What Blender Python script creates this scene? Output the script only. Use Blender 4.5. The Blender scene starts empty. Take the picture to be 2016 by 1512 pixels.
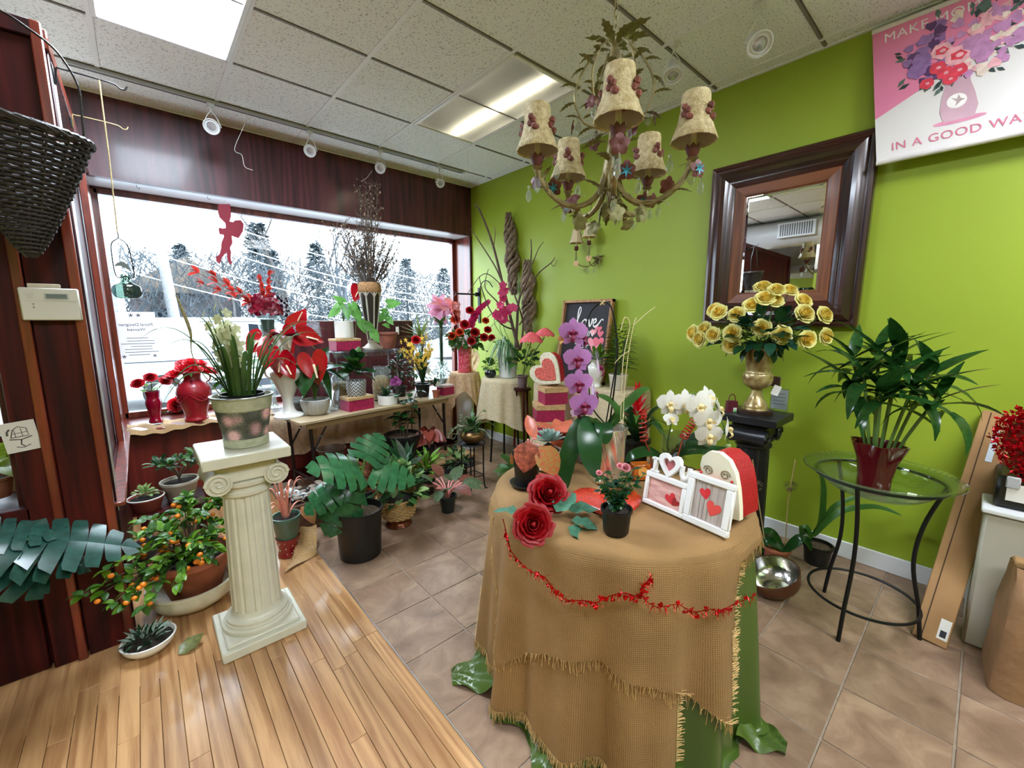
import bpy, math, random
from mathutils import Vector, Matrix, Quaternion
PI = math.pi
RND = random.Random(7)
SC = bpy.context.scene
COL = SC.collection
# ---------------------------------------------------------------- camera, sky, exposure
cam_d = bpy.data.cameras.new('camera')
cam_d.sensor_width = 36.0
cam_d.lens = 823.5 / 2016 * 36.0
cam_d.clip_start = 0.02
cam_d.clip_end = 300
cam = bpy.data.objects.new('camera', cam_d)
COL.objects.link(cam)
_yaw, _pit = math.radians(41.51), math.radians(-8.80)
cam.location = (-3.129, -4.291, 1.455)
cam.rotation_euler = (PI / 2 + _pit, 0, -_yaw)
SC.camera = cam
world = bpy.data.worlds.new('sky')
SC.world = world
world.use_nodes = True
_wn = world.node_tree.nodes
_bg = _wn['Background']
_bg.inputs['Color'].default_value = (0.80, 0.91, 1.0, 1)
_bg.inputs['Strength'].default_value = 4.2
SC.view_settings.view_transform = 'Standard'
SC.view_settings.look = 'None'
SC.view_settings.exposure = 1.5
SC.view_settings.gamma = 1.0
SC.view_settings.use_curve_mapping = False
TROFFER = 20.0      # brightness of the ceiling panels
SC.cycles.max_bounces = 10
SC.cycles.transparent_max_bounces = 24
SC.cycles.caustics_reflective = False
SC.cycles.caustics_refractive = False
SC.cycles.sample_clamp_indirect = 6.0
# ---------------------------------------------------------------- materials
_M = {}
def lin(c):
 r = []
 for v in c[:3]:
  v = v / 255.0
  r.append(v / 12.92 if v <= 0.04045 else ((v + 0.055) / 1.055) ** 2.4)
 return (r[0], r[1], r[2], 1.0)
def _nodes(name):
 m = bpy.data.materials.new(name)
 m.use_nodes = True
 return m, m.node_tree.nodes, m.node_tree.links, m.node_tree.nodes['Principled BSDF']
def M(name, rgb=(128, 128, 128), rough=0.5, metal=0.0, var=0.12, vs=6.0, bump=0.0, bs=80.0, rnd=0.0, spec=0.5,
  coat=0.0, rgb2=None, stretch=None, trl=0.0, sheen=0.0, detail=4.0):
 if name in _M:
  return _M[name]
 m, N, L, B = _nodes(name)
 _M[name] = m
 tc = N.new('ShaderNodeTexCoord')
 vec = tc.outputs['Object']
 if stretch:
  mp = N.new('ShaderNodeMapping')
  mp.inputs['Scale'].default_value = stretch
  L.new(vec, mp.inputs['Vector'])
  vec = mp.outputs['Vector']
 oi = N.new('ShaderNodeObjectInfo')
 add = N.new('ShaderNodeVectorMath'); add.operation = 'ADD'
 mul = N.new('ShaderNodeMath'); mul.operation = 'MULTIPLY'; mul.inputs[1].default_value = 37.0
 L.new(oi.outputs['Random'], mul.inputs[0])
 L.new(vec, add.inputs[0]); L.new(mul.outputs[0], add.inputs[1])
 nz = N.new('ShaderNodeTexNoise')
 nz.inputs['Scale'].default_value = vs
 nz.inputs['Detail'].default_value = detail
 L.new(add.outputs[0], nz.inputs['Vector'])
 c = lin(rgb)
 if rgb2:
  c1, c2 = c, lin(rgb2)
 else:
  c1 = tuple(min(1, x * (1 - var)) for x in c[:3]) + (1,)
  c2 = tuple(min(1, x * (1 + var)) for x in c[:3]) + (1,)
 rp = N.new('ShaderNodeValToRGB')
 rp.color_ramp.elements[0].position = 0.35
 rp.color_ramp.elements[1].position = 0.65
 rp.color_ramp.elements[0].color = c1
 rp.color_ramp.elements[1].color = c2
 L.new(nz.outputs['Fac'], rp.inputs['Fac'])
 out = rp.outputs['Color']
 if rnd:
  hs = N.new('ShaderNodeHueSaturation')
  mr = N.new('ShaderNodeMapRange')
  mr.inputs['To Min'].default_value = 1 - rnd
  mr.inputs['To Max'].default_value = 1 + rnd
  L.new(oi.outputs['Random'], mr.inputs['Value'])
  L.new(mr.outputs['Result'], hs.inputs['Value'])
  L.new(out, hs.inputs['Color'])
  out = hs.outputs['Color']
 L.new(out, B.inputs['Base Color'])
 B.inputs['Roughness'].default_value = rough
 B.inputs['Metallic'].default_value = metal
 B.inputs['Specular IOR Level'].default_value = spec
 if coat:
  B.inputs['Coat Weight'].default_value = coat
  B.inputs['Coat Roughness'].default_value = 0.08
 if sheen:
  B.inputs['Sheen Weight'].default_value = sheen
 if bump:
  nb = N.new('ShaderNodeTexNoise')
  nb.inputs['Scale'].default_value = bs
  nb.inputs['Detail'].default_value = 3
  L.new(vec, nb.inputs['Vector'])
  bp = N.new('ShaderNodeBump')
  bp.inputs['Strength'].default_value = bump
  bp.inputs['Distance'].default_value = 0.01
  L.new(nb.outputs['Fac'], bp.inputs['Height'])
  L.new(bp.outputs['Normal'], B.inputs['Normal'])
 if trl:
  t = N.new('ShaderNodeBsdfTranslucent')
  L.new(out, t.inputs['Color'])
  mx = N.new('ShaderNodeMixShader')
  mx.inputs['Fac'].default_value = trl
  L.new(B.outputs[0], mx.inputs[1]); L.new(t.outputs[0], mx.inputs[2])
  L.new(mx.outputs[0], N['Material Output'].inputs['Surface'])
 return m
def wood(name, dark, light, rough=0.4, coat=0.0, axis='Z', scale=1.0, rnd=0.1, figure=3.0):
 if name in _M:
  return _M[name]
 m, N, L, B = _nodes(name)
 _M[name] = m
 tc = N.new('ShaderNodeTexCoord')
 oi = N.new('ShaderNodeObjectInfo')
 mul = N.new('ShaderNodeMath'); mul.operation = 'MULTIPLY'; mul.inputs[1].default_value = 61.0
 add = N.new('ShaderNodeVectorMath'); add.operation = 'ADD'
 L.new(oi.outputs['Random'], mul.inputs[0])
 L.new(tc.outputs['Object'], add.inputs[0]); L.new(mul.outputs[0], add.inputs[1])
 mp = N.new('ShaderNodeMapping')
 s = {'X': (0.06, 1, 1), 'Y': (1, 0.06, 1), 'Z': (1, 1, 0.06)}[axis]
 mp.inputs['Scale'].default_value = tuple(v * 30 * scale for v in s)
 L.new(add.outputs[0], mp.inputs['Vector'])
 nz = N.new('ShaderNodeTexNoise')
 nz.inputs['Scale'].default_value = 1.4
 nz.inputs['Detail'].default_value = 5
 nz.inputs['Roughness'].default_value = 0.62
 nz.inputs['Distortion'].default_value = 0.6
 L.new(mp.outputs[0], nz.inputs['Vector'])
 mp2 = N.new('ShaderNodeMapping')
 mp2.inputs['Scale'].default_value = tuple(v * figure * scale for v in s)
 L.new(add.outputs[0], mp2.inputs['Vector'])
 n2 = N.new('ShaderNodeTexNoise'); n2.inputs['Scale'].default_value = 1.5; n2.inputs['Detail'].default_value = 1
 L.new(mp2.outputs[0], n2.inputs['Vector'])
 sn = N.new('ShaderNodeMath'); sn.operation = 'MULTIPLY'; sn.inputs[1].default_value = 70.0
 L.new(n2.outputs['Fac'], sn.inputs[0])
 si = N.new('ShaderNodeMath'); si.operation = 'SINE'
 L.new(sn.outputs[0], si.inputs[0])
 mm = N.new('ShaderNodeMath'); mm.operation = 'MULTIPLY_ADD'; mm.inputs[1].default_value = 0.12
 L.new(si.outputs[0], mm.inputs[0]); L.new(nz.outputs['Fac'], mm.inputs[2])
 rp = N.new('ShaderNodeValToRGB')
 rp.color_ramp.elements[0].position = 0.3
 rp.color_ramp.elements[1].position = 0.68
 rp.color_ramp.elements[0].color = lin(dark)
 rp.color_ramp.elements[1].color = lin(light)
 L.new(mm.outputs[0], rp.inputs['Fac'])
 hs = N.new('ShaderNodeHueSaturation')
 mr = N.new('ShaderNodeMapRange'); mr.inputs['To Min'].default_value = 1 - rnd; mr.inputs['To Max'].default_value = 1 + rnd
 L.new(oi.outputs['Random'], mr.inputs['Value']); L.new(mr.outputs[0], hs.inputs['Value'])
 L.new(rp.outputs['Color'], hs.inputs['Color'])
 L.new(hs.outputs['Color'], B.inputs['Base Color'])
 B.inputs['Roughness'].default_value = rough
 if coat:
  B.inputs['Coat Weight'].default_value = coat
  B.inputs['Coat Roughness'].default_value = 0.12
 bp = N.new('ShaderNodeBump'); bp.inputs['Strength'].default_value = 0.12; bp.inputs['Distance'].default_value = 0.004
 L.new(nz.outputs['Fac'], bp.inputs['Height']); L.new(bp.outputs['Normal'], B.inputs['Normal'])
 return m
def glass(name, rgb=(255, 255, 255), gloss=0.06, ior=1.45, body=0.0):
 if name in _M:
  return _M[name]
 m, N, L, B = _nodes(name)
 _M[name] = m
 tr = N.new('ShaderNodeBsdfTransparent'); tr.inputs['Color'].default_value = lin(rgb)
 gl = N.new('ShaderNodeBsdfGlossy'); gl.inputs['Roughness'].default_value = gloss
 fr = N.new('ShaderNodeFresnel')
 ge = N.new('ShaderNodeNewGeometry'); mi_ = N.new('ShaderNodeMapRange')
 mi_.inputs['To Min'].default_value = ior; mi_.inputs['To Max'].default_value = 1 / ior
 L.new(ge.outputs['Backfacing'], mi_.inputs['Value']); L.new(mi_.outputs[0], fr.inputs['IOR'])
 mx = N.new('ShaderNodeMixShader')
 L.new(fr.outputs[0], mx.inputs['Fac'])
 src = tr.outputs[0]
 if body:
  df = N.new('ShaderNodeBsdfTranslucent'); df.inputs['Color'].default_value = lin(rgb)
  m2 = N.new('ShaderNodeMixShader'); m2.inputs['Fac'].default_value = body
  L.new(src, m2.inputs[1]); L.new(df.outputs[0], m2.inputs[2])
  src = m2.outputs[0]
 L.new(src, mx.inputs[1]); L.new(gl.outputs[0], mx.inputs[2])
 L.new(mx.outputs[0], N['Material Output'].inputs['Surface'])
 return m
def emit(name, rgb, strength):
 if name in _M:
  return _M[name]
 m, N, L, B = _nodes(name)
 _M[name] = m
 e = N.new('ShaderNodeEmission'); e.inputs['Color'].default_value = lin(rgb); e.inputs['Strength'].default_value = strength
 L.new(e.outputs[0], N['Material Output'].inputs['Surface'])
 return m
# ---------------------------------------------------------------- mesh building
def V(*a):
 return Vector(a[0]) if len(a) == 1 else Vector(a)
class MB:
 def __init__(s):
  s.v = []; s.f = []
 def add(s, vs, fs):
  o = len(s.v)
  s.v += [tuple(p) for p in vs]
  s.f += [tuple(i + o for i in f) for f in fs]
  return s
 def box(s, c, d, rz=0.0, b=0.0):
  x, y, z = d[0] / 2, d[1] / 2, d[2] / 2
  cr, sr = math.cos(rz), math.sin(rz)
  if b <= 0:
   P = [(i * x, j * y, k * z) for k in (-1, 1) for j in (-1, 1) for i in (-1, 1)]
   F = [(0, 2, 3, 1), (4, 5, 7, 6), (0, 1, 5, 4), (2, 6, 7, 3), (0, 4, 6, 2), (1, 3, 7, 5)]
  else:
   b = min(b, x * .9, y * .9, z * .9)
   P = []; idx = {}
   for k in (-1, 1):
    for j in (-1, 1):
     for i in (-1, 1):
      for a in range(3):
       q = [i * (x - b), j * (y - b), k * (z - b)]
       q[a] = (i * x, j * y, k * z)[a]
       idx[i, j, k, a] = len(P); P.append(tuple(q))
   F = []
   g = lambda i, j, k, a: idx[i, j, k, a]
   for t in (-1, 1):
    F.append((g(t, -1, -1, 0), g(t, 1, -1, 0), g(t, 1, 1, 0), g(t, -1, 1, 0))[::t])
    F.append((g(-1, t, -1, 1), g(1, t, -1, 1), g(1, t, 1, 1), g(-1, t, 1, 1))[::-t])
    F.append((g(-1, -1, t, 2), g(1, -1, t, 2), g(1, 1, t, 2), g(-1, 1, t, 2))[::t])
   for i in (-1, 1):
    for j in (-1, 1):
     F.append((g(i, j, -1, 0), g(i, j, 1, 0), g(i, j, 1, 1), g(i, j, -1, 1))[::-i * j])
     F.append((g(i, -1, j, 0), g(i, 1, j, 0), g(i, 1, j, 2), g(i, -1, j, 2))[::i * j])
     F.append((g(-1, i, j, 1), g(1, i, j, 1), g(1, i, j, 2), g(-1, i, j, 2))[::-i * j])
   for i in (-1, 1):
    for j in (-1, 1):
     for k in (-1, 1):
      F.append((g(i, j, k, 0), g(i, j, k, 1), g(i, j, k, 2))[::i * j * k])
  return s.add([(c[0] + p[0] * cr - p[1] * sr, c[1] + p[0] * sr + p[1] * cr, c[2] + p[2]) for p in P], F)
 def lathe(s, prof, c=(0, 0, 0), seg=24, fn=None, cap=True):
  vs = []; fs = []
  n = len(prof)
  for (r, z) in prof:
   for k in range(seg):
    a = 2 * PI * k / seg
    q = fn(a, r, z) if fn else r
    vs.append((c[0] + q * math.cos(a), c[1] + q * math.sin(a), c[2] + z))
  for i in range(n - 1):
   for k in range(seg):
    k2 = (k + 1) % seg
    fs.append((i * seg + k, i * seg + k2, (i + 1) * seg + k2, (i + 1) * seg + k))
  if cap and prof[0][0] > 1e-4:
   fs.append(tuple(range(seg))[::-1])
  if cap and prof[-1][0] > 1e-4:
   fs.append(tuple((n - 1) * seg + k for k in range(seg)))
  return s.add(vs, fs)
 def tube(s, pts, r, seg=6, cap=True):
  pts = [V(p) for p in pts]
  n = len(pts)
  vs = []; fs = []
  up = None
  for i, p in enumerate(pts):
   d = (pts[min(i + 1, n - 1)] - pts[max(i - 1, 0)])
   if d.length < 1e-9:
    d = V(0, 0, 1)
   d.normalize()
   if up is None:
    up = d.orthogonal().normalized()
   else:
    up = up - d * up.dot(d)
    up = up.normalized() if up.length > 1e-6 else d.orthogonal().normalized()
   w = d.cross(up)
   t = i / max(1, n - 1)
   q = r(t) if callable(r) else (r[i] if isinstance(r, (list, tuple)) else r)
   for k in range(seg):
    a = 2 * PI * k / seg
    vs.append(p + up * (q * math.cos(a)) + w * (q * math.sin(a)))
  for i in range(n - 1):
   for k in range(seg):
    k2 = (k + 1) % seg
    fs.append((i * seg + k, i * seg + k2, (i + 1) * seg + k2, (i + 1) * seg + k))
  if cap:
   fs.append(tuple(range(seg))[::-1])
   fs.append(tuple((n - 1) * seg + k for k in range(seg)))
  return s.add(vs, fs)
 def grid(s, fn, nu, nv):
  vs = [fn(i / nu, j / nv) for j in range(nv + 1) for i in range(nu + 1)]
  fs = [(j * (nu + 1) + i, j * (nu + 1) + i + 1, (j + 1) * (nu + 1) + i + 1, (j + 1) * (nu + 1) + i)
    for j in range(nv) for i in range(nu)]
  return s.add(vs, fs)
 def prism(s, out, h0, h1, f=lambda x, y, z: (x, y, z)):
  n = len(out)
  vs = [f(x, y, h0) for x, y in out] + [f(x, y, h1) for x, y in out]
  fs = [tuple(range(n))[::-1], tuple(range(n, 2 * n))] + [(i, (i + 1) % n, n + (i + 1) % n, n + i) for i in range(n)]
  return s.add(vs, fs)
 def ball(s, c, r, seg=8, rings=6, sz=1.0):
  prof = [(max(1e-5, r * math.sin(PI * i / rings)), -r * sz * math.cos(PI * i / rings)) for i in range(rings + 1)]
  return s.lathe(prof, c, seg, cap=False)
 def ribbon(s, pts, w, nrm=None, taper=None, th=0.0, fold=0.0):
  pts = [V(p) for p in pts]; n = len(pts)
  vs = []; fs = []
  for i, p in enumerate(pts):
   d = (pts[min(i + 1, n - 1)] - pts[max(i - 1, 0)]).normalized()
   up = V(nrm) if nrm else V(0, 0, 1)
   side = d.cross(up)
   side = side.normalized() if side.length > 1e-4 else V(1, 0, 0)
   nn = side.cross(d)
   t = i / max(1, n - 1)
   q = w * (taper(t) if taper else 1.0) / 2
   vs += [p - side * q + nn * (fold * q), p, p + side * q + nn * (fold * q)]
  for i in range(n - 1):
   for k in (0, 1):
    fs.append((i * 3 + k, i * 3 + k + 1, (i + 1) * 3 + k + 1, (i + 1) * 3 + k))
  return s.add(vs, fs)
 def mesh(s, name, mat=None, sharp=40):
  me = bpy.data.meshes.new(name)
  me.from_pydata(s.v, [], s.f)
  if sharp is not None:
   me.polygons.foreach_set('use_smooth', [True] * len(me.polygons))
   if sharp < 180:
    me.set_sharp_from_angle(angle=math.radians(sharp))
  if mat:
   me.materials.append(mat)
  return me
def obj(name, me, parent=None, loc=None, rot=None, mtx=None, scale=None):
 o = bpy.data.objects.new(name, me)
 COL.objects.link(o)
 if parent is not None:
  o.parent = parent
 if mtx is not None:
  o.matrix_local = mtx
 else:
  if loc is not None:
   o.location = loc
  if rot is not None:
   o.rotation_euler = rot
  if scale is not None:
   o.scale = (scale,) * 3 if isinstance(scale, (int, float)) else scale
 return o
def tag(o, label, cat, group=None, kind=None):
 o['label'] = label
 o['category'] = cat
 if group:
  o['group'] = group
 if kind:
  o['kind'] = kind
 return o
def thing(name, label, cat, loc=(0, 0, 0), rz=0.0, group=None):
 o = bpy.data.objects.new(name, None)
 o.empty_display_size = 0.05
 COL.objects.link(o)
 o.location = loc
 o.rotation_euler = (0, 0, rz)
 return tag(o, label, cat, group)
def struct(name, mb=None, mat=None, loc=(0, 0, 0), parent=None, sharp=40):
 if mb is None:
  o = bpy.data.objects.new(name, None); COL.objects.link(o); o.location = loc
  if parent: o.parent = parent
 else:
  o = obj(name, mb.mesh(name, mat, sharp), parent, loc)
 if parent is None:
  o['kind'] = 'structure'
 return o
def copy_tree(o, parent=None):
 c = o.copy(); COL.objects.link(c)
 c.parent = parent
 for ch in o.children:
  copy_tree(ch, c)
 return c
def rel(t, pts):
 q = Vector(t.location)
 return [V(p) - q for p in pts]
def bez(a, b, c, n=8):
 a, b, c = V(a), V(b), V(c)
 return [a * (1 - t) ** 2 + b * (2 * t * (1 - t)) + c * t * t for t in [i / n for i in range(n + 1)]]
def spline(pts, n=6):
 P = [V(p) for p in pts]
 out = []
 for i in range(len(P) - 1):
  p0 = P[max(i - 1, 0)]; p1 = P[i]; p2 = P[i + 1]; p3 = P[min(i + 2, len(P) - 1)]
  for k in range(n):
   t = k / n
   out.append(0.5 * (2 * p1 + (p2 - p0) * t + (2 * p0 - 5 * p1 + 4 * p2 - p3) * t * t + (3 * p1 - p0 - 3 * p2 + p3) * t ** 3))
 out.append(P[-1])
 return out
def aim(base, d, up=(0, 0, 1), roll=0.0, s=1.0):
 d = V(d).normalized()
 u = V(up)
 x = d.cross(u)
 x = x.normalized() if x.length > 1e-4 else d.orthogonal().normalized()
 z = x.cross(d)
 m = Matrix((x, d, z)).transposed().to_4x4()
 m = m @ Matrix.Rotation(roll, 4, 'Y')
 sx, sy, sz = s if isinstance(s, tuple) else (s, s, s)
 m = m @ Matrix.Diagonal((sx, sy, sz, 1))
 m.translation = V(base)
 return m
_LM = {}
def leafmesh(kind='ovate', mat=None, bend=0.3, fold=0.15, wave=0.0, n=6):
 key = (kind, mat.name if mat else '', bend, fold, wave)
 if key in _LM:
  return _LM[key]
 W = {
  'ovate': lambda t: 0.30 * math.sin(PI * min(1, t ** 0.75)) ** 0.8,
  'lance': lambda t: 0.13 * math.sin(PI * t ** 0.7) ** 0.9,
  'strap': lambda t: 0.045 * min(1, t * 6 + .45) * (1 - t ** 3) ** 0.7,
  'oval': lambda t: 0.26 * math.sin(PI * t) ** 0.55,
  'tongue': lambda t: 0.17 * min(1, 0.35 + t * 2.2) * (1 - t ** 5) ** 0.6,
  'round': lambda t: 0.42 * math.sin(PI * t) ** 0.6,
  'bamboo': lambda t: 0.12 * math.sin(PI * min(1, (t * .94 + .03)) ** 0.6) ** 0.9,
  'petal': lambda t: 0.40 * math.sin(PI * min(1, t * .88 + .05)) ** 0.7,
  'spike': lambda t: 0.07 * (1 - t) + 0.004,
 }[kind]
 vs = []; fs = []
 for i in range(n + 1):
  t = i / n
  a = bend * t
  y = math.sin(bend * t) / bend if abs(bend) > 1e-3 else t
  z = -(1 - math.cos(bend * t)) / bend if abs(bend) > 1e-3 else 0
  w = max(0.002, W(t))
  zz = fold * w
  wv = wave * math.sin(t * 14)
  nx, nz = math.sin(a), math.cos(a)
  vs += [(-w, y + zz * nx, z + zz * nz + wv * w), (0, y, z), (w, y + zz * nx, z + zz * nz - wv * w)]
 for i in range(n):
  for k in (0, 1):
   fs.append((i * 3 + k, i * 3 + k + 1, (i + 1) * 3 + k + 1, (i + 1) * 3 + k))
 mb = MB().add(vs, fs)
 me = mb.mesh('leaf_' + kind, mat, 180)
 _LM[key] = me
 return me
def rdir(a, el):
 return V(math.cos(a) * math.cos(el), math.sin(a) * math.cos(el), math.sin(el))
def leaf(t, me, base, d, s, roll=0.0, name='leaf', up=(0, 0, 1), w=1.0):
 return obj(name, me, t, mtx=aim(base, d, up, roll, (s * w, s, s)))
def text_mesh(txt, size=1.0, mat=None, ext=0.0, align='CENTER', shear=0.0, mirror=False, space=1.0):
 cu = bpy.data.curves.new('lettering', 'FONT')
 cu.body = txt; cu.size = size; cu.extrude = ext; cu.align_x = align; cu.align_y = 'CENTER'; cu.shear = shear
 cu.space_character = space
 cu.resolution_u = 3
 o = bpy.data.objects.new('lettering', cu); COL.objects.link(o)
 dg = bpy.context.evaluated_depsgraph_get()
 me = bpy.data.meshes.new_from_object(o.evaluated_get(dg))
 bpy.data.objects.remove(o)
 if mirror:
  me.transform(Matrix.Diagonal((-1, 1, 1, 1))); me.flip_normals()
 me.materials.clear()
 if mat:
  me.materials.append(mat)
 return me
HEART = [(0.0, -0.95), (0.28, -0.68), (0.6, -0.33), (0.86, 0.02), (0.98, 0.36), (0.92, 0.68), (0.7, 0.9), (0.42, 0.93), (0.18, 0.8), (0.0, 0.55),
   (-0.18, 0.8), (-0.42, 0.93), (-0.7, 0.9), (-0.92, 0.68), (-0.98, 0.36), (-0.86, 0.02), (-0.6, -0.33), (-0.28, -0.68)]
# ================================================================ the room
MAROON = wood('maroon_stained_wood', (36, 7, 8), (74, 18, 16), rough=0.5, coat=0.0, axis='Z', scale=0.55, rnd=0.06, figure=4)
MAROON.node_tree.nodes['Principled BSDF'].inputs['Specular IOR Level'].default_value = 0.2
MAROON_X = wood('maroon_stained_plywood', (52, 18, 26), (92, 38, 48), rough=0.4, coat=0.15, axis='Z', scale=0.4, rnd=0.04, figure=7)
REDWOOD = wood('red_stained_oak', (78, 26, 16), (132, 54, 36), rough=0.3, coat=0.4, axis='Z', scale=0.7, rnd=0.06)
REDWOOD_X = wood('red_stained_oak_across', (78, 26, 20), (128, 50, 40), rough=0.3, coat=0.4, axis='X', scale=0.7, rnd=0.06)
GREENWALL = M('lime_green_wall_paint', (148, 168, 42), rough=0.5, var=0.03, vs=1.5, bump=0.03, bs=220)
WHITEPAINT = M('white_trim_paint', (225, 226, 230), rough=0.35, var=0.03)
SOFFITM = M('white_gloss_soffit', (222, 222, 228), rough=0.25, var=0.02)
def plank_len(r):
 return r.choice([0.45, 0.62, 0.8, 0.95])
# ---- wooden floor: boards running towards the window
fl = struct('floor', MB().box((-4.6, -4.0, -0.03), (4.4, 8.4, 0.036)), M('floor_seam_filler', (104, 70, 42), rough=0.8))
OAK = wood('honey_oak_floor', (150, 106, 66), (190, 146, 100), rough=0.3, coat=0.5, axis='Y', scale=0.9, rnd=0.15)
r = random.Random(3)
_plank = {}
pw = 0.0605
for i in range(20):
 x1 = -2.424 - i * pw
 y = -0.95 - r.random() * 0.7
 while y > -4.2:
  L_ = plank_len(r)
  if L_ not in _plank:
   _plank[L_] = MB().box((0, 0, 0), (pw - 0.0014, L_ - 0.0014, 0.014), b=0.0012).mesh('plank', OAK)
  if y - L_ < -1.2:
   obj('plank', _plank[L_], fl, (x1 - pw / 2, y - L_ / 2, -0.007))
  y -= L_
struct('trim_1', MB().box((-2.4225, -2.9, -0.002), (0.004, 4.2, 0.006)), M('brass_edge_strip', (190, 190, 190), rough=0.3, metal=0.9))
fb = struct('floor_boards', MB().box((-4.6, -1.0, -0.008), (4.35, 2.4, 0.014)), OAK)
fb.parent = fl; del fb['kind']; fb.name = 'far_boards'; fb['kind'] = 'stuff'
fb2 = obj('far_boards', MB().box((-5.25, -4.0, -0.008), (3.2, 4.0, 0.0138)).mesh('far_boards', OAK), fl); fb2['kind'] = 'stuff'
# ---- tiled floor, square tiles with pale grout
gr = struct('floor_tiles', MB().box((-1.19, -4.0, -0.026), (2.46, 8.4, 0.044)), M('grey_floor_grout', (150, 134, 118), rough=0.85, var=0.12, vs=30))
gr.name = 'floor.001'
def tile_mat():
 m, N, L, B = _nodes('brown_slate_look_tile')
 tc = N.new('ShaderNodeTexCoord'); oi = N.new('ShaderNodeObjectInfo')
 mul = N.new('ShaderNodeMath'); mul.operation = 'MULTIPLY'; mul.inputs[1].default_value = 50
 add = N.new('ShaderNodeVectorMath'); add.operation = 'ADD'
 L.new(oi.outputs['Random'], mul.inputs[0]); L.new(tc.outputs['Object'], add.inputs[0]); L.new(mul.outputs[0], add.inputs[1])
 n1 = N.new('ShaderNodeTexNoise'); n1.inputs['Scale'].default_value = 7; n1.inputs['Detail'].default_value = 8; n1.inputs['Distortion'].default_value = 0.6
 n1.inputs['Roughness'].default_value = 0.62
 L.new(add.outputs[0], n1.inputs['Vector'])
 rp = N.new('ShaderNodeValToRGB'); e = rp.color_ramp.elements
 e[0].position = 0.3; e[0].color = lin((120, 94, 76)); e[1].position = 0.72; e[1].color = lin((170, 142, 118))
 k = e.new(0.5); k.color = lin((144, 116, 95))
 L.new(n1.outputs['Fac'], rp.inputs['Fac'])
 hs = N.new('ShaderNodeHueSaturation'); mr = N.new('ShaderNodeMapRange'); mr.inputs['To Min'].default_value = 0.86; mr.inputs['To Max'].default_value = 1.14
 L.new(oi.outputs['Random'], mr.inputs['Value']); L.new(mr.outputs[0], hs.inputs['Value']); L.new(rp.outputs[0], hs.inputs['Color'])
 L.new(hs.outputs[0], B.inputs['Base Color'])
 B.inputs['Roughness'].default_value = 0.38
 bp = N.new('ShaderNodeBump'); bp.inputs['Strength'].default_value = 0.25; bp.inputs['Distance'].default_value = 0.004
 L.new(n1.outputs['Fac'], bp.inputs['Height']); L.new(bp.outputs[0], B.inputs['Normal'])
 return m
TILE = tile_mat()
tm = MB().box((0, 0, 0), (0.3142 - 0.007, 0.3142 - 0.007, 0.012), b=0.002).mesh('tile', TILE)
tm_h = MB().box((0, 0, 0), (0.218, 0.3142 - 0.007, 0.012), b=0.002).mesh('tile', TILE)
for i in range(8):
 for j in range(-6, 9):
  x0 = -2.424 + 0.3142 * i
  y0 = -2.1793 - 0.3142 * j
  if i == 7:
   obj('tile', tm_h, gr, (x0 + 0.1125, y0 - 0.157, -0.006))
  else:
   obj('tile', tm, gr, (x0 + 0.1571, y0 - 0.157, -0.006))
# ---- ceiling: grid bars and tiles
def ceil_mat():
 m, N, L, B = _nodes('pitted_mineral_fibre_tile')
 tc = N.new('ShaderNodeTexCoord'); oi = N.new('ShaderNodeObjectInfo')
 add = N.new('ShaderNodeVectorMath'); add.operation = 'ADD'
 mul = N.new('ShaderNodeMath'); mul.operation = 'MULTIPLY'; mul.inputs[1].default_value = 20
 L.new(oi.outputs['Random'], mul.inputs[0]); L.new(tc.outputs['Object'], add.inputs[0]); L.new(mul.outputs[0], add.inputs[1])
 n1 = N.new('ShaderNodeTexNoise'); n1.inputs['Scale'].default_value = 95; n1.inputs['Detail'].default_value = 2
 L.new(add.outputs[0], n1.inputs['Vector'])
 rp = N.new('ShaderNodeValToRGB'); e = rp.color_ramp.elements
 e[0].position = 0.33; e[0].color = lin((176, 178, 182)); e[1].position = 0.42; e[1].color = lin((236, 238, 240))
 L.new(n1.outputs['Fac'], rp.inputs['Fac']); L.new(rp.outputs[0], B.inputs['Base Color'])
 B.inputs['Roughness'].default_value = 0.9
 bp = N.new('ShaderNodeBump'); bp.inputs['Strength'].default_value = 0.5; bp.inputs['Distance'].default_value = 0.004
 L.new(n1.outputs['Fac'], bp.inputs['Height']); L.new(bp.outputs[0], B.inputs['Normal'])
 return m
CEILT = ceil_mat()
cl = struct('ceiling', MB().box((-3.5, -3.9, 3.045), (7.4, 8.6, 0.03)), M('ceiling_void_grey', (150, 150, 150), rough=0.9))
GX = [-2.5475 + 0.61 * i for i in range(-7, 5)]          # bars running towards the window
GY = [-0.4367 - 0.61 * j for j in range(-1, 13)]         # bars running along the window
GX = [-6.99] + [g for g in GX if -6.9 < g < -0.02] + [0.0]
GY = [0.0] + [g for g in GY if -7.9 < g < -0.05] + [-7.99]
LIGHTS = [(-3.1575, -1.0467), (-1.3275, -1.0467), (-3.1575, -4.7067), (-1.3275, -4.7067), (-5.5975, -4.7067)]
def in_light(x, y):
 for lx, ly in LIGHTS:
  if lx < x < lx + 0.61 and ly - 1.22 < y < ly:
   return True
 return False
_ct = {}
for i in range(len(GX) - 1):
 for j in range(len(GY) - 1):
  w, d = GX[i + 1] - GX[i], GY[j] - GY[j + 1]
  x, y = (GX[i] + GX[i + 1]) / 2, (GY[j] + GY[j + 1]) / 2
  if in_light(x, y):
   continue
  k = (round(w, 3), round(d, 3))
  if k not in _ct:
   _ct[k] = MB().box((0, 0, 0), (w - 0.02, d - 0.02, 0.012), b=0.003).mesh('ceiling_tile', CEILT)
  obj('ceiling_tile', _ct[k], cl, (x, y, 3.004 + 0.003))
BAR = M('white_ceiling_grid', (232, 233, 236), rough=0.5, var=0.02)
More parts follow.
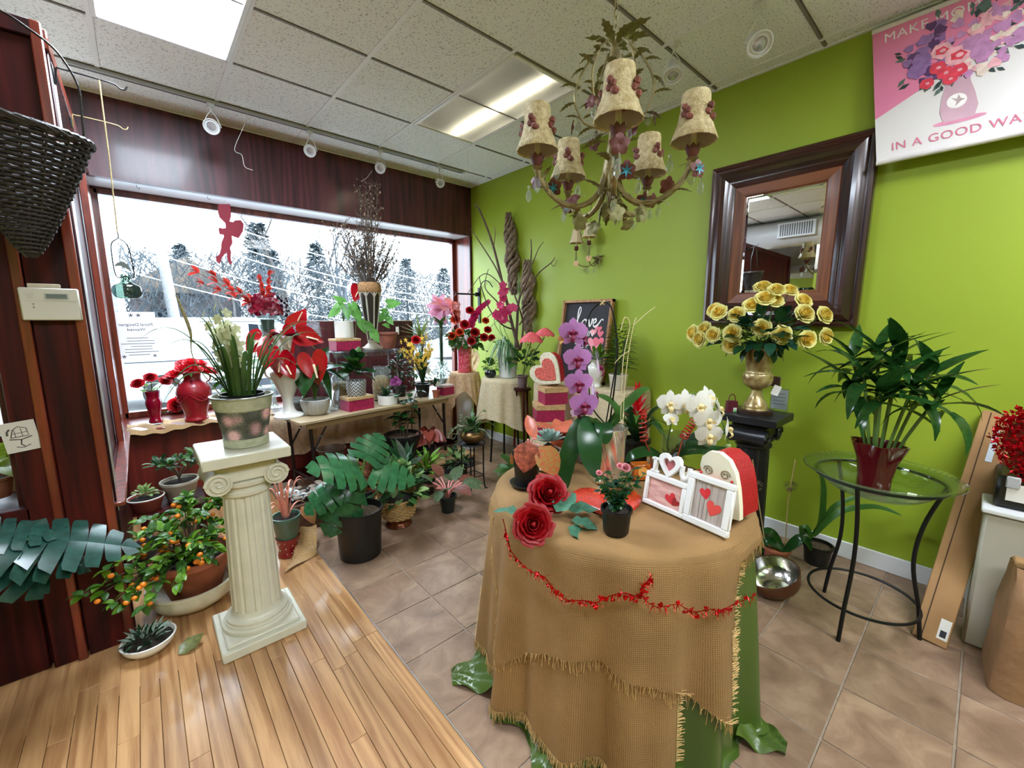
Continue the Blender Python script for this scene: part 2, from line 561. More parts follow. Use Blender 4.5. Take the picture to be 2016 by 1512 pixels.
for x in GX[1:-1]:
 obj('grid_bar', MB().box((0, 0, 0), (0.024, 7.98, 0.012)).mesh('grid_bar', BAR), cl, (x, -4.0, 3.002))
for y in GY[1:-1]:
 obj('grid_bar', MB().box((0, 0, 0), (6.98, 0.014, 0.0118)).mesh('grid_bar', M('shade_grey_grid', (128, 122, 120), rough=0.6)), cl, (-3.5, y, 3.002))  # cross bars coloured darker to imitate shade along the tile edges
obj('wall_angle', MB().box((0, 0, 0), (0.022, 7.98, 0.01)).mesh('wall_angle', BAR), cl, (-0.012, -4.0, 3.0))
obj('wall_angle', MB().box((0, 0, 0), (6.98, 0.022, 0.01)).mesh('wall_angle', BAR), cl, (-3.5, -0.012, 3.0))
# ---- recessed ceiling panels
def troffer(lx, ly, strength, rgb, label, tube=False):
 t = thing('ceiling_light', label, 'ceiling light', (lx + 0.305, ly - 0.61, 2.996), 0, 'recessed ceiling panels')
 mb = MB()
 for sx in (-1, 1):
  mb.box((sx * 0.288, 0, 0.0), (0.026, 1.2, 0.014), b=0.003)
 for sy in (-1, 1):
  mb.box((0, sy * 0.593, 0.0), (0.55, 0.026, 0.014), b=0.003)
 obj('frame', mb.mesh('frame', WHITEPAINT), t)
 if tube:
  h = MB()
  for sx in (-1, 1):
   h.box((sx * 0.275, 0, 0.05), (0.01, 1.16, 0.1))
  for sy in (-1, 1):
   h.box((0, sy * 0.58, 0.05), (0.56, 0.01, 0.1))
  h.box((0, 0, 0.1), (0.56, 1.16, 0.01))
  obj('housing', h.mesh('housing', WHITEPAINT), t)
  ln = MB().box((0, 0, 0.004), (0.55, 1.16, 0.003)).mesh('lens', None)
  m, N, L, B = _nodes('prismatic_lens')
  tl = N.new('ShaderNodeBsdfTranslucent'); tl.inputs['Color'].default_value = (0.92, 0.92, 0.9, 1)
  rf = N.new('ShaderNodeBsdfRefraction'); rf.inputs['Roughness'].default_value = 0.55; rf.inputs['IOR'].default_value = 1.1
  mx = N.new('ShaderNodeMixShader'); mx.inputs['Fac'].default_value = 0.45
  L.new(tl.outputs[0], mx.inputs[1]); L.new(rf.outputs[0], mx.inputs[2]); L.new(mx.outputs[0], N['Material Output'].inputs['Surface'])
  ln.materials.append(m)
  obj('lens', ln, t)
  for sx in (0.06,):
   obj('tube_lamp', MB().tube([(sx, -0.54, 0.05), (sx, 0.54, 0.05)], 0.02, 10).mesh('tube_lamp', emit('warm_tube', (255, 246, 214), strength)), t)
 else:
  obj('lens', MB().box((0, 0, 0.004), (0.552, 1.16, 0.006)).mesh('lens', emit('panel_%d' % int(strength * 10), rgb, strength)), t)
 return t
troffer(*LIGHTS[0], TROFFER, (226, 240, 255), 'bright cool white ceiling panel nearest the wicker cone basket')
troffer(*LIGHTS[1], TROFFER * 9, (255, 244, 214), 'dimmer ceiling panel with one warm glowing tube near the green wall', tube=True)
troffer(*LIGHTS[2], TROFFER * .72, (240, 246, 255), 'added unseen fill panel above the viewer over the wooden floor')  # from here on: unseen panels added to brighten the room
troffer(*LIGHTS[3], TROFFER * .72, (240, 246, 255), 'added unseen fill panel behind the viewer beside the green wall')
troffer(*LIGHTS[4], TROFFER * .72, (240, 246, 255), 'added unseen fill panel over the far left of the shop')
# ---- green wall on the right
struct('wall_right', MB().box((0.06, -3.85, 1.5), (0.12, 8.5, 3.1)), GREENWALL)
struct('wall_back', MB().box((-3.5, -8.06, 1.5), (7.2, 0.12, 3.1)), GREENWALL)
struct('wall_left', MB().box((-7.06, -4.0, 1.5), (0.12, 8.2, 3.1)), GREENWALL)
struct('baseboard_right', MB().box((-0.008, -4.0, 0.052), (0.016, 7.6, 0.104), b=0.004), WHITEPAINT)
# ---- window wall
wf = struct('wall_front', MB().box((-1.65, 0.008, 2.725), (3.3, 0.05, 0.55)), MAROON_X)
obj('valance_panel', MB().box((-5.15, 0.008, 2.75), (3.7, 0.05, 0.5)).mesh('valance_panel', MAROON_X), wf)
struct('trim_2', MB().box((-1.66, 0.2, 2.46), (3.3, 0.34, 0.02)), SOFFITM)
struct('wall_front_header', MB().box((-3.5, 0.40, 2.75), (7.2, 0.06, 0.62)), MAROON_X).name = 'wall_front.001'
# low wall and deep ledge under the window
struct('wall_front_low', MB().box((-1.65, -0.215, 0.315), (3.3, 0.03, 0.63)), wood('brick_red_panel', (74, 20, 15), (112, 36, 28), rough=.4, coat=.1, scale=.5, rnd=.04)).name = 'wall_front.002'
struct('trim_3', MB().box((-1.65, 0.05, 0.635), (3.3, 0.60, 0.02), b=0.004), REDWOOD_X)
struct('wall_front_out', MB().box((-3.5, 0.40, 0.3), (7.2, 0.06, 0.68)), M('grey_outer_wall', (150, 150, 150), rough=0.9)).name = 'wall_front.003'
struct('trim_4', MB().box((-1.65, -0.236, 0.05), (3.3, 0.012, 0.10), b=0.003), MAROON)
# window frame and glass
w1 = struct('window_1', None, loc=(-1.66, 0.35, 1.54))
fm = MB()
for x in (-1.625, 1.625):
 fm.box((x, 0, 0), (0.05, 0.07, 1.80), b=0.004)
fm.box((0, 0, 0.885), (3.25, 0.07, 0.05), b=0.004)
fm.box((0, 0, -0.87), (3.25, 0.07, 0.05), b=0.004)
obj('window_frame', fm.mesh('window_frame', REDWOOD), w1)
PANE = glass('window_pane_glass', (246, 250, 252), gloss=0.0, ior=1.2)
obj('pane', MB().box((0, 0.01, 0), (3.22, 0.006, 1.74)).mesh('pane', PANE), w1)
# right jamb between window and green wall
struct('trim_5', MB().box((-0.009, 0.16, 1.54), (0.018, 0.34, 1.81), b=0.003), REDWOOD)
struct('trim_6', MB().box((-0.012, -0.012, 1.54), (0.024, 0.022, 1.81), b=0.003), MAROON)
# left frame: red posts on the return wall beside the window
struct('trim_7', MB().box((-3.33, 0.18, 1.55), (0.07, 0.42, 1.84), b=0.005), REDWOOD)
# ---- dark wooden enclosure on the left, its front with posts, panel and glass
PY = -1.85
en = struct('wall_partition', MB().box((-3.36, PY + 0.02, 1.265), (0.145, 0.03, 2.53)), MAROON)
en.name = 'wall_left.001'
def enp(name, c, d, m, b=0.004):
 return obj(name, MB().box((0, 0, 0), d, b=b).mesh(name, m), en, c)
enp('post', (-3.5, PY + 0.03, 1.265), (0.075, 0.06, 2.53), MAROON)
enp('batten', (-3.4515, PY - 0.004, 1.265), (0.03, 0.024, 2.53), REDWOOD)
enp('batten', (-3.301, PY - 0.004, 1.265), (0.032, 0.024, 2.53), REDWOOD)
enp('top_rail', (-4.4, PY + 0.02, 2.50), (2.2, 0.07, 0.06), MAROON)
enp('bottom_panel', (-4.6, PY + 0.03, 0.34), (2.1, 0.03, 0.68), MAROON)
enp('upper_panel', (-4.6, PY + 0.03, 2.05), (2.1, 0.03, 0.9), MAROON)
enp('glazing_bar', (-4.5, PY + 0.03, 1.0), (1.95, 0.03, 0.025), MAROON)
enp('rail', (-4.55, PY + 0.025, 0.69), (2.05, 0.05, 0.05), MAROON)
enp('rail', (-4.55, PY + 0.025, 1.62), (2.05, 0.05, 0.06), MAROON)
enp('post', (-5.6, PY + 0.03, 1.265), (0.09, 0.06, 2.53), MAROON)
enp('pane', (-4.55, PY + 0.035, 1.16), (2.05, 0.005, 0.9), PANE, b=0)
# the return that runs back to the window: posts, rails, a pale glazing channel
CHAN = M('pale_aluminium_channel', (232, 234, 240), rough=0.25, metal=0.35)
enp('channel', (-3.291, -1.70, 1.55), (0.018, 0.014, 1.95), CHAN)
enp('channel', (-3.291, -1.63, 1.55), (0.018, 0.014, 1.95), CHAN)
enp('side_panel', (-3.315, -0.93, 0.32), (0.03, 1.80, 0.64), MAROON)
enp('side_rail', (-3.30, -0.93, 2.49), (0.05, 1.80, 0.07), REDWOOD)
enp('side_panel', (-3.33, -0.93, 1.55), (0.02, 1.80, 1.82), MAROON)
enp('back_panel', (-3.42, PY + 0.06, 1.265), (0.28, 0.03, 2.53), MAROON)
enp('side_post', (-3.295, -0.5, 1.55), (0.035, 0.10, 1.82), REDWOOD)
enp('side_ledge', (-3.277, -0.98, 0.645), (0.055, 1.70, 0.018), REDWOOD)
# ================================================================ plant and flower makers
SOIL = M('dark_potting_soil', (38, 28, 22), rough=0.95, var=0.4, vs=60, bump=0.8, bs=120)
def G(name, rgb, **k):
 a = dict(rough=0.38, var=0.22, vs=9, rnd=0.18, trl=0.28)
 a.update(k)
 return M(name, rgb, **a)
LEAF = G('mid_green_leaf', (62, 106, 40))
DARKLEAF = G('dark_green_leaf', (30, 66, 34), rough=0.3)
DEEPLEAF = G('deep_blue_green_leaf', (30, 70, 52), rough=0.3)
BRIGHTLEAF = G('bright_green_leaf', (104, 150, 40))
PALELEAF = G('pale_green_leaf', (150, 176, 110))
SILVERLEAF = G('silver_green_leaf', (150, 170, 158), rough=0.45)
GLOSSLEAF = G('glossy_dark_leaf', (32, 70, 28), rough=0.2)
STEM = M('green_stem', (80, 110, 50), rough=0.5, var=0.15)
TWIG = M('grey_brown_twig', (96, 80, 66), rough=0.8, var=0.25, vs=30)
BLACKPL = M('black_plastic_pot', (13, 13, 14), rough=0.4, var=0.1)
TERRA = M('terracotta_pot', (158, 88, 60), rough=0.8, var=0.14, vs=14, bump=0.08)
WHITECER = M('white_glazed_ceramic', (228, 226, 220), rough=0.2, var=0.02, coat=0.4)
REDM = G('crimson_petal', (176, 14, 26), rough=0.5, var=0.18, rnd=0.15, trl=0.2)
def pot(t, rt, rb, h, mat, lip=0.006, soil=0.86, loc=(0, 0, 0), name='pot', seg=28, prof=None, fn=None, soilmat=None, th=0.05):
 if prof is None:
  prof = [(rb * 0.96, 0), (rb, 0.004), (rt - lip * 0.4, h * 0.86), (rt, h * 0.87), (rt + lip, h * 0.88), (rt + lip, h), (rt - rt * th, h)]
  prof += [(rt * 0.93, h * 0.9), (rt * 0.86, h * 0.8)]
 o = obj(name, MB().lathe(prof, (0, 0, 0), seg, fn, cap=True).mesh(name, mat, 50), t, loc)
 if soil:
  z = h * soil
  rs = rb + (rt - rb) * soil
  obj('soil', MB().lathe([(rs * 0.95, z - 0.01), (rs * 0.95, z), (rs * 0.5, z + rs * 0.09), (0.0005, z + rs * 0.12)], (0, 0, 0), 20, cap=False).mesh('soil', soilmat or SOIL, 180), t, loc)
 return o
def arch(a, b, lift=0.3, n=9, sag=0.0):
 a, b = V(a), V(b)
 m = (a + b) / 2
 m = a + (b - a) * 0.45
 m.z = max(a.z, b.z) + lift
 return bez(a, m, b, n)
def strapleaf(t, pts, w, mat, name='leaf', fold=0.25, tip=0.55):
 tp = lambda s: min(1.0, 0.5 + s * 3) * max(0.03, (1 - max(0, (s - tip) / (1 - tip)) ** 1.6))
 me = MB().ribbon(pts, w, None, tp, fold=fold).mesh(name, mat, 180)
 return obj(name, me, t)
def stem(t, pts, r, mat=None, name='stem', seg=5):
 return obj(name, MB().tube(pts, r, seg).mesh(name, mat or STEM, 60), t)
def bunch(t, me_list, n, c, rad, size, seed=1, el=(-0.2, 1.2), name='leaf', jit=0.35, core=0.25, up=(0, 0, 1)):
 r = random.Random(seed)
 for i in range(n):
  a = i * 2.39996 + r.uniform(-.3, .3)
  e = el[0] + (el[1] - el[0]) * ((i + .5) / n) + r.uniform(-.15, .15)
  d = rdir(a, e)
  k = core + (1 - core) * r.random()
  p = V(c) + V(d.x * rad[0], d.y * rad[1], d.z * rad[2]) * k
  dd = (d + V(r.uniform(-jit, jit), r.uniform(-jit, jit), r.uniform(-jit, jit))).normalized()
  leaf(t, r.choice(me_list), p, dd, size * r.uniform(.75, 1.2), r.uniform(-.5, .5), name, up)
def mass(t, mat, n, c, rad, size, seed=1, el=(-0.3, 1.4), kind='oval', name='foliage', jit=0.5, core=0.4, bend=0.5, fold=.2):
 r = random.Random(seed)
 src = leafmesh(kind, mat, bend, fold, n=3)
 vs = [V(v.co) for v in src.vertices]; fs = [tuple(p.vertices) for p in src.polygons]
 mb = MB()
 for i in range(n):
  a = r.uniform(0, 2 * PI); e = math.asin(max(-1, min(1, r.uniform(math.sin(el[0]), math.sin(min(el[1], PI / 2))))))
  d = rdir(a, e)
  k = core + (1 - core) * r.random() ** 0.6
  p = V(c) + V(d.x * rad[0], d.y * rad[1], d.z * rad[2]) * k
  dd = (d + V(r.uniform(-jit, jit), r.uniform(-jit, jit), r.uniform(-jit, jit))).normalized()
  m = aim(p, dd, (0, 0, 1), r.uniform(-.8, .8), size * r.uniform(.7, 1.25))
  mb.add([m @ v for v in vs], fs)
 o = obj(name, mb.mesh(name, mat, 180), t)
 o['kind'] = 'stuff'
 return o
_FM = {}
def petal_patch(a0, span, r0, r1, h, curl, n=4, m=4, lean=0.0):
 def fn(u, v):
  s = (u - .5) * 2
  wv = math.sin(PI * (0.18 + 0.82 * v) ** 0.8 / 1.0 * 0.62 + 0.35) if False else (0.45 + 0.55 * math.sin(PI * min(1, v * .62 + .12)))
  a = a0 + s * span * wv
  e = max(0, v - .6) / .4
  rr = (r0 * .3 + (r1 - r0 * .3) * math.sin(PI / 2 * min(1, v * 1.35)) ** .8 + curl * e * e * .8) * (1 + .07 * s)
  z = h * (v - 0.10 * s * s * v) - curl * 0.55 * e * e
  return (rr * math.cos(a), rr * math.sin(a), z)
 return MB().grid(fn, n, m)
def rose_mesh(key, mat, openness=1.0, rings=((.12, 3, 1.0, 0.0), (.25, 3, 1.0, .03), (.40, 4, .96, .07), (.58, 5, .86, .12), (.76, 5, .70, .2), (.88, 6, .50, .26))):
 if key in _FM:
  return _FM[key]
 mb = MB()
 r = random.Random(len(key))
 for k, (R_, n, h, cu) in enumerate(rings):
  for i in range(n):
   a = 2 * PI * i / n + k * 0.9 + r.uniform(-.15, .15)
   q = petal_patch(a, PI / n * 1.25, R_ * 0.35, R_ * openness, h * r.uniform(.9, 1.1) * 0.85, cu)
   mb.add(q.v, q.f)
 me = mb.mesh('rose', mat, 180)
 _FM[key] = me
 return me
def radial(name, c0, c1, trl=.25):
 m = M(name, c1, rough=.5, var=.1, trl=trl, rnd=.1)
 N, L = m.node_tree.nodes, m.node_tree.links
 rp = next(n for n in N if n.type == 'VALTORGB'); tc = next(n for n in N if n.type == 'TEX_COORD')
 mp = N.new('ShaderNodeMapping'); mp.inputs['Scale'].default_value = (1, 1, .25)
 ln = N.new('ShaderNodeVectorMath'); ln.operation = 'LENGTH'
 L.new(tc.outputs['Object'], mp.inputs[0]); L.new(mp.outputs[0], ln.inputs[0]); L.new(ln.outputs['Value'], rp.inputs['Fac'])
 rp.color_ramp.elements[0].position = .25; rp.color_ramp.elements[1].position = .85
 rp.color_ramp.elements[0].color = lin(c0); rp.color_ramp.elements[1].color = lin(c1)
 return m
def face(pos, n, up=(0, 0, 1), s=1.0, roll=0.0):
 n = V(n).normalized(); u = V(up)
 x = u.cross(n)
 x = x.normalized() if x.length > 1e-4 else V(1, 0, 0)
 y = n.cross(x)
 m = Matrix((x, y, n)).transposed().to_4x4() @ Matrix.Rotation(roll, 4, 'Z') @ Matrix.Diagonal((s, s, s, 1))
 m.translation = V(pos)
 return m
def blossom(t, me, pos, n, s, name='flower', roll=0.0, up=(0, 0, 1)):
 return obj(name, me, t, mtx=face(pos, n, up, s, roll))
def orchid(t, pos, n, s, petal_m, lip_m, roll=0.0, name='flower', split=True):
 k = 'lip' + lip_m.name
 if k not in _FM:
  mb = MB()
  mb.ball((0, 0.02, 0.10), 0.10, 8, 6, 1.0)
  mb.grid(lambda u, v: ((u - .5) * .26 * (1 - v * .5), -0.05 - v * .30, 0.12 + .12 * math.sin(v * 3) - .3 * (u - .5) ** 2), 4, 4)
  for sx in (-1, 1):
   mb.grid(lambda u, v: (sx * (.06 + .13 * v), -.02 + (u - .5) * .16 * (1 - v * .4), .10 + .10 * v), 3, 3)
  _FM[k] = mb.mesh('lip', lip_m, 180)
 f = obj(name, _FM[k], t, mtx=face(pos, n, (0, 0, 1), s * 1.35, roll))
 pm = leafmesh('round', petal_m, 0.35, -0.10, n=5)
 sm = leafmesh('oval', petal_m, 0.25, -0.08, n=5)
 for d, q, w, z in (((0.97, .22, 0), .56, 1.25, .045), ((-0.97, .22, 0), .56, 1.25, .045)):
  obj('petal', pm, f, mtx=aim((0, 0.02, z), d, (0, 0, 1), 0, (q * w, q, q)))
 for d, q, w, z in (((0, 1, 0), .56, 1.15, 0.01), ((.62, -.78, 0), .52, 1.15, 0.0), ((-.62, -.78, 0), .52, 1.15, 0.0)):
  obj('sepal', sm, f, mtx=aim((0, 0.0, z), d, (0, 0, 1), 0, (q * w, q, q)))
 return f
def heart_leaf_mesh(key, mat, cup=0.15, width=1.0):
 if key in _FM:
  return _FM[key]
 out = [(x * 0.5 * width, (0.55 - y) / 1.5) for x, y in HEART]
 mb = MB(); n = len(out); vs = [(0, 0.33, 0)]; fs = []
 for k in (0.5, 1.0):
  for x, y in out:
   xx, yy = x * k, 0.33 + (y - 0.33) * k
   vs.append((xx, yy, cup * (k * k) * (1.2 * abs(x) - 0.2 * y)))
 for i in range(n):
  j = (i + 1) % n
  fs.append((0, 1 + j, 1 + i)); fs.append((1 + i, 1 + j, 1 + n + j, 1 + n + i))
 me = mb.add(vs, fs).mesh('heart_blade', mat, 180)
 _FM[key] = me
 return me
def monstera_mesh(key, mat, droop=0.35, lobes=6, seed=1):
 if key in _FM:
  return _FM[key]
 r = random.Random(seed)
 mb = MB()
 W = lambda t: 0.56 * math.sin(PI * min(1, (t * .86 + .14)) ** 0.8) ** 0.75
 Z = lambda x, y: -droop * x * x * 1.4 - droop * 0.55 * y * y + 0.10 * abs(x)
 for sx in (-1, 1):
  prev = None
  for k in range(lobes):
   y0, y1 = k / lobes, (k + 1) / lobes
   back = -0.16 + 0.34 * (k / lobes)
   rows = []
   for q in range(6):
    f = q / 5
    gap = 0.0 if f < 0.45 else 0.055 * (f - .45) / .55
    ya = y0 + gap * (1 / lobes) * 3.0 * .5 if k else y0
    yb = y1 - gap * (1 / lobes) * 3.0 * .5
    w0, w1 = W(min(1, y0 + .04)), W(max(0.0, y1 - .03))
    if k == lobes - 1:
     w1 = 0.06
    xa, xb = w0 * f * (1.0 - .05 * f), w1 * f
    ya2, yb2 = ya + back * f * .55, yb + back * f * .55
    if f == 1:
     ya2 += 0.02; xa *= .94
    rows.append([(sx * (xa + (xb - xa) * m), ya2 + (yb2 - ya2) * m) for m in (0, .5, 1)])
   vs = [(x, y, Z(x, y)) for row in rows for x, y in row]
   fs = [(q * 3 + m, q * 3 + m + 1, (q + 1) * 3 + m + 1, (q + 1) * 3 + m) for q in range(5) for m in (0, 1)]
   if sx > 0:
    fs = [f_[::-1] for f_ in fs]
   mb.add(vs, fs)
 me = mb.mesh('monstera_blade', mat, 180)
 _FM[key] = me
 return me
def carnation_mesh(key, mat, n=26, seed=2):
 if key in _FM:
  return _FM[key]
 r = random.Random(seed); mb = MB()
 for i in range(n):
  a = i * 2.4; k = (i / n) ** .6
  q = petal_patch(a, .5, .08, .15 + .85 * k, .75 - .5 * k, .12 * k + .05, 4, 3)
  mb.add([(x, y, z + .05 * math.sin(9 * math.atan2(y, x) + i)) for x, y, z in q.v], q.f)
 me = mb.mesh('ruffled_bloom', mat, 180)
 _FM[key] = me
 return me
def lily_mesh(key, mat, n=6, flare=.55, w=1.0):
 if key in _FM:
  return _FM[key]
 mb = MB()
 src = leafmesh('lance', mat, 1.2, .25)
 vs = [V(v.co) for v in src.vertices]; fs = [tuple(p.vertices) for p in src.polygons]
 for i in range(n):
  a = 2 * PI * i / n
  m = aim((0, 0, 0), (math.cos(a) * flare, math.sin(a) * flare, 1), (-math.cos(a), -math.sin(a), .3), 0, (1.7 * w, 1, 1))
  mb.add([m @ v for v in vs], fs)
 me = mb.mesh('lily_bloom', mat, 180)
 _FM[key] = me
 return me
def star_mesh(key, mat, n=5, w=1.0, bend=.4, kind='oval', tilt=.25):
 if key in _FM:
  return _FM[key]
 mb = MB()
 src = leafmesh(kind, mat, bend, .1)
 vs = [V(v.co) for v in src.vertices]; fs = [tuple(p.vertices) for p in src.polygons]
 for i in range(n):
  a = 2 * PI * i / n + PI / 2
  m = aim((0, 0, 0), (math.cos(a), math.sin(a), tilt), (0, 0, 1), 0, (w, 1, 1))
  mb.add([m @ v for v in vs], fs)
 me = mb.mesh('star_bloom', mat, 180)
 _FM[key] = me
 return me
def vase(t, prof, mat, seg=32, fn=None, name='body', wall=0.004, loc=(0, 0, 0)):
 inner = [(max(0.001, r - wall), z) for r, z in prof[::-1] if z > prof[0][1] + 0.015]
 full = prof + inner + [(0.001, prof[0][1] + 0.012)]
 return obj(name, MB().lathe(full, (0, 0, 0), seg, fn).mesh(name, mat, 50), t, loc)
def ipol(prof, n=4):
 pts = spline([(r, 0, z) for r, z in prof], n)
 return [(max(0.0005, p.x), p.z) for p in pts]
# ================================================================ outside the window
GZ = -0.30
struct('ground', MB().box((-2, 34, GZ - 0.05), (140, 66, 0.1)), M('pale_asphalt_and_gravel', (138, 136, 134), rough=0.95, var=0.15, vs=0.6))
gnd = bpy.data.objects['ground']
# ---- white minivan at the kerb
WHITECAR = M('white_car_paint', (196, 202, 210), rough=0.35, var=0.01)
DARKGL = M('dark_car_glass', (30, 36, 44), rough=0.08, var=0.05)
TYRE = M('black_tyre', (34, 34, 36), rough=0.8)
van = thing('minivan', 'white minivan parked outside behind the shop window', 'van', (-4.1, 6.3, GZ))
side = [(0, .42), (.02, .95), (.12, 1.1), (.9, 1.2), (1.75, 1.76), (2.3, 1.80), (4.35, 1.78), (4.75, 1.72), (4.98, 1.2), (5.0, .42), (4.2, .34), (4.15, .55), (3.98, .72), (3.75, .75), (3.5, .68), (3.4, .5), (3.36, .34), (1.35, .34), (1.3, .55), (1.12, .72), (.9, .75), (.68, .70), (.55, .5), (.5, .34)]
side = [(5 - x, z) for x, z in side]
obj('body', MB().prism(side, 0, 1.8, lambda x, y, z: (x, z, y)).mesh('body', WHITECAR, 30), van)
def vanpanel(name, out, m, y=-0.006, th=0.012):
 obj(name, MB().prism(out[::-1], y, y + th, lambda x, yy, z: (x, z, yy)).mesh(name, m), van)
vanpanel('side_window', [(2.75, 1.24), (3.65, 1.22), (3.2, 1.62), (2.75, 1.66)], DARKGL)
vanpanel('side_moulding', [(0.7, .93), (4.7, .93), (4.7, .955), (.7, .955)], M('grey_car_moulding', (52, 56, 62), rough=0.4))
vanpanel('door_handle', [(2.05, 1.06), (2.3, 1.06), (2.3, 1.10), (2.05, 1.10)], TYRE, -0.03, 0.03)
vanpanel('sill_shadow', [(1.65, .30), (3.6, .30), (3.6, .46), (1.65, .46)], M('sill_shadow_grey', (40, 44, 52), rough=0.6))  # dark strip painted in as the shade along the van's sill
vanpanel('roof_seam', [(1.9, 1.70), (4.6, 1.69), (4.6, 1.705), (1.9, 1.715)], M('grey_car_moulding', (150, 154, 160)))
for x in (1.23, 4.07):
 w = obj('wheel', MB().lathe([(.20, -.1), (.31, -.1), (.33, -.06), (.33, .08), (.31, .1), (.2, .1)], (0, 0, 0), 28).mesh('wheel', TYRE), van, (x, 0.12, .33), (PI / 2, 0, 0))
 obj('hubcap', MB().lathe([(.2, .0), (.2, .1), (.16, .115), (.03, .12), (.001, .12)], (0, 0, 0), 20).mesh('hubcap', M('silver_hubcap', (170, 174, 178), rough=0.35, metal=0.7)), w, (0, 0, 0.01))
# ---- dark red car low on the right, pale cars further off
# ---- timber utility pole with wires
POLE = M('weathered_pale_pole', (130, 128, 124), rough=0.9, var=0.15, vs=12)
def poleat(x, y, h, lean, label):
 t = thing('utility_pole', label, 'utility pole', (x, y, GZ))
 obj('pole', MB().tube([(0, 0, 0), (lean * .5, 0, h * .5), (lean, 0, h)], [.17, .14, .11], 10).mesh('pole', POLE), t)
 obj('cross_arm', MB().box((lean * .93, 0, h * .93), (1.6, .1, .1)).mesh('cross_arm', POLE), t)
 return t
p1 = poleat(-2.129, 13.0, 8.2, -0.5, 'pale leaning utility pole beyond the white van')
WIRE = M('pale_cable', (200, 204, 208), rough=0.6)
wr = thing('overhead_wires', 'overhead cables crossing in front of the bare trees', 'cable', (0, 0, GZ))
for k, (z0, z1, x1) in enumerate(((5.4, 3.0, 16), (5.1, 2.7, 16), (4.2, 2.4, 16), (3.4, 2.0, 15), (5.9, 3.9, 17))):
 pts = [(-3.9 + (x1 + 3.9) * i / 10, 13 + 2.0 * i / 10, z0 + (z1 - z0) * i / 10 - 1.2 * (1 - (2 * i / 10 - 1) ** 2)) for i in range(11)]
 obj('cable', MB().tube(pts, .018, 5).mesh('cable', WIRE), wr)
for k, z0 in enumerate((5.4, 4.9)):
 pts = [(-3.9 - 12 * i / 8, 13 - 1.0 * i / 8, z0 + .2 * i / 8 - 0.8 * (1 - (2 * i / 8 - 1) ** 2)) for i in range(9)]
 obj('cable', MB().tube(pts, .018, 5).mesh('cable', WIRE), wr)
# ---- house with a brown roof and pink-grey walls
hs = thing('house', 'low house with tan gable roof behind the utility pole', 'house', (-3.2, 20, GZ))
obj('wall', MB().box((1.9, 2.5, 1.5), (4.0, 5, 3.0)).mesh('wall', M('faded_pink_siding', (120, 104, 102), rough=0.9, var=0.06)), hs)
obj('roof', MB().prism([(-.6, 2.9), (4.4, 2.9), (1.9, 4.5)], -0.4, 5.4, lambda x, y, z: (x, z, y)).mesh('roof', M('tan_shingle_roof', (118, 104, 92), rough=0.95, var=0.15, vs=4)), hs)
obj('window', MB().box((1.0, -0.03, 1.7), (.9, .06, 1.1)).mesh('window', DARKGL), hs)
obj('window', MB().box((3.0, -0.03, 1.7), (.9, .06, 1.1)).mesh('window', DARKGL), hs)
# ---- neighbouring building with pale blue clapboards seen at the left edge of the window
nb = thing('clapboard_building', 'pale blue clapboard building at the left edge of the window', 'building', (-4.5, 10.5, GZ))
obj('wall', MB().box((0, 2.5, 1.9), (2.2, 4.0, 3.8)).mesh('wall', M('pale_blue_siding', (130, 140, 160), rough=0.8)), nb)
bd = MB().box((0, 0, 0), (2.24, .03, .15)).mesh('clapboard', M('pale_blue_siding', (176, 186, 206)))
for k in range(24):
 obj('clapboard', bd, nb, (0.0, 0.47, .16 + k * .157), (0.10, 0, 0))
obj('corner_post', MB().box((1.1, 0.45, 1.9), (.14, .14, 3.8)).mesh('corner_post', WHITEPAINT), nb)
# ---- bare trees
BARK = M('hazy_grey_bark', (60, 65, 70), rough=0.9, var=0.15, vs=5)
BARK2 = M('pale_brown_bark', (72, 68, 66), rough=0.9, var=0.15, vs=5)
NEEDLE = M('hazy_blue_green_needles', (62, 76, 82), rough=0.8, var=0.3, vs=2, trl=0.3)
def bare_tree(loc, h, seed, label, mat=BARK, spread=.55, depth=5, grp='bare trees across the road'):
 r = random.Random(seed)
 t = thing('bare_tree', label, 'tree', loc, 0, grp)
 trunk = MB(); tw = MB()
 def grow(p, d, L_, rad, lv):
  n = 3; pts = [p]; q = p.copy()
  for i in range(n):
   d = (d + V(r.uniform(-.16, .16), r.uniform(-.16, .16), r.uniform(-.02, .1))).normalized()
   q = q + d * (L_ / n); pts.append(q.copy())
  (trunk if lv >= depth - 1 else tw).tube(pts, [rad * (1 - .35 * i / n) for i in range(n + 1)], 5 if lv > 2 else 3, cap=False)
  if lv <= 0:
   return
  k = 3 if lv > 1 else 4
  for i in range(k):
   f = pts[r.choice([1, 2, 3, 3])] if i else pts[3]
   dd = (d + V(r.uniform(-1, 1), r.uniform(-1, 1), r.uniform(-.25, .6)) * spread * 1.3).normalized()
   grow(f, dd, L_ * r.uniform(.55, .82), rad * .52, lv - 1)
 grow(V(0, 0, 0), V(r.uniform(-.08, .08), 0, 1), h * .38, h * .018, depth)
 obj('trunk', trunk.mesh('trunk', mat), t)
 o = obj('branches', tw.mesh('branches', mat), t); o['kind'] = 'stuff'
 return t
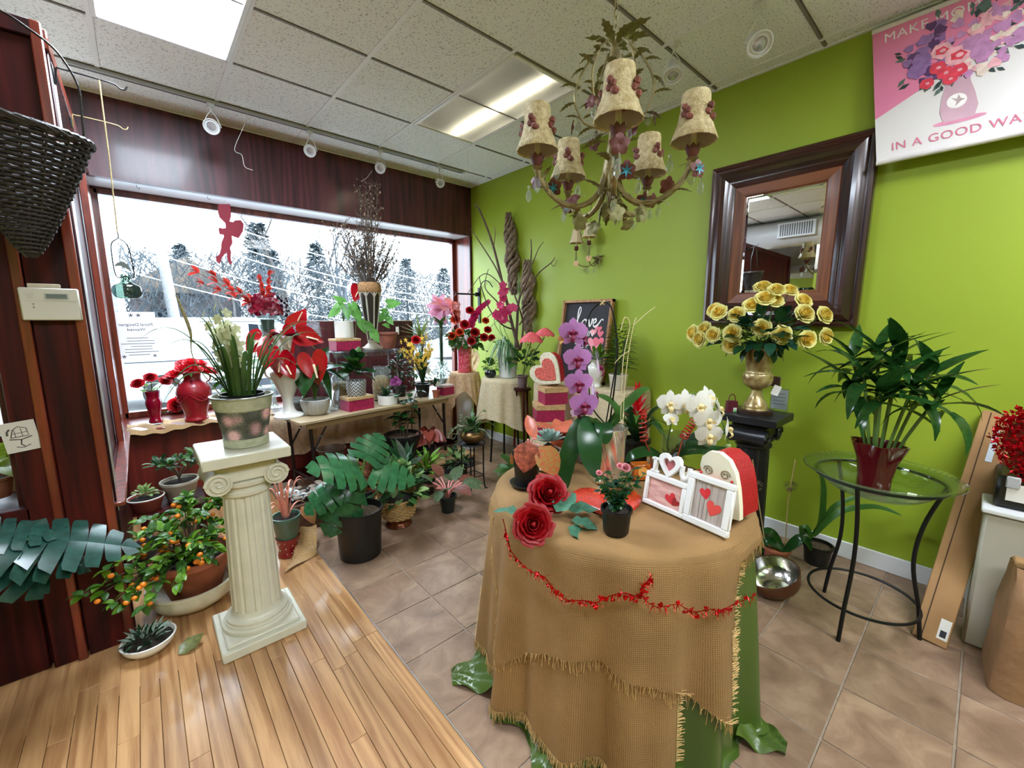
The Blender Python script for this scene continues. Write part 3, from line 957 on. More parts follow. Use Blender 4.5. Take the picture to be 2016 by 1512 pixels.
def conifer(loc, h, w, seed, label, shape=1.0):
 r = random.Random(seed)
 t = thing('evergreen_tree', label, 'tree', loc, 0, 'evergreens across the road')
 obj('trunk', MB().tube([(0, 0, 0), (0, 0, h * .96)], [h * .018, h * .004], 6).mesh('trunk', BARK), t)
 mb = MB()
 n = 2200
 for i in range(n):
  z = h * (.08 + .92 * (1 - (1 - i / n) ** 1.0))
  rr = w * (1 - z / h) ** .8 + .05
  a = r.uniform(0, 2 * PI); k = r.uniform(.25, 1)
  p = V(math.cos(a) * rr * k, math.sin(a) * rr * k, z - rr * k * .25)
  d = V(math.cos(a + r.uniform(-.6, .6)), math.sin(a + r.uniform(-.6, .6)), r.uniform(-.5, .3)).normalized()
  x = d.cross(V(0, 0, 1)).normalized() * r.uniform(.05, .09) * h * .25
  L_ = r.uniform(.05, .11) * h * .75
  mb.add([p - x * .3, p + d * L_ * .5 - x, p + d * L_, p + d * L_ * .5 + x], [(0, 1, 2, 3)])
 o = obj('needles', mb.mesh('needles', NEEDLE, 180), t); o['kind'] = 'stuff'
 return t
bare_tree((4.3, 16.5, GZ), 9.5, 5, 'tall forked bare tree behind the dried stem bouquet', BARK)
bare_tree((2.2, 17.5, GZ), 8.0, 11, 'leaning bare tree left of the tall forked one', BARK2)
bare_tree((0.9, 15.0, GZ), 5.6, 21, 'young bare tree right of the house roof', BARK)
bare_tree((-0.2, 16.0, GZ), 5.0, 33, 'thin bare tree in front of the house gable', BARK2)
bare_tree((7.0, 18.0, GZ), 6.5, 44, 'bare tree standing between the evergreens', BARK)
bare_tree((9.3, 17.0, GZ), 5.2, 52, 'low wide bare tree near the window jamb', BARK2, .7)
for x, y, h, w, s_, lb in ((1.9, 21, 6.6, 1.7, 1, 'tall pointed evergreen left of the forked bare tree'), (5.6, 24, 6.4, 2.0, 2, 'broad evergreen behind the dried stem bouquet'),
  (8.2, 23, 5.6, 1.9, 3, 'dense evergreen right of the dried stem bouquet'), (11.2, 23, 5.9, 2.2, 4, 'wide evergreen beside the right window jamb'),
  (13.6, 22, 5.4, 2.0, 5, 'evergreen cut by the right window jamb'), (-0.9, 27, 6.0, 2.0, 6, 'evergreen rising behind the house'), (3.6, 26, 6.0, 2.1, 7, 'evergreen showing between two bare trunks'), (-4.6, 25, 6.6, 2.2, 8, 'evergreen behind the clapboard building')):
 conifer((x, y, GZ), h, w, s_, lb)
# brush along the far side of the road
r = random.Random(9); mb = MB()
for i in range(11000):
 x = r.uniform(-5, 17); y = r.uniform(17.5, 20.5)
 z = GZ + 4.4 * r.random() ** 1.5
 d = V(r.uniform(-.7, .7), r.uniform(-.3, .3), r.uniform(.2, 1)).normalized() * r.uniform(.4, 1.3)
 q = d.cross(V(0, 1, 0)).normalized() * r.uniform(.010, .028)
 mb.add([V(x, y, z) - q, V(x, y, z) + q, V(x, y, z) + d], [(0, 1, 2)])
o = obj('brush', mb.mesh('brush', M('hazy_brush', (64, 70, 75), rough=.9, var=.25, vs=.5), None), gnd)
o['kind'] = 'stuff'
# pale parked cars far off beside the right jamb
for k, (x, y, c_, lb) in enumerate(((6.6, 11.0, (196, 198, 204), 'pale silver car parked far off near the right jamb'), (9.6, 13.5, (150, 60, 56), 'small red car parked beyond the silver one'))):
 t = thing('parked_car', lb, 'car', (x, y, GZ))
 pr = [(0, .3), (0, .75), (.8, .9), (1.4, 1.35), (2.9, 1.35), (3.6, .95), (4.2, .85), (4.3, .3)]
 obj('body', MB().prism(pr[::-1], 0, 1.6, lambda x, y, z: (x, z, y)).mesh('body', M('car_paint_%d' % k, c_, rough=.25, coat=.5)), t)
 obj('side_window', MB().prism([(1.2, .95), (3.1, .95), (2.8, 1.28), (1.5, 1.28)], -.01, .02, lambda x, y, z: (x, z, y)).mesh('side_window', DARKGL), t)
 for wx in (.85, 3.45):
  obj('wheel', MB().lathe([(.2, -.08), (.3, -.07), (.3, .07), (.2, .08)], (0, 0, 0), 20).mesh('wheel', TYRE), t, (wx, .08, .3), (PI / 2, 0, 0))
# ================================================================ track, spot lamps, loose ceiling wires
TRACKM = M('grey_white_track', (170, 171, 175), rough=0.45, var=0.03)
LAMPW = M('white_lamp_metal', (214, 214, 216), rough=0.35, var=0.03)
tk = thing('lighting_track', 'pale ceiling track running along the dark wooden valance', 'track', (-1.86, -0.43, 2.984))
obj('rail', MB().box((0, 0, 0), (2.9, 0.036, 0.022), b=0.003).mesh('rail', TRACKM), tk)
obj('slot', MB().box((0, 0, -0.0115), (2.86, 0.012, 0.003)).mesh('slot', M('dark_slot', (90, 90, 94), rough=0.6)), tk)
obj('end_cap', MB().box((1.46, 0, 0), (0.03, 0.04, 0.026), b=0.003).mesh('end_cap', LAMPW), tk)
def spot(loc, d, label, grp, s=1.0, drop=0.10):
 t = thing('track_spotlight', label, 'spotlight', loc, 0, grp)
 obj('clip', MB().box((0, 0, -0.008), (0.045, 0.03, 0.02), b=0.004).mesh('clip', LAMPW), t)
 obj('stalk', MB().tube([(0, 0, -0.018), (0, 0, -0.045)], 0.008, 8).mesh('stalk', LAMPW), t)
 d = V(d).normalized()
 c = V(0, 0, -drop - 0.045)
 side = d.cross(V(0, 0, 1)).normalized()
 for k in (-1, 1):
  obj('wire_arm', MB().tube(spline([(0, 0, -0.045), c * .6 + side * (k * .03 * s), c + side * (k * .052 * s), c + side * (k * .054 * s) + d * .02], 5), 0.0028, 5).mesh('wire_arm', LAMPW), t)
 m = face(c, d, (0, 0, 1), s)
 h = obj('lamp_head', MB().lathe([(.010, -.075), (.022, -.072), (.024, -.03), (.030, -.02), (.048, .018), (.052, .03), (.052, .036), (.046, .037), (.044, .030), (.036, .029), (.034, .034), (.030, .034), (.029, .028), (.0005, .022)], (0, 0, 0), 24).mesh('lamp_head', LAMPW, 35), t, mtx=m)
 obj('lens', MB().lathe([(.0285, .0285), (.015, .032), (.0005, .033)], (0, 0, 0), 20, cap=False).mesh('lens', M('grey_lamp_lens', (190, 192, 196), rough=.12, metal=.5)), h)
 return t
spot((-2.585, -0.43, 2.973), (-.28, -.80, -.50), 'white spotlight nearest the wicker cone basket', 'spotlights on the window track')
spot((-1.92, -0.43, 2.973), (-.5, -.72, -.5), 'white spotlight second from the wicker cone basket', 'spotlights on the window track', .92)
spot((-1.315, -0.43, 2.973), (-.6, -.66, -.42), 'white spotlight third from the wicker cone basket', 'spotlights on the window track', .92)
spot((-0.69, -0.43, 2.973), (-.25, -.80, -.62), 'white spotlight nearest the green wall corner', 'spotlights on the window track', .85)
spot((-0.7, -2.93, 2.995), (-.35, -.25, -.9), 'spotlight tipped downwards behind the chandelier', 'spotlights on the ceiling grid', 1.05)
spot((-0.66, -3.36, 2.995), (-.55, -.5, -.75), 'round-faced spotlight hanging closest to the pink banner', 'spotlights on the ceiling grid', 1.15, .12)
WIREM = M('thin_white_wire', (210, 206, 200), rough=0.5)
tag(obj('loose_wire', MB().tube(spline([(-2.344, -0.43, 3.132), (-2.37, -0.43, 2.932), (-2.46, -0.43, 2.708), (-2.418, -0.43, 2.673), (-2.405, -0.43, 2.594), (-2.353, -0.43, 2.58)], 6), 0.0018, 5).mesh('loose_wire', WIREM)), 'thin white wire curling down from the track by the first spotlight', 'wire')
tag(obj('loose_wire', MB().tube(spline([(-1.387, -0.4, 2.794), (-1.443, -0.4, 2.722), (-1.497, -0.4, 2.68)], 6), 0.0018, 5).mesh('loose_wire', WIREM)), 'short white wire beside the third window spotlight', 'wire')
tag(obj('loose_wire', MB().tube(spline([(-0.668, -0.89, 2.99), (-0.75, -1.0, 2.833), (-0.74, -1.0, 2.762)], 6), 0.0018, 5).mesh('loose_wire', WIREM)), 'short white wire hanging by the ceiling corner', 'wire')
# ================================================================ mirror with deep stepped frame
MAHOG = wood('dark_mahogany_frame', (34, 14, 12), (66, 30, 26), rough=0.28, coat=0.5, axis='Z', scale=0.8, rnd=0.05)
MAHOGY = wood('dark_mahogany_frame_across', (34, 14, 12), (66, 30, 26), rough=0.28, coat=0.5, axis='Y', scale=0.8, rnd=0.05)
CHEST = wood('chestnut_inner_frame', (92, 46, 18), (128, 72, 36), rough=0.4, coat=0.2, axis='Z', scale=0.9, rnd=0.05)
CHESTY = wood('chestnut_inner_frame_across', (92, 46, 18), (128, 72, 36), rough=0.4, coat=0.2, axis='Y', scale=0.9, rnd=0.05)
mi = thing('wall_mirror', 'rectangular mirror in a wide stepped dark wooden frame on the green wall', 'mirror', (0.0, -3.345, 1.943))
HW, HH = 0.443, 0.535
def frame_side(name, prof, k, mats):
 vs = []
 n = len(prof)
 for e in (-1, 1):
  for ins, h in prof:
   a, b = HW - ins, HH - ins
   y, z = ((e * a, b), (-b and -a, e * b), (e * a, -b), (a, e * b))[k] if k != 1 else (-a, e * b)
   vs.append((-h, y, z))
 fs = [(i, i + 1, n + i + 1, n + i) for i in range(n - 1)]
 if k in (1, 2):
  fs = [f[::-1] for f in fs]
 return obj(name, MB().add(vs, fs).mesh(name, mats[0] if k in (1, 3) else mats[1], 25), mi)
P1 = [(0, 0), (0, .045), (.006, .055), (.020, .058), (.028, .052), (.034, .050), (.040, .056), (.052, .064), (.075, .070), (.098, .064), (.112, .050), (.118, .046), (.126, .046), (.132, .040), (.150, .030), (.155, .026)]
P2 = [(.155, .026), (.158, .030), (.215, .024), (.224, .018), (.226, .008)]
for k in range(4):
 frame_side('outer_moulding', P1, k, (MAHOG, MAHOGY))
 frame_side('inner_slip', P2, k, (CHEST, CHESTY))
mm_, N_, L_, B_ = _nodes('silvered_mirror')
B_.inputs['Metallic'].default_value = 1; B_.inputs['Roughness'].default_value = 0.015; B_.inputs['Base Color'].default_value = (0.88, 0.9, 0.9, 1)
obj('mirror_glass', MB().box((-0.010, 0, 0), (0.006, 0.448, 0.632)).mesh('mirror_glass', mm_), mi)
BEV = MB()
a, b, q = .2165, .3085, .014
for y0, z0, y1, z1 in ((-a, -b, a, -b), (a, -b, a, b), (a, b, -a, b), (-a, b, -a, -b)):
 yi0, zi0 = y0 * (1 - q / a), z0 * (1 - q / b); yi1, zi1 = y1 * (1 - q / a), z1 * (1 - q / b)
 BEV.add([(-.0132, y0, z0), (-.0132, y1, z1), (-.0168, yi1, zi1), (-.0168, yi0, zi0)], [(3, 2, 1, 0)])
obj('bevel', BEV.mesh('bevel', mm_, None), mi)
# ================================================================ pink banner
bn = thing('hanging_banner', 'pink and white flower banner hanging from the ceiling against the green wall', 'banner', (-0.045, -3.70, 2.966))
def bpt(y, z, o=0.0):
 return (-0.05 * (z / 0.7) - o, -y - 0.095 * (z / .7), -z)
BW, BH = 1.15, 0.69
obj('sheet', MB().grid(lambda u, v: bpt(u * BW, v * BH), 10, 10).mesh('sheet', M('white_vinyl', (232, 228, 230), rough=.35, var=.01), 180), bn)
def bpoly(name, pts, m, o):
 n = len(pts)
 return obj(name, MB().add([bpt(y, z, o) for y, z in pts], [tuple(range(n))]).mesh(name, m, None), bn)
PINK = M('bright_pink_print', (236, 138, 178), rough=.35, var=.02)
bpoly('pink_field', [(0, 0), (.92, 0), (0, .462)], PINK, .0012)
obj('bottom_rail', MB().tube([bpt(0, BH, 0), bpt(BW, BH, 0)], .014, 10).mesh('bottom_rail', M('pale_plastic_rail', (226, 222, 222), rough=.3)), bn)
obj('top_rail', MB().tube([bpt(0, 0.005, 0), bpt(BW, 0.005, 0)], .012, 10).mesh('top_rail', M('pale_plastic_rail', (226, 222, 222), rough=.3)), bn)
def btext(txt, y, z, size, m, name):
 me = text_mesh(txt, size, m, .0004, 'LEFT', 0, space=1.08)
 for v in me.vertices:
  x, yy = v.co.x, v.co.y
  v.co = bpt(y + x, z - yy, .0016 + v.co.z)
 me.update()
 return obj(name, me, bn)
btext('MAKE MOM', .045, .062, .062, M('white_print', (244, 238, 240), rough=.4), 'lettering')
btext('IN A GOOD WAY', .06, .625, .056, M('rose_print', (214, 120, 150), rough=.4), 'lettering')
# printed bouquet: vase, leaves, blossoms as flat print
def disc(y, z, r, n=10, k=1.0, ph=0.0, wob=0.0):
 return [(y + r * (1 + wob * math.sin(5 * a + ph)) * math.cos(a), z + k * r * (1 + wob * math.sin(5 * a + ph)) * math.sin(a)) for a in [2 * PI * i / n for i in range(n)]]
VX, VZ = 0.305, 0.455
bpoly('printed_shadow', disc(VX + .0, VZ + .112, .09, 16, .14), M('pink_shadow_print', (226, 150, 184), rough=.4), .0013)
bpoly('printed_vase', [(VX - .045, VZ - .12), (VX - .042, VZ - .06), (VX - .056, VZ + .0), (VX - .064, VZ + .06), (VX - .05, VZ + .11), (VX + .05, VZ + .11), (VX + .064, VZ + .06), (VX + .056, VZ + .0), (VX + .042, VZ - .06), (VX + .045, VZ - .12)], M('mauve_vase_print', (214, 176, 194), rough=.4), .0018)
bpoly('printed_emblem', disc(VX - .005, VZ + .02, .034, 20), M('white_print', (244, 238, 240)), .0023)
bpoly('printed_emblem_bird', [(VX - .024, VZ + .0), (VX - .004, VZ + .012), (VX + .002, VZ - .008), (VX + .008, VZ + .012), (VX + .024, VZ + .02), (VX + .008, VZ + .026), (VX - .01, VZ + .045), (VX - .006, VZ + .024)], M('taupe_print', (186, 166, 170), rough=.4), .0026)
r = random.Random(4)
FCOL = [('plum_print', (92, 62, 108)), ('violet_print', (150, 112, 170)), ('lilac_print', (196, 140, 190)), ('blush_print', (240, 178, 190)), ('coral_print', (226, 70, 92)), ('cream_print', (236, 216, 206)), ('leaf_print', (48, 66, 70)), ('sage_print', (92, 112, 106))]
FM_ = [M(n, c, rough=.4, var=.15, vs=40) for n, c in FCOL]
bq = []
for i in range(60):
 a = r.uniform(0, 2 * PI); q = r.uniform(.12, .235)
 y, z = VX + .015 + q * math.cos(a) * .98, .225 + q * math.sin(a) * .78
 L2 = r.uniform(.03, .055); b = a + r.uniform(-.5, .5)
 ca, sa = math.cos(b), math.sin(b)
 bq.append((6 if r.random() < .7 else 7, [(y, z), (y + ca * L2 * .5 - sa * L2 * .22, z + sa * L2 * .5 + ca * L2 * .22), (y + ca * L2, z + sa * L2), (y + ca * L2 * .5 + sa * L2 * .22, z + sa * L2 * .5 - ca * L2 * .22)]))
for i in range(120):
 a = r.uniform(0, 2 * PI); q = .205 * r.random() ** .5
 y, z = VX + .015 + q * math.cos(a) * .95, .215 + q * math.sin(a) * .80
 left = y < VX - .02
 c_ = r.choice([0, 1, 1] if left else [2, 2, 3, 5])
 if z < .1 and not left: c_ = r.choice([5, 3, 7])
 bq.append((c_, disc(y, z, r.uniform(.012, .026), 8, 1, r.random() * 6, .25)))
for (y, z, s_, c_) in ((.29, .19, .038, 3), (.345, .235, .046, 3), (.275, .265, .03, 4), (.30, .30, .03, 4), (.345, .305, .03, 4), (.315, .335, .026, 4), (.235, .325, .026, 4), (.395, .2, .036, 2), (.42, .25, .04, 2), (.22, .2, .036, 1), (.2, .25, .036, 1)):
 y -= .035; z += .03
 bq.append((c_, disc(y, z, s_, 12, 1, 0, .1)))
 bq.append((min(4, c_ + 1) if c_ in (3,) else c_, disc(y, z, s_ * .6, 10, .8, 1, .15)))
 bq.append((3 if c_ == 4 else c_, disc(y + s_ * .1, z, s_ * .3, 8, .8)))
for k in range(8):
 mb = MB()
 for i, (c_, pts) in enumerate(bq):
  if c_ == k:
   mb.add([bpt(y, z, .0020 + i * .000012) for y, z in pts], [tuple(range(len(pts)))])
 o = obj('printed_bouquet', mb.mesh('printed_bouquet', FM_[k], None), bn); o['kind'] = 'stuff'
# ================================================================ chandelier
CHX, CHY = -1.803, -3.328
ANT = M('antique_olive_gold_metal', (128, 114, 72), rough=.5, metal=.3, var=.3, vs=25, bump=.2)
ANTG = M('antique_green_metal_leaf', (128, 124, 78), rough=.55, metal=.25, var=.3, vs=20)
RUST = M('burgundy_metal_petal', (92, 44, 38), rough=.5, metal=.2, var=.3, vs=30)
TEAL = M('teal_metal_petal', (40, 132, 150), rough=.45, metal=.2)
CRYS = glass('cut_crystal', (244, 246, 246), gloss=.03, ior=1.9, body=.12)
SHADEM = M('beaded_cream_shade', (196, 172, 120), rough=.35, var=.3, vs=60, bump=.9, bs=150, rgb2=(232, 216, 170), trl=.25)
SHADEF = M('beaded_plum_flower', (120, 62, 50), rough=.3, var=.4, vs=70, bump=.9, bs=150)
SHADEI = M('shade_lining', (196, 184, 164), rough=.8, var=.05, trl=.3)
CANDLE = M('ivory_candle_sleeve', (214, 200, 172), rough=.5, var=.05)
ch = thing('chandelier', 'five-arm antique gold leaf chandelier with beaded shades over the round table', 'chandelier', (CHX, CHY, 1.82))
def chl(name, me, mtx, par=None):
 return obj(name, me, par or ch, mtx=mtx)
obj('column', MB().lathe(ipol([(.004, 0), (.018, .02), (.012, .06), (.022, .12), (.030, .16), (.016, .24), (.010, .36), (.018, .44), (.024, .5), (.008, .58)], 3), (0, 0, 0), 14).mesh('column', ANT), ch)
OAKL = [leafmesh('ovate', ANTG, .9, .3, .35), leafmesh('lance', ANTG, 1.1, .3, .3), leafmesh('ovate', ANTG, 1.6, .2, .4)]
def rag(kind, mat):
 k = 'rag' + kind + mat.name
 if k in _FM: return _FM[k]
 mb = MB(); vs = []; fs = []
 n = 9
 for i in range(n + 1):
  t = i / n; w = .24 * math.sin(PI * (t * .92 + .06)) ** .7 * (1 if i % 2 else .62)
  z = .12 * math.sin(t * 2.6) - .45 * t * t
  vs += [(-w, t + (.05 if i % 2 else 0), z - .4 * w), (0, t, z), (w, t + (.05 if i % 2 else 0), z - .4 * w)]
 for i in range(n):
  for q in (0, 1):
   fs.append((i * 3 + q, i * 3 + q + 1, (i + 1) * 3 + q + 1, (i + 1) * 3 + q))
 _FM[k] = mb.add(vs, fs).mesh('acanthus', mat, 60)
 return _FM[k]
AC = rag('a', ANTG)
r = random.Random(12)
for i in range(9):       # crown of leaves at the top
 a = i * 2.4
 leaf(ch, AC, (math.cos(a) * .015, math.sin(a) * .015, .555 + .01 * (i % 3)), rdir(a, .75 - .1 * (i % 4)), .06 + .022 * (i % 3), 0, 'crown_leaf')
for i in range(14):      # leaves down the column
 a = i * 2.4
 leaf(ch, AC, (math.cos(a) * .02, math.sin(a) * .02, .05 + .5 * i / 14), rdir(a, .9 if i % 2 else .3), .085, 0, 'column_leaf')
for i in range(8):
 a = i * 2.4
 leaf(ch, AC, (math.cos(a) * .014, math.sin(a) * .014, .06), rdir(a, -.9), .075, 0, 'foot_leaf')
def crystal(p, s, par=None):
 k = 'crystal'
 if k not in _FM:
  _FM[k] = MB().lathe([(.0005, -.05), (.010, -.038), (.0125, -.028), (.008, -.008), (.002, 0)], (0, 0, 0), 6).mesh('crystal_drop', CRYS, 10)
  _FM['bead'] = MB().ball((0, 0, .008), .006, 6, 4).mesh('crystal_bead', CRYS, 10)
 o = obj('crystal_drop', _FM[k], par or ch, p, None, None, s)
 obj('bead', _FM['bead'], o)
 return o
def metal_flower(p, d, s, m, teal=False, par=None):
 me = star_mesh('mf' + m.name, m, 5, 1.6, .7, 'oval', .3)
 o = obj('metal_flower', me, par or ch, mtx=face(p, d, (0, 0, 1), s))
 if teal:
  obj('flower_centre', star_mesh('mft', TEAL, 6, 1.0, .5, 'lance', .6), o, mtx=Matrix.Translation((0, 0, .1)) @ Matrix.Diagonal((.7, .7, .7, 1)))
 return o
A0 = -2.513
CUP = []
for k in range(5):
 a = A0 + 2 * PI * k / 5 + .06
 ca, sa = math.cos(a), math.sin(a)
 pt = lambda rr, z: (ca * rr, sa * rr, z)
 path = spline([pt(.016, .16), pt(.05, .075), pt(.12, .035), pt(.19, .05), pt(.245, .10), pt(.27, .155)], 5)
 arm = obj('arm', MB().tube(path, lambda t: .0115 - .0035 * t, 8).mesh('arm', ANT), ch)
 tw = [p + V(.009 * math.cos(i * .9), .009 * math.sin(i * .9), .006 * math.sin(i * 1.3)) for i, p in enumerate(path)]
 obj('arm_vine', MB().tube(tw, .005, 5).mesh('arm_vine', ANT), arm)
 for i in (5, 9, 13, 17, 21):
  leaf(arm, AC, path[i], (path[i + 1] - path[i]).normalized() + V(r.uniform(-.9, .9), r.uniform(-.9, .9), r.uniform(-.6, .5)), .055, 0, 'arm_leaf')
 c = V(pt(.27, .155))
 # cup of metal petals, candle sleeve, shade
 cup = obj('candle_cup', MB().lathe([(.004, -.012), (.012, -.004), (.02, .004), (.004, .006)], (0, 0, 0), 12).mesh('candle_cup', ANT), ch, c)
 for i in range(7):
  b = 2 * PI * i / 7
  leaf(cup, leafmesh('oval', RUST, -.5, .35), (math.cos(b) * .008, math.sin(b) * .008, 0), rdir(b, .95), .05, 0, 'cup_petal', w=.9)
 obj('candle_sleeve', MB().lathe([(.0095, .0), (.0095, .085), (.004, .09)], (0, 0, 0), 12).mesh('candle_sleeve', CANDLE), cup)
 sp = [(.071, .055), (.073, .058), (.062, .085), (.052, .115), (.046, .15), (.0445, .19), (.042, .2)]
 sh = obj('lamp_shade', MB().lathe(sp + [(.0405, .199), (.043, .185), (.0445, .15), (.0505, .115), (.0605, .086), (.0695, .057), (.071, .055)], (0, 0, 0), 28, lambda an, rr, z: rr * (1 + .012 * math.sin(an * 14 + z * 90)), cap=False).mesh('lamp_shade', SHADEM, 60), cup)
 obj('shade_lining', MB().lathe([(.068, .06), (.049, .115), (.043, .15), (.040, .195)], (0, 0, 0), 24, cap=False).mesh('shade_lining', SHADEI, 60), cup)
 for i in range(4):
  b = a + (i - 1.5) * 1.5 + .3
  for q in range(5):
   rr, z = .0505 + .006 * (q % 2), .128 + .018 * math.sin(q * 1.3)
   obj('bead_flower', MB().ball((0, 0, 0), .011, 6, 4).mesh('bead_flower', SHADEF) if 'bf' not in _FM else _FM['bf'], sh, (math.cos(b + (q - 2) * .11) * rr, math.sin(b + (q - 2) * .11) * rr, z)) if True else None
   _FM.setdefault('bf', sh.children[-1].data)
 crystal(pt(.27, .13), 1.15); crystal(pt(.30, .085), .9); crystal(pt(.17, .02), .75); crystal(pt(.2, .17), 1.0)
 # hanging flowers on thin wires
 for (rr, z, m, te) in ((.19, .085, RUST, k % 2 == 0), (.13, -.015, ANTG, False), (.285, .11, RUST, k % 2 == 1)):
  p = V(pt(rr, z)) + V(r.uniform(-.03, .03), r.uniform(-.03, .03), r.uniform(-.01, .02))
  obj('flower_wire', MB().tube(bez(pt(rr * .8, z + .03), pt(rr, z + .05), p, 6), .0012, 4).mesh('flower_wire', ANT), ch)
  metal_flower(p, V(-.6, -.6, r.uniform(-.6, .3)) + V(ca, sa, 0) * .5, .032, m, te)
# curling vines rising outside the column
for k in range(6):
 a = A0 + 2 * PI * k / 6 + .5
 ca, sa = math.cos(a), math.sin(a)
 path = spline([(ca * .02, sa * .02, .30), (ca * .10, sa * .10, .33), (ca * .135, sa * .135, .42), (ca * .10, sa * .10, .51), (ca * .05, sa * .05, .56)], 5)
 v_ = obj('vine', MB().tube(path, .004, 5).mesh('vine', ANT), ch)
 for i in range(3, 20, 3):
  leaf(v_, AC, path[i], V(ca, sa, r.uniform(-.5, .9)) + V(r.uniform(-.6, .6), r.uniform(-.6, .6), 0), .055, 0, 'vine_leaf')
 crystal((ca * .12, sa * .12, .34), .9)
 metal_flower((ca * .14, sa * .14, .30 + .02 * (k % 3)), (ca, sa, .2), .026, RUST, False)
# chain up to the ceiling
cz = .585
lk = MB().tube([(.007 * math.cos(t) , 0, .016 * math.sin(t)) for t in [2 * PI * i / 12 for i in range(13)]], .0022, 5).mesh('chain_link', ANT)
i = 0
while cz < 1.165:
 obj('chain_link', lk, ch, (0, 0, cz), (0, 0, i * PI / 2)); cz += .027; i += 1
obj('ceiling_rose', MB().lathe([(.012, 1.155), (.05, 1.165), (.052, 1.18)], (0, 0, 0), 20).mesh('ceiling_rose', ANT), ch)
stem(ch, spline([(.01, 0, .6), (.014, .01, .8), (-.012, .008, 1.0), (.01, 0, 1.16)], 6), .0018, M('clear_cord', (190, 180, 150), rough=.4), 'cord')
# ================================================================ wall sconce
sc = thing('wall_sconce', 'small two-shade wall sconce with crystals on the green wall', 'sconce', (0.0, -1.86, 1.98))
obj('back_plate', MB().lathe([(.035, 0), (.04, .008), (.02, .018), (.0005, .022)], (0, 0, 0), 16).mesh('back_plate', ANT), sc, (0, -.06, 0), (0, -PI / 2, 0))
for k, (dy, dx, z) in enumerate(((.09, -.13, .14), (-.05, -.13, .17))):
 pth = spline([(-.015, -.06, 0), (dx * .5, (dy - .06) / 2, -.06), (dx * .95, dy, -.02), (dx, dy, z - .03)], 5)
 obj('arm', MB().tube(pth, .005, 6).mesh('arm', ANT), sc)
 cp = obj('candle_cup', MB().lathe([(.006, -.03), (.022, -.02), (.014, -.005), (.02, .006), (.004, .008)], (0, 0, 0), 12).mesh('candle_cup', RUST), sc, (dx, dy, z - .03))
 obj('candle_sleeve', MB().lathe([(.008, 0), (.008, .05)], (0, 0, 0), 10).mesh('candle_sleeve', CANDLE), cp)
 obj('lamp_shade', MB().lathe([(.066, .035), (.05, .07), (.04, .12), (.036, .15), (.034, .15), (.038, .12), (.048, .07), (.063, .036)], (0, 0, 0), 8, cap=False).mesh('lamp_shade', M('cream_fabric_shade', (232, 216, 184), rough=.8, trl=.35, var=.03), 25), cp)
 crystal((dx, dy, z - .10), 1.1, sc); crystal((dx * .5, (dy - .06) / 2 - .01, -.075), 1.0, sc)
 metal_flower((dx, dy, z - .17), (-1, -.3, 0), .03, M('peach_metal_petal', (210, 170, 120), rough=.5), False, sc)
for i in range(6):
 leaf(sc, AC, (-.02, -.06, 0), rdir(2 + i * .8, .4) + V(-.3, 0, .4 * math.sin(i * 2)), .07, 0, 'leaf')
crystal((-.04, -.10, -.01), 1.1, sc)
# ================================================================ twisted grapevine bark hung on the wall
BARKW = M('twisted_brown_bark', (124, 104, 86), rough=.9, var=.4, vs=30, bump=1.0, bs=40)
def twisted(y0, z0, y1, z1, seed, label):
 r = random.Random(seed)
 t = thing('bark_swag', label, 'wall decoration', (-0.03, (y0 + y1) / 2, z1), 0, 'twisted bark pieces on the green wall')
 n = 34; L_ = z0 - z1
 for s_ in range(5):
  ph = s_ * 2 * PI / 5
  pts = []
  for i in range(n):
   f = i / (n - 1); rr = .026 + .034 * math.sin(f * PI) ** .7 * (1 + .6 * math.sin(f * 17 + seed))
   pts.append((-.012 - .02 + rr * .7 * math.cos(f * 13 + ph), (y1 - y0) * (.5 - f) + rr * math.sin(f * 13 + ph) + .01 * math.sin(f * 9), L_ * f))
  obj('strand', MB().tube(pts, [max(.004, (.026 if s_ < 3 else .015) * (.55 + .6 * math.sin(PI * min(1, i / n + .06))) * r.uniform(.8, 1.25)) for i in range(n)], 6).mesh('strand', BARKW, 60), t)
twisted(-.775, 2.575, -.86, 1.72, 1, 'taller twisted bark swag hung on the green wall')
twisted(-1.06, 2.06, -1.10, 1.30, 2, 'shorter twisted bark swag behind the white bucket')
# ================================================================ left side: basket, thermostat, hooks, card, plants
WICK = M('dark_brown_wicker', (40, 34, 32), rough=.5, var=.4, vs=40, bump=.3)
bk = thing('wicker_cone_basket', 'dark wicker cone basket hanging on the wooden post', 'basket', (-3.385, -2.04, 1.67))
RC = V(-.0, 0.02, .445)
def cone_pt(a, f, k=1.0):
 rr = (.012 + .178 * f ** .82) * k
 return V(RC.x * f + rr * math.cos(a), RC.y * f + rr * .62 * math.sin(a), .43 * f + .018 * math.cos(a) * -f)
for i in range(18):
 a = 2 * PI * i / 18
 obj('stake', MB().tube([cone_pt(a, q / 8) for q in range(9)], .0035, 5).mesh('stake', WICK), bk)
for j in range(30):
 f = .04 + .93 * j / 29
 n = 72
 pts = [cone_pt(2 * PI * i / n, f, 1 + .03 * (1 if (i // 2 + j) % 2 else -1)) for i in range(n + 1)]
 obj('weave_row', MB().tube(pts, .0068, 5, cap=False).mesh('weave_row', WICK, 80), bk)
for k in (0, 1, 2):
 obj('rim', MB().tube([cone_pt(2 * PI * i / 40, 1.0 + .012 * math.sin(i * 1.9 + k * 2), 1.04) + V(0, 0, .006 * math.cos(i * 1.9 + k * 2)) for i in range(41)], .0085, 6, cap=False).mesh('rim', WICK), bk)
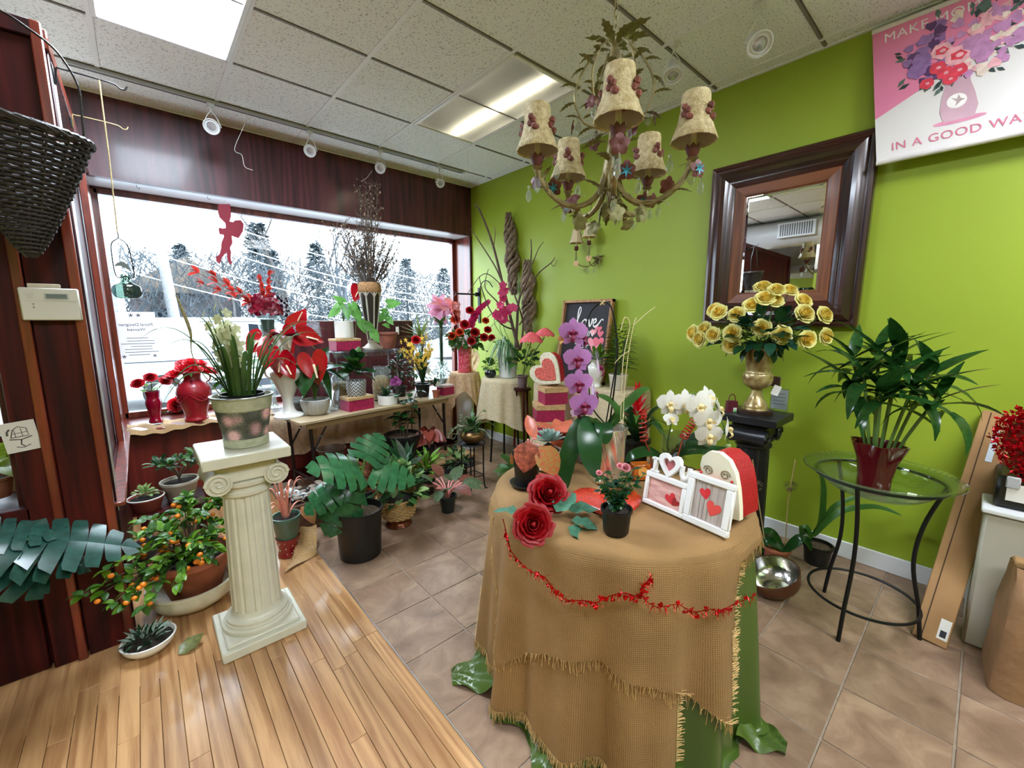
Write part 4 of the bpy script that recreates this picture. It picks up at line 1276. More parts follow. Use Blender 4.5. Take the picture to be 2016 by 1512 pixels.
hp = spline([(-3.203, -2.053, 2.197), (-3.204, -2.053, 2.279), (-3.245, -2.054, 2.368), (-3.311, -2.036, 2.425), (-3.355, -2.025, 2.452), (-3.395, -2.022, 2.458), (-3.443, -2.031, 2.39), (-3.482, -2.043, 2.138)], 8)
hp = [p - V(-3.385, -2.04, 1.67) for p in hp]
hp = [cone_pt(-.35, 1.0, 1.0)] + hp[2:-2] + [cone_pt(PI + .35, 1.0, 1.0)]
obj('handle', MB().tube(hp, .0038, 6).mesh('handle', WICK), bk)
IRON = M('black_wrought_iron', (26, 25, 26), rough=.45, metal=.5, var=.1)
BRASS = M('dull_brass', (150, 130, 90), rough=.35, metal=.8)
tag(obj('post_hook', MB().tube(spline([(-3.46, -1.866, 2.42), (-3.45, -1.93, 2.44), (-3.43, -2.02, 2.46), (-3.43, -2.05, 2.49)], 5), .004, 6).mesh('post_hook', IRON)), 'small iron hook at the top of the wooden post holding the basket', 'hook')
tm_ = thing('thermostat', 'white wall thermostat with grey display on the wooden post', 'thermostat', (-3.372, PY - 0.016, 1.512))
PLW = M('off_white_plastic', (204, 200, 190), rough=.45, var=.02)
obj('cover', MB().box((0, -.012, 0), (.158, .026, .122), b=.004).mesh('cover', PLW), tm_)
obj('display', MB().box((.018, -.0256, .030), (.056, .002, .017)).mesh('display', M('grey_lcd', (104, 112, 112), rough=.2)), tm_)
obj('display_bezel', MB().box((.018, -.0252, .030), (.066, .0012, .024), b=.0004).mesh('display_bezel', M('light_grey_bezel', (176, 174, 168), rough=.4)), tm_)
obj('door_seam', MB().box((0, -.0252, .012), (.150, .001, .001)).mesh('door_seam', M('light_grey_bezel', (176, 174, 168))), tm_)
for dz in (.0, -.012):
 obj('button', MB().box((-.045, -.0256, dz), (.004, .002, .003)).mesh('button', M('dark_grey_plastic', (60, 60, 60))), tm_)
obj('top_box', MB().box((-.012, -.006, .069), (.086, .022, .016), b=.002).mesh('top_box', M('beige_plastic', (188, 176, 158), rough=.5)), tm_)
for k in range(3):
 obj('brand_print', MB().box((-.052, -.0256, .036 - k * .006), (.022 - k * .004, .0006, .002)).mesh('brand_print', M('light_grey_bezel', (176, 174, 168))), tm_)
# two brass rods on the partition rail
for k, (y, z, x1, lb) in enumerate(((-1.719, 2.442, -3.06, 'upper brass rod hook reaching out above the window with twine on it'), (-1.096, 2.478, -3.065, 'lower brass rod hook on the partition rail below the first'))):
 t = thing('rod_hook', lb, 'hook', (-3.274, y, z), 0, 'rod hooks on the partition')
 obj('rod', MB().tube(spline([(0, 0, -.06), (0.004, 0, -.005), (.02, 0, 0), (.10, 0, 0), (.17, 0, -.004), (.19, 0, -.016), (.205, 0, -.014), (.212, 0, 0)], 5), .0032, 6).mesh('rod', BRASS if k else IRON), t)
 obj('plate', MB().box((-.006, 0, -.03), (.006, .02, .07), b=.002).mesh('plate', IRON), t)
tw = thing('hanging_glass_bottle', 'round clear glass bottle in a wire loop hanging on twine before the window', 'glass bottle', (-3.15, -1.719, 1.545))
TWINE = M('pale_jute_twine', (196, 176, 130), rough=.9, var=.2, vs=60)
obj('twine', MB().tube([(0.003, 0, .895), (0.001, 0, .6), (-.006, 0, .285)], .0028, 6).mesh('twine', TWINE), tw)
obj('wire_loop', MB().tube(spline([(-.006, 0, .285), (-.006, 0, .262), (-.028, 0, .24), (-.034, 0, .20), (-.030, 0, .10), (0.0, 0, .098), (.030, 0, .10), (.026, 0, .20), (.018, 0, .24), (-.006, 0, .262)], 5), .0022, 6).mesh('wire_loop', IRON), tw)
obj('bottle', MB().lathe(ipol([(.012, .0), (.040, .006), (.052, .03), (.046, .055), (.022, .07), (.017, .082), (.017, .1), (.024, .105)], 4), (0, 0, 0), 24, cap=False).mesh('bottle', glass('greenish_clear_glass', (150, 168, 158), gloss=.03, ior=1.6, body=.0), 180), tw)
obj('glass_leaf', MB().ribbon(bez((-.03, .0, .14), (.0, .0, .17), (.024, .0, .115), 8), .02, (0, 1, 0), lambda t: math.sin(PI * min(1, t + .05))).mesh('glass_leaf', M('grey_green_leaf', (120, 130, 128), rough=.3)), tw)
# red cupid cut-out hanging in the window
cu = thing('cupid_cutout', 'red cupid silhouette carrying a heart hanging in the window', 'ornament', (-1.98, .06, 1.9))
cp_ = [(-2.529, 0.06, 2.398), (-2.447, 0.06, 2.412), (-2.447, 0.06, 2.318), (-2.462, 0.06, 2.271), (-2.437, 0.06, 2.27), (-2.425, 0.06, 2.285), (-2.38, 0.06, 2.295), (-2.36, 0.06, 2.261), (-2.373, 0.06, 2.2), (-2.408, 0.06, 2.142), (-2.422, 0.06, 2.144), (-2.458, 0.06, 2.156), (-2.456, 0.06, 2.098), (-2.478, 0.06, 2.054), (-2.473, 0.06, 2.017), (-2.48, 0.06, 1.979), (-2.475, 0.06, 1.917), (-2.493, 0.06, 1.924), (-2.507, 0.06, 1.96), (-2.506, 0.06, 2.014), (-2.514, 0.06, 2.005), (-2.546, 0.06, 1.965), (-2.562, 0.06, 1.914), (-2.584, 0.06, 1.936), (-2.585, 0.06, 1.969), (-2.558, 0.06, 1.996), (-2.543, 0.06, 2.043), (-2.535, 0.06, 2.093), (-2.513, 0.06, 2.145), (-2.519, 0.06, 2.157), (-2.543, 0.06, 2.158), (-2.547, 0.06, 2.202), (-2.535, 0.06, 2.212), (-2.518, 0.06, 2.206), (-2.496, 0.06, 2.213), (-2.493, 0.06, 2.25), (-2.512, 0.06, 2.272), (-2.531, 0.06, 2.293), (-2.538, 0.06, 2.332)]
cen = V(sum(p[0] for p in cp_) / len(cp_), .06, sum(p[2] for p in cp_) / len(cp_))
cu.location = cen
pl = [(p[0] - cen.x, p[2] - cen.z) for p in cp_]
obj('cutout', MB().prism(pl, -.004, .004, lambda x, y, z: (x, z, y)).mesh('cutout', M('matte_red_paint', (150, 28, 52), rough=.6, var=.05, trl=.15), None), cu)
obj('thread', MB().tube([V((-2.486, 0.06, 2.405)) - cen, V((-2.477, 0.06, 2.511)) - cen], .001, 4).mesh('thread', WIREM), cu)
for k, u in enumerate(((-3.032, 0.08, 2.439), (-2.598, 0.08, 2.445))):
 tag(obj('soffit_hook', MB().tube(spline([(u[0], .07, 2.449), (u[0], .07, 2.435), (u[0] + .012, .07, 2.425), (u[0] + .016, .07, 2.437)], 4), .0016, 5).mesh('soffit_hook', IRON)), ('small dark hook under the window soffit near the twine', 'small dark hook under the window soffit left of the cupid')[k], 'hook', 'soffit hooks')
# help-wanted sheet stuck on the pane, read in reverse from inside
pp = thing('window_notice', 'white paper notice on the window pane with its lettering reversed', 'notice', (-3.144, 0.335, 1.325))
obj('paper', MB().box((0, .002, 0), (.135, .001, .20)).mesh('paper', M('white_paper', (240, 240, 242), rough=.8, trl=.3, var=.01)), pp)
pp.scale = (1.9, 1, 1.9)
INK = M('grey_ink', (34, 36, 44), rough=.7)
for txt, z, s_ in (('Floral Designer', .045, .018), ('Wanted', .024, .018)):
 obj('lettering', text_mesh(txt, s_, INK, .0002, mirror=True), pp, (0, 0, z), (PI / 2, 0, 0))
for k in range(7):
 obj('text_line', MB().box((0.01 * (k % 2), -.0002, -.012 - k * .012), (.07 + .02 * (k % 3), .0004, .0022)).mesh('text_line', M('pale_ink', (96, 98, 106), rough=.7)), pp)
for sx in (-1, 1):
 obj('ornament', star_mesh('inkst', INK, 5, .6), pp, mtx=face((sx * .012, -.0006, .085), (0, -1, 0), (0, 0, 1), .009))
 obj('ornament', star_mesh('inkst', INK, 5, .6), pp, mtx=face((sx * .05, -.0006, -.09), (0, -1, 0), (0, 0, 1), .008))
# pencil drawing card
cd = thing('drawing_card', 'small white card with a pencil drawing fixed to the wooden post', 'card', (-3.513, PY - .008, 1.007))
cd.rotation_euler = (0, -.10, 0)
obj('card', MB().box((0, 0, 0), (.092, .002, .118)).mesh('card', M('cream_card', (206, 202, 196), rough=.8, var=.03)), cd)
PENC = M('pencil_grey', (82, 78, 76), rough=.9)
for pts, w in (([(-.025, .0), (-.015, .03), (.0, .04), (.02, .03), (.022, .0), (-.025, .0)], .003), ([(-.012, .0), (-.012, .03)], .002), ([(.006, .0), (.006, .033)], .002), ([(-.02, .014), (.021, .016)], .002), ([(-.03, -.005), (.0, -.012), (.03, -.004)], .004), ([(0, -.012), (-.004, -.03), (.004, -.04)], .004), ([(-.018, -.038), (.0, -.044), (.02, -.036)], .003), ([(-.032, .01), (-.03, .025), (-.022, .034)], .006)):
 q = [V(x, -.0016, z) for x, z in pts]
 obj('pencil_stroke', MB().ribbon(q, w, (0, -1, 0)).mesh('pencil_stroke', PENC, None), cd)
# philodendron at the far left, leaves reaching into view
ph = thing('philodendron', 'dark split-leaf philodendron in front of the wooden enclosure at far left', 'plant', (-3.82, -2.2, 0))
pot(ph, .16, .12, .26, BLACKPL)
PHL = G('blue_green_philodendron', (30, 66, 56), rough=.25, trl=.08)
MS = [monstera_mesh('ph1', PHL, .25, 6, 1), monstera_mesh('ph2', PHL, .5, 5, 2)]
for tip, base, s_, q in (((-3.264, -2.101, 0.589), (-3.495, -2.107, 0.677), .30, 0), ((-3.385, -2.154, 0.609), (-3.544, -2.158, 0.692), .24, 1), ((-3.492, -2.212, 0.593), (-3.598, -2.167, 0.69), .22, 1), ((-3.493, -2.099, 0.706), (-3.623, -2.105, 0.746), .2, 0)):
 b = V(base) - ph.location; e = V(tip) - ph.location
 leaf(ph, MS[q], b, (e - b), s_, .25, 'leaf')
 stem(ph, bez((0, 0, .24), (b.x * .3, b.y * .3, b.z + .1), b, 6), .006, STEM)
# plants behind the glass of the enclosure
for k, (px, lb, m_, kind) in enumerate((((-3.66, -1.55, .70), 'yellow-green leafy plant behind the enclosure glass', G('yellow_green_leaf', (170, 190, 60)), 'ovate'), ((-3.62, -1.35, .66), 'grey-green leafy plant low behind the enclosure glass', SILVERLEAF, 'lance'))):
 t = thing('glazed_plant', lb, 'plant', (px[0], px[1], .68 if False else px[2]))
 pot(t, .06, .045, .09, WHITECER if k else TERRA)
 bunch(t, [leafmesh(kind, m_, .5, .2)], 18, (0, 0, .12), (.06, .06, .09), .14, 5 + k, (0.0, 1.3))
en_s = obj('inner_shelf', MB().box((-4.3, -1.3, .655), (1.7, .9, .03)).mesh('inner_shelf', MAROON), en)
# ================================================================ white pedestal with cymbidium
PLAST = M('white_painted_plaster', (208, 206, 190), rough=.32, var=.05, vs=10, bump=.05, bs=60, coat=.1)
def pedestal(name, label, loc, mat, s=1.0, h=.9, rz=0.0):
 t = thing(name, label, 'pedestal', loc, rz)
 b = MB()
 b.box((0, 0, .022), (.335, .335, .044), b=.005)
 obj('plinth', b.mesh('plinth', mat), t)
 obj('plinth_panel', MB().box((0, 0, .050), (.29, .29, .016), b=.006).mesh('plinth_panel', mat), t)
 obj('base_rings', MB().lathe([(.135, .052), (.143, .06), (.143, .075), (.132, .082), (.132, .088), (.126, .092), (.126, .104), (.112, .112), (.104, .125), (.101, .14)], (0, 0, 0), 48).mesh('base_rings', mat, 30), t)
 n = 16
 fl = lambda a, r_, z: r_ * (1 - .075 * max(0, math.sin(a * n)) ** .8)
 obj('fluted_shaft', MB().lathe([(.101, .135), (.100, .16), (.096, .4), (.090, .69)], (0, 0, 0), n * 8, fl).mesh('fluted_shaft', mat, 50), t)
 obj('necking', MB().lathe([(.092, h - .215), (.102, h - .205), (.102, h - .19), (.094, h - .185), (.094, h - .17), (.11, h - .16), (.112, h - .145), (.10, h - .14)], (0, 0, 0), 40).mesh('necking', mat, 40), t)
 obj('capital_block', MB().box((0, 0, h - .10), (.23, .20, .075), b=.008).mesh('capital_block', mat), t)
 for sx in (-1, 1):       # volutes: scrolls on both faces
  sp = [(.046 * (1 - q / 26) * math.cos(q * .55), .046 * (1 - q / 26) * math.sin(q * .55)) for q in range(24)]
  for sy in (-1, 1):
   obj('volute', MB().tube([(sx * .108 + sx * x, sy * .108, h - .128 + z) for x, z in sp], lambda q: .0085 - .004 * q, 6).mesh('volute', mat), t)
  obj('volute_roll', MB().tube([(sx * .108, -.105, h - .128), (sx * .108, 0, h - .128), (sx * .108, .105, h - .128)], [.050, .038, .050], 20).mesh('volute_roll', mat, 50), t)
 obj('abacus', MB().box((0, 0, h - .024), (.325, .325, .048), b=.005).mesh('abacus', mat), t)
 return t
pedestal('pedestal', 'white fluted column pedestal standing on the wooden floor', (-2.838, -2.135, 0), PLAST, rz=.0)
# ---- cymbidium orchid in a floral tin pot
cy = thing('cymbidium_orchid', 'pale cymbidium orchid with long arching leaves in a rose-patterned tin pot', 'potted orchid', (-2.815, -2.13, .9))
def floral_mat():
 m, N, L, B = _nodes('rose_print_tin')
 tc = N.new('ShaderNodeTexCoord')
 vo = N.new('ShaderNodeTexVoronoi'); vo.inputs['Scale'].default_value = 18
 nz = N.new('ShaderNodeTexNoise'); nz.inputs['Scale'].default_value = 60; nz.inputs['Detail'].default_value = 3
 mx = N.new('ShaderNodeMixRGB'); mx.inputs['Fac'].default_value = .06
 L.new(tc.outputs['Object'], mx.inputs[1]); L.new(nz.outputs['Color'], mx.inputs[2]); L.new(mx.outputs[0], vo.inputs['Vector'])
 rp = N.new('ShaderNodeValToRGB'); e = rp.color_ramp.elements
 rp.color_ramp.interpolation = 'LINEAR'
 e[0].position = 0.0; e[0].color = lin((150, 40, 82)); e[1].position = .62; e[1].color = lin((70, 74, 70))
 for p_, c_ in ((.16, (222, 150, 165)), (.30, (236, 208, 204)), (.42, (176, 84, 118)), (.5, (130, 140, 116))):
  k = e.new(p_); k.color = lin(c_)
 L.new(vo.outputs['Distance'], rp.inputs['Fac'])
 hs = N.new('ShaderNodeHueSaturation'); sep = N.new('ShaderNodeSeparateColor'); L.new(vo.outputs['Color'], sep.inputs[0])
 mr = N.new('ShaderNodeMapRange'); mr.inputs['To Min'].default_value = .6; mr.inputs['To Max'].default_value = 1.3
 L.new(sep.outputs[0], mr.inputs['Value']); L.new(mr.outputs[0], hs.inputs['Value']); L.new(rp.outputs[0], hs.inputs['Color'])
 L.new(hs.outputs[0], B.inputs['Base Color']); B.inputs['Roughness'].default_value = .35
 return m
AGED = M('aged_cream_green_tin', (164, 168, 142), rough=.5, metal=.15, var=.15, vs=30, rgb2=(190, 190, 168))
obj('pot', MB().lathe([(.080, 0), (.088, .003), (.089, .035), (.086, .037), (.106, .165), (.110, .167), (.115, .215), (.120, .217), (.121, .225), (.112, .226), (.108, .2), (.1, .17)], (0, 0, 0), 40).mesh('pot', AGED, 30), cy)
obj('rose_print_band', MB().lathe([(.0872, .040), (.1066, .163)], (0, 0, 0), 40, cap=False).mesh('rose_print_band', floral_mat(), 180), cy)
obj('beaded_rim', MB().tube([(.1205 * math.cos(a), .1205 * math.sin(a), .224) for a in [2 * PI * i / 60 for i in range(61)]], .0035, 6, cap=False).mesh('beaded_rim', M('galvanised_rim', (150, 150, 146), rough=.3, metal=.8)), cy)
obj('inner_pot', MB().lathe([(.08, .16), (.086, .23), (.088, .232), (.083, .232), (.079, .2)], (0, 0, 0), 32, cap=False).mesh('inner_pot', BLACKPL), cy)
obj('soil', MB().lathe([(.082, .2), (.04, .212), (.0005, .215)], (0, 0, 0), 20, cap=False).mesh('soil', SOIL), cy)
r = random.Random(6)
CYL_ = G('cymbidium_leaf', (64, 92, 44), rough=.35)
def cyl(tip, lift, w=.022, b=None):
 a = math.atan2(tip[1], tip[0]); b = b or (.045 * math.cos(a), .045 * math.sin(a), .21)
 strapleaf(cy, arch(b, tip, lift, 12), w, CYL_, fold=.35, tip=.35)
for (tp, lf) in (
 ((-3.143, -2.082, 1.36), .20), ((-3.07, -2.194, 1.327), .16), ((-2.967, -2.158, 1.438), .12), ((-3.08, -2.193, 1.149), .26), ((-3.094, -2.231, 1.126), .24), ((-3.021, -2.1, 1.297), .2),
 ((-2.46, -2.182, 1.408), .14), ((-2.509, -2.235, 1.428), .1), ((-2.435, -2.135, 1.365), .12), ((-2.602, -2.262, 1.23), .15), ((-2.768, -2.187, 1.387), .05), ((-2.591, -2.112, 1.356), .12), ((-2.892, -2.2, 1.328), .08), ((-2.926, -2.013, 1.319), .08)):
 cyl(V(tp) - cy.location, lf)
for i in range(16):
 a = i * 2.4; cyl(V(math.cos(a) * r.uniform(.06, .2), math.sin(a) * r.uniform(.06, .2), r.uniform(.38, .52)), r.uniform(.0, .06), .02)
CYF = G('cream_green_orchid_petal', (206, 206, 166), rough=.5, var=.1, rnd=.1, trl=.35)
cyf = star_mesh('cyf', CYF, 5, 1.25, .6, 'oval', .35)
for top, bx in (((-2.864, -2.123, 1.499), -.01), ((-2.839, -2.157, 1.431), .02), ((-2.903, -2.097, 1.469), -.03)):
 e = V(top) - cy.location
 path = bez((bx, 0, .21), (e.x * .4, e.y * .4, e.z * .7), e, 14)
 stem(cy, path, lambda t: .004 - .002 * t, STEM, 'flower_spike')
 for i in range(6, 15):
  a = i * 2.4
  d = V(math.cos(a), math.sin(a), .3)
  blossom(cy, cyf, path[i] + d * .02, d + V(-.5, -.6, 0), .026 + .010 * (i < 12))
grs = spline(rel(cy, [(-2.802, -2.132, 0.977), (-2.961, -2.109, 1.262), (-2.971, -2.107, 1.41), (-3.003, -2.103, 1.553)]), 6)
obj('grass_spike', MB().tube(grs, lambda t: .002 + (.0045 * math.sin(PI * min(1, max(0, (t - .5) / .5))) if t > .5 else 0), 6).mesh('grass_spike', M('dry_grass_head', (150, 140, 104), rough=.9, var=.3, vs=90, bump=.6)), cy)
# ================================================================ fruiting plant in terracotta pot and cream bowl
fr = thing('orange_berry_plant', 'bushy plant with small orange fruit in a terracotta pot set in a cream bowl', 'potted plant', (-3.05, -1.71, 0))
CREAM = M('cream_stoneware', (214, 204, 178), rough=.5, var=.08, vs=20, bump=.05)
obj('cream_bowl', MB().lathe(ipol([(.10, 0), (.12, .01), (.165, .045), (.182, .085), (.186, .115)], 3) + [(.192, .118), (.192, .128), (.178, .128), (.165, .07), (.1, .03)], (0, 0, 0), 40).mesh('cream_bowl', CREAM, 40), fr)
pot(fr, .165, .10, .24, TERRA, loc=(0.01, 0, .03), name='terracotta_pot', lip=.008)
FL = [leafmesh('ovate', LEAF, .5, .3), leafmesh('ovate', LEAF, .9, .25), leafmesh('ovate', BRIGHTLEAF, .6, .3), leafmesh('ovate', BRIGHTLEAF, .9, .3)]
r = random.Random(8)
br = []
ends = [V(.30 * math.cos(a) * k, .30 * math.sin(a) * k, z) for a, k, z in [(i * 2.4, r.uniform(.35, 1), r.uniform(.25, .50)) for i in range(15)]]
ends = [V(max(e.x, -.2), e.y, e.z) for e in ends] + [V(-.30, -.24, .32), V(-.36, -.25, .34), V(-.24, -.26, .24), V(-.18, -.28, .22), V(-.28, -.26, .42), V(-.14, -.05, .46), V(.0, .0, .55), V(.06, -.1, .50), V(.16, .0, .5), V(-.18, -.14, .48), V(-.27, -.28, .28), V(-.06, -.26, .26), V(.02, -.2, .4), V(-.1, -.2, .45), V(.1, -.18, .34), V(-.14, -.22, .34), V(.14, .1, .5), V(.02, -.06, .58)]
for e in ends:
 if e.z < .25 and e.length < .1: continue
 pth = bez((.01, 0, .24), (e.x * .4, e.y * .4, max(.34, e.z + .03)), e, 8)
 stem(fr, pth, lambda t: .004 - .0025 * t, TWIG, 'branch')
 for i in range(3, 9):
  for k in range(4 if i > 4 else 2):
   d = rdir(r.uniform(0, 2 * PI), r.uniform(-.3, .8)) + (pth[i] - pth[i - 1]).normalized() * .8
   leaf(fr, r.choice(FL), pth[i], d, r.uniform(.036, .058), r.uniform(-.6, .6))
 br.append(pth)
ORNG = M('orange_fruit_skin', (232, 130, 28), rough=.35, var=.12, rnd=.12, vs=20)
fm_ = MB().ball((0, 0, 0), 1, 10, 8, .85).mesh('fruit', ORNG, 180)
for i in range(52):
 pth = r.choice(br); p = r.choice(pth[4:]) + V(r.uniform(-.03, .03), r.uniform(-.03, .03), r.uniform(-.045, .0))
 p = p + V(-.012, -.035, 0)
 obj('fruit', fm_, fr, p, None, None, r.uniform(.011, .0145))
# ---- small bowl of succulents on the floor
su = thing('succulent_bowl', 'white oval bowl of dark succulents on the wooden floor', 'potted succulent', (-3.235, -1.98, 0))
obj('bowl', MB().lathe(ipol([(.05, 0), (.062, .008), (.088, .035), (.095, .06)], 3) + [(.098, .062), (.091, .063), (.08, .04)], (0, 0, 0), 30).mesh('bowl', WHITECER, 40), su)
obj('soil', MB().lathe([(.086, .05), (.0005, .06)], (0, 0, 0), 20, cap=False).mesh('soil', SOIL), su)
bunch(su, [leafmesh('lance', DARKLEAF, .6, .3), leafmesh('lance', SILVERLEAF, .3, .3)], 60, (-.01, 0, .06), (.07, .07, .03), .05, 2, (.1, 1.4))
# ---- bench with two more pots in the corner by the ledge
be = thing('plant_bench', 'low dark bench holding pots under the window ledge', 'bench', (-3.08, -.93, 0))
obj('bench_top', MB().box((0, 0, .285), (.34, .34, .03), b=.003).mesh('bench_top', MAROON), be)
for sx in (-1, 1):
 for sy in (-1, 1):
  obj('leg', MB().box((sx * .14, sy * .14, .135), (.035, .035, .27), b=.003).mesh('leg', MAROON), be)
wp = thing('umbrella_plant', 'small-leaved shrub in a white pot under the window ledge', 'potted plant', (-3.03, -.93, .30))
pot(wp, .098, .07, .13, M('cream_white_pot', (206, 198, 184), rough=.6, var=.06))
for i in range(9):
 a = i * 2.4; e = V(math.cos(a) * .10, math.sin(a) * .10, .22 + .03 * (i % 3))
 stem(wp, bez((0, 0, .11), (0, 0, .2), e, 5), .003, TWIG)
 bunch(wp, [leafmesh('oval', LEAF, .7, .2), leafmesh('oval', DARKLEAF, .5, .2)], 14, e, (.035, .035, .02), .05, i + 30, (-.2, 1.2))
sp_ = thing('jade_succulent', 'pale rosette succulent in a terracotta pot with a white rim', 'potted succulent', (-3.2, -1.0, .30))
pot(sp_, .085, .065, .085, M('red_brown_clay', (128, 60, 46), rough=.7, var=.1))
obj('white_rim', MB().tube([(.088 * math.cos(a), .088 * math.sin(a), .085) for a in [2 * PI * i / 40 for i in range(41)]], .004, 6, cap=False).mesh('white_rim', WHITECER), sp_)
bunch(sp_, [leafmesh('oval', PALELEAF, .3, .3)], 46, (0, 0, .10), (.05, .05, .04), .035, 9, (0, 1.4))
dk = thing('grey_garden_pot', 'dark grey empty pot beside the wooden enclosure', 'pot', (-3.21, -1.28, 0))
obj('pot', MB().lathe(ipol([(.05, 0), (.06, .02), (.07, .16), (.066, .19), (.074, .21)], 3) + [(.066, .21), (.06, .05)], (0, 0, 0), 26).mesh('pot', M('dark_grey_stone', (62, 60, 64), rough=.5, var=.2)), dk)
# ---- fallen leaf on the boards
fa = tag(obj('fallen_leaf', leafmesh('ovate', G('dry_olive_leaf', (120, 124, 70)), -.5, .3, .25), None, mtx=aim((-3.145, -2.105, 0.008), (.9, .35, .06), (0, 0, 1), .25, (.12, .11, .11))), 'dry olive leaf lying on the floorboards beside the pedestal', 'leaf')
# ================================================================ window ledge
BURL = M('tan_burlap', (172, 136, 88), rough=.95, var=.2, vs=120, bump=.5, bs=400, sheen=.2)
TULLE = M('peach_tan_gauze', (244, 210, 174), rough=.95, var=.14, vs=30, bump=.2, bs=200, trl=.5)
r = random.Random(2)
bl = tag(obj('ledge_burlap', MB().grid(lambda u, v: (-3.27 + .95 * u, -.27 + .30 * v - (.02 if v < .01 else 0), .649 + .007 * math.sin(u * 23 + v * 9) * (1 if v > .05 else .3) + .006 * math.sin(u * 51 + v * 3) - (.02 + .012 * math.sin(u * 9) if v == 0 else 0)), 60, 12).mesh('ledge_burlap', BURL, 180)), 'crumpled tan burlap strip on the window ledge', 'cloth')
# ---- small ruby vase with three roses
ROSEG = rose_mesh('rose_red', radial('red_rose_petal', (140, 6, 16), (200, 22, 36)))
v1 = thing('ruby_bud_vase', 'small red glass vase with three red roses at the left end of the ledge', 'vase', (-3.10, -.05, .655))
RUBY = M('ruby_glass', (150, 12, 44), rough=.08, var=.1, coat=.6, trl=.35)
vase(v1, ipol([(.040, 0), (.044, .012), (.034, .06), (.052, .15), (.042, .205), (.048, .25)], 4), RUBY, 28)
for x, y, z in ((-.075, 0, .33), (.0, 0, .37), (.085, .0, .335)):
 stem(v1, bez((0, 0, .2), (x * .4, y, .28), (x, y, z - .02), 5), .003)
 blossom(v1, ROSEG, (x, y, z - .02), (x * 3, -.7, .8), .042)
 for k in range(3):
  leaf(v1, leafmesh('ovate', BRIGHTLEAF, .6, .2), (x * .7, y - .01, z - .06), rdir(k * 2.1 + x * 20, .1), .075)
# ---- red two-handled vase with carnations
v2 = thing('red_handled_vase', 'red embossed two-handled vase filled with red carnations', 'vase', (-2.85, -.14, .655))
REDCER = M('red_embossed_ceramic', (150, 20, 34), rough=.4, var=.12, vs=18, bump=.35, bs=26, coat=.2)
vase(v2, ipol([(.078, 0), (.080, .012), (.074, .05), (.108, .18), (.116, .235), (.098, .29), (.060, .33), (.060, .37), (.068, .385)], 4), REDCER, 36)
for sx in (-1, 1):
 obj('handle', MB().tube([(sx * (.085 + .032 * math.sin(a)), .0, .335 + .035 * math.cos(a)) for a in [PI * q / 10 * 1.15 - .2 for q in range(11)]], .006, 8).mesh('handle', REDCER), v2)
for k in range(3):
 obj('embossed_swirl', MB().tube([(.113 * math.cos(a), .113 * math.sin(a), .20 + .035 * math.sin(a * 3 + k)) for a in [-2.9 + q * .12 for q in range(24)]], .005, 6).mesh('embossed_swirl', REDCER), v2)
CARN = G('scarlet_carnation', (206, 26, 40), var=.2, rnd=.15, trl=.25)
cm = carnation_mesh('carn', CARN)
for i, (x, y, z) in enumerate(((-.10, -.03, .40), (-.05, -.06, .44), (.02, -.06, .42), (.09, -.03, .41), (.06, .03, .46), (-.04, .04, .47), (.0, -.02, .48), (.12, .0, .40), (-.12, .02, .38))):
 blossom(v2, cm, (x, y, z - .02), (x * 2, -.4 + y, .9), .055)
for k in range(6):
 leaf(v2, leafmesh('lance', LEAF, .8, .2), (0, 0, .39), rdir(k * 1.05 + .4, .2), .15)
# ---- single silk rose lying on the ledge
sr = thing('ledge_rose', 'red silk rose lying on the burlap beside the handled vase', 'silk flower', (-2.966, 0.279, 0.66))
blossom(sr, ROSEG, (.02, 0, .06), (-.3, -.8, .5), .065)
blossom(sr, ROSEG, (.055, .01, .10), (.3, -.7, .6), .05)
for k in range(5):
 leaf(sr, leafmesh('ovate', DEEPLEAF, .4, .2), (0.02, 0, .03), rdir(k * 1.2 + 2.4, .05), .085)
stem(sr, [(.02, 0, .05), (-.02, .02, .01), (-.12, .04, .008)], .003)
# ---- glass trumpet vase of red flowers
hv = thing('red_hydrangea_vase', 'glass trumpet vase with dark red hydrangea and orange-red leaf sprays in the window', 'flower vase', (-2.27, -.06, .655))
CLEAR = glass('clear_vase_glass', (236, 240, 238), gloss=.02, ior=1.5, body=.06)
vase(hv, ipol([(.07, 0), (.072, .012), (.022, .05), (.020, .3), (.05, .62), (.095, .83)], 4), CLEAR, 28)
obj('stems', MB().tube([(0, 0, .45), (0, 0, .8)], [.018, .055], 12).mesh('stems', DARKLEAF), hv)['kind'] = 'stuff'
HYD = G('wine_red_hydrangea', (122, 14, 38), var=.3, rnd=.25, trl=.15)
fl5 = star_mesh('hyd', HYD, 4, 1.6, .4, 'oval', .3)
r = random.Random(31)
for i in range(85):
 a = i * 2.4; e = math.asin(1 - 1.15 * (i + .5) / 85)
 d = rdir(a, e)
 blossom(hv, fl5, V(d.x * .13, d.y * .11, .89 + d.z * .10) * r.uniform(.97, 1.03), d + V(r.uniform(-.5, .5), -.3, r.uniform(-.5, .5)), .040, roll=i)
PLUM = G('dark_plum_berry', (44, 22, 40), rough=.3)
pb = MB().ball((0, 0, 0), 1, 6, 5).mesh('berry', PLUM)
for i in range(34):
 obj('berry', pb, hv, (.12 + r.uniform(-.04, .06), r.uniform(-.08, .06), .88 + r.uniform(-.06, .12)), None, None, r.uniform(.010, .016))
ORED = G('coral_red_leaf', (186, 60, 50), var=.4, vs=3, rnd=.25, trl=.35)
lfo = leafmesh('oval', ORED, .3, .5)
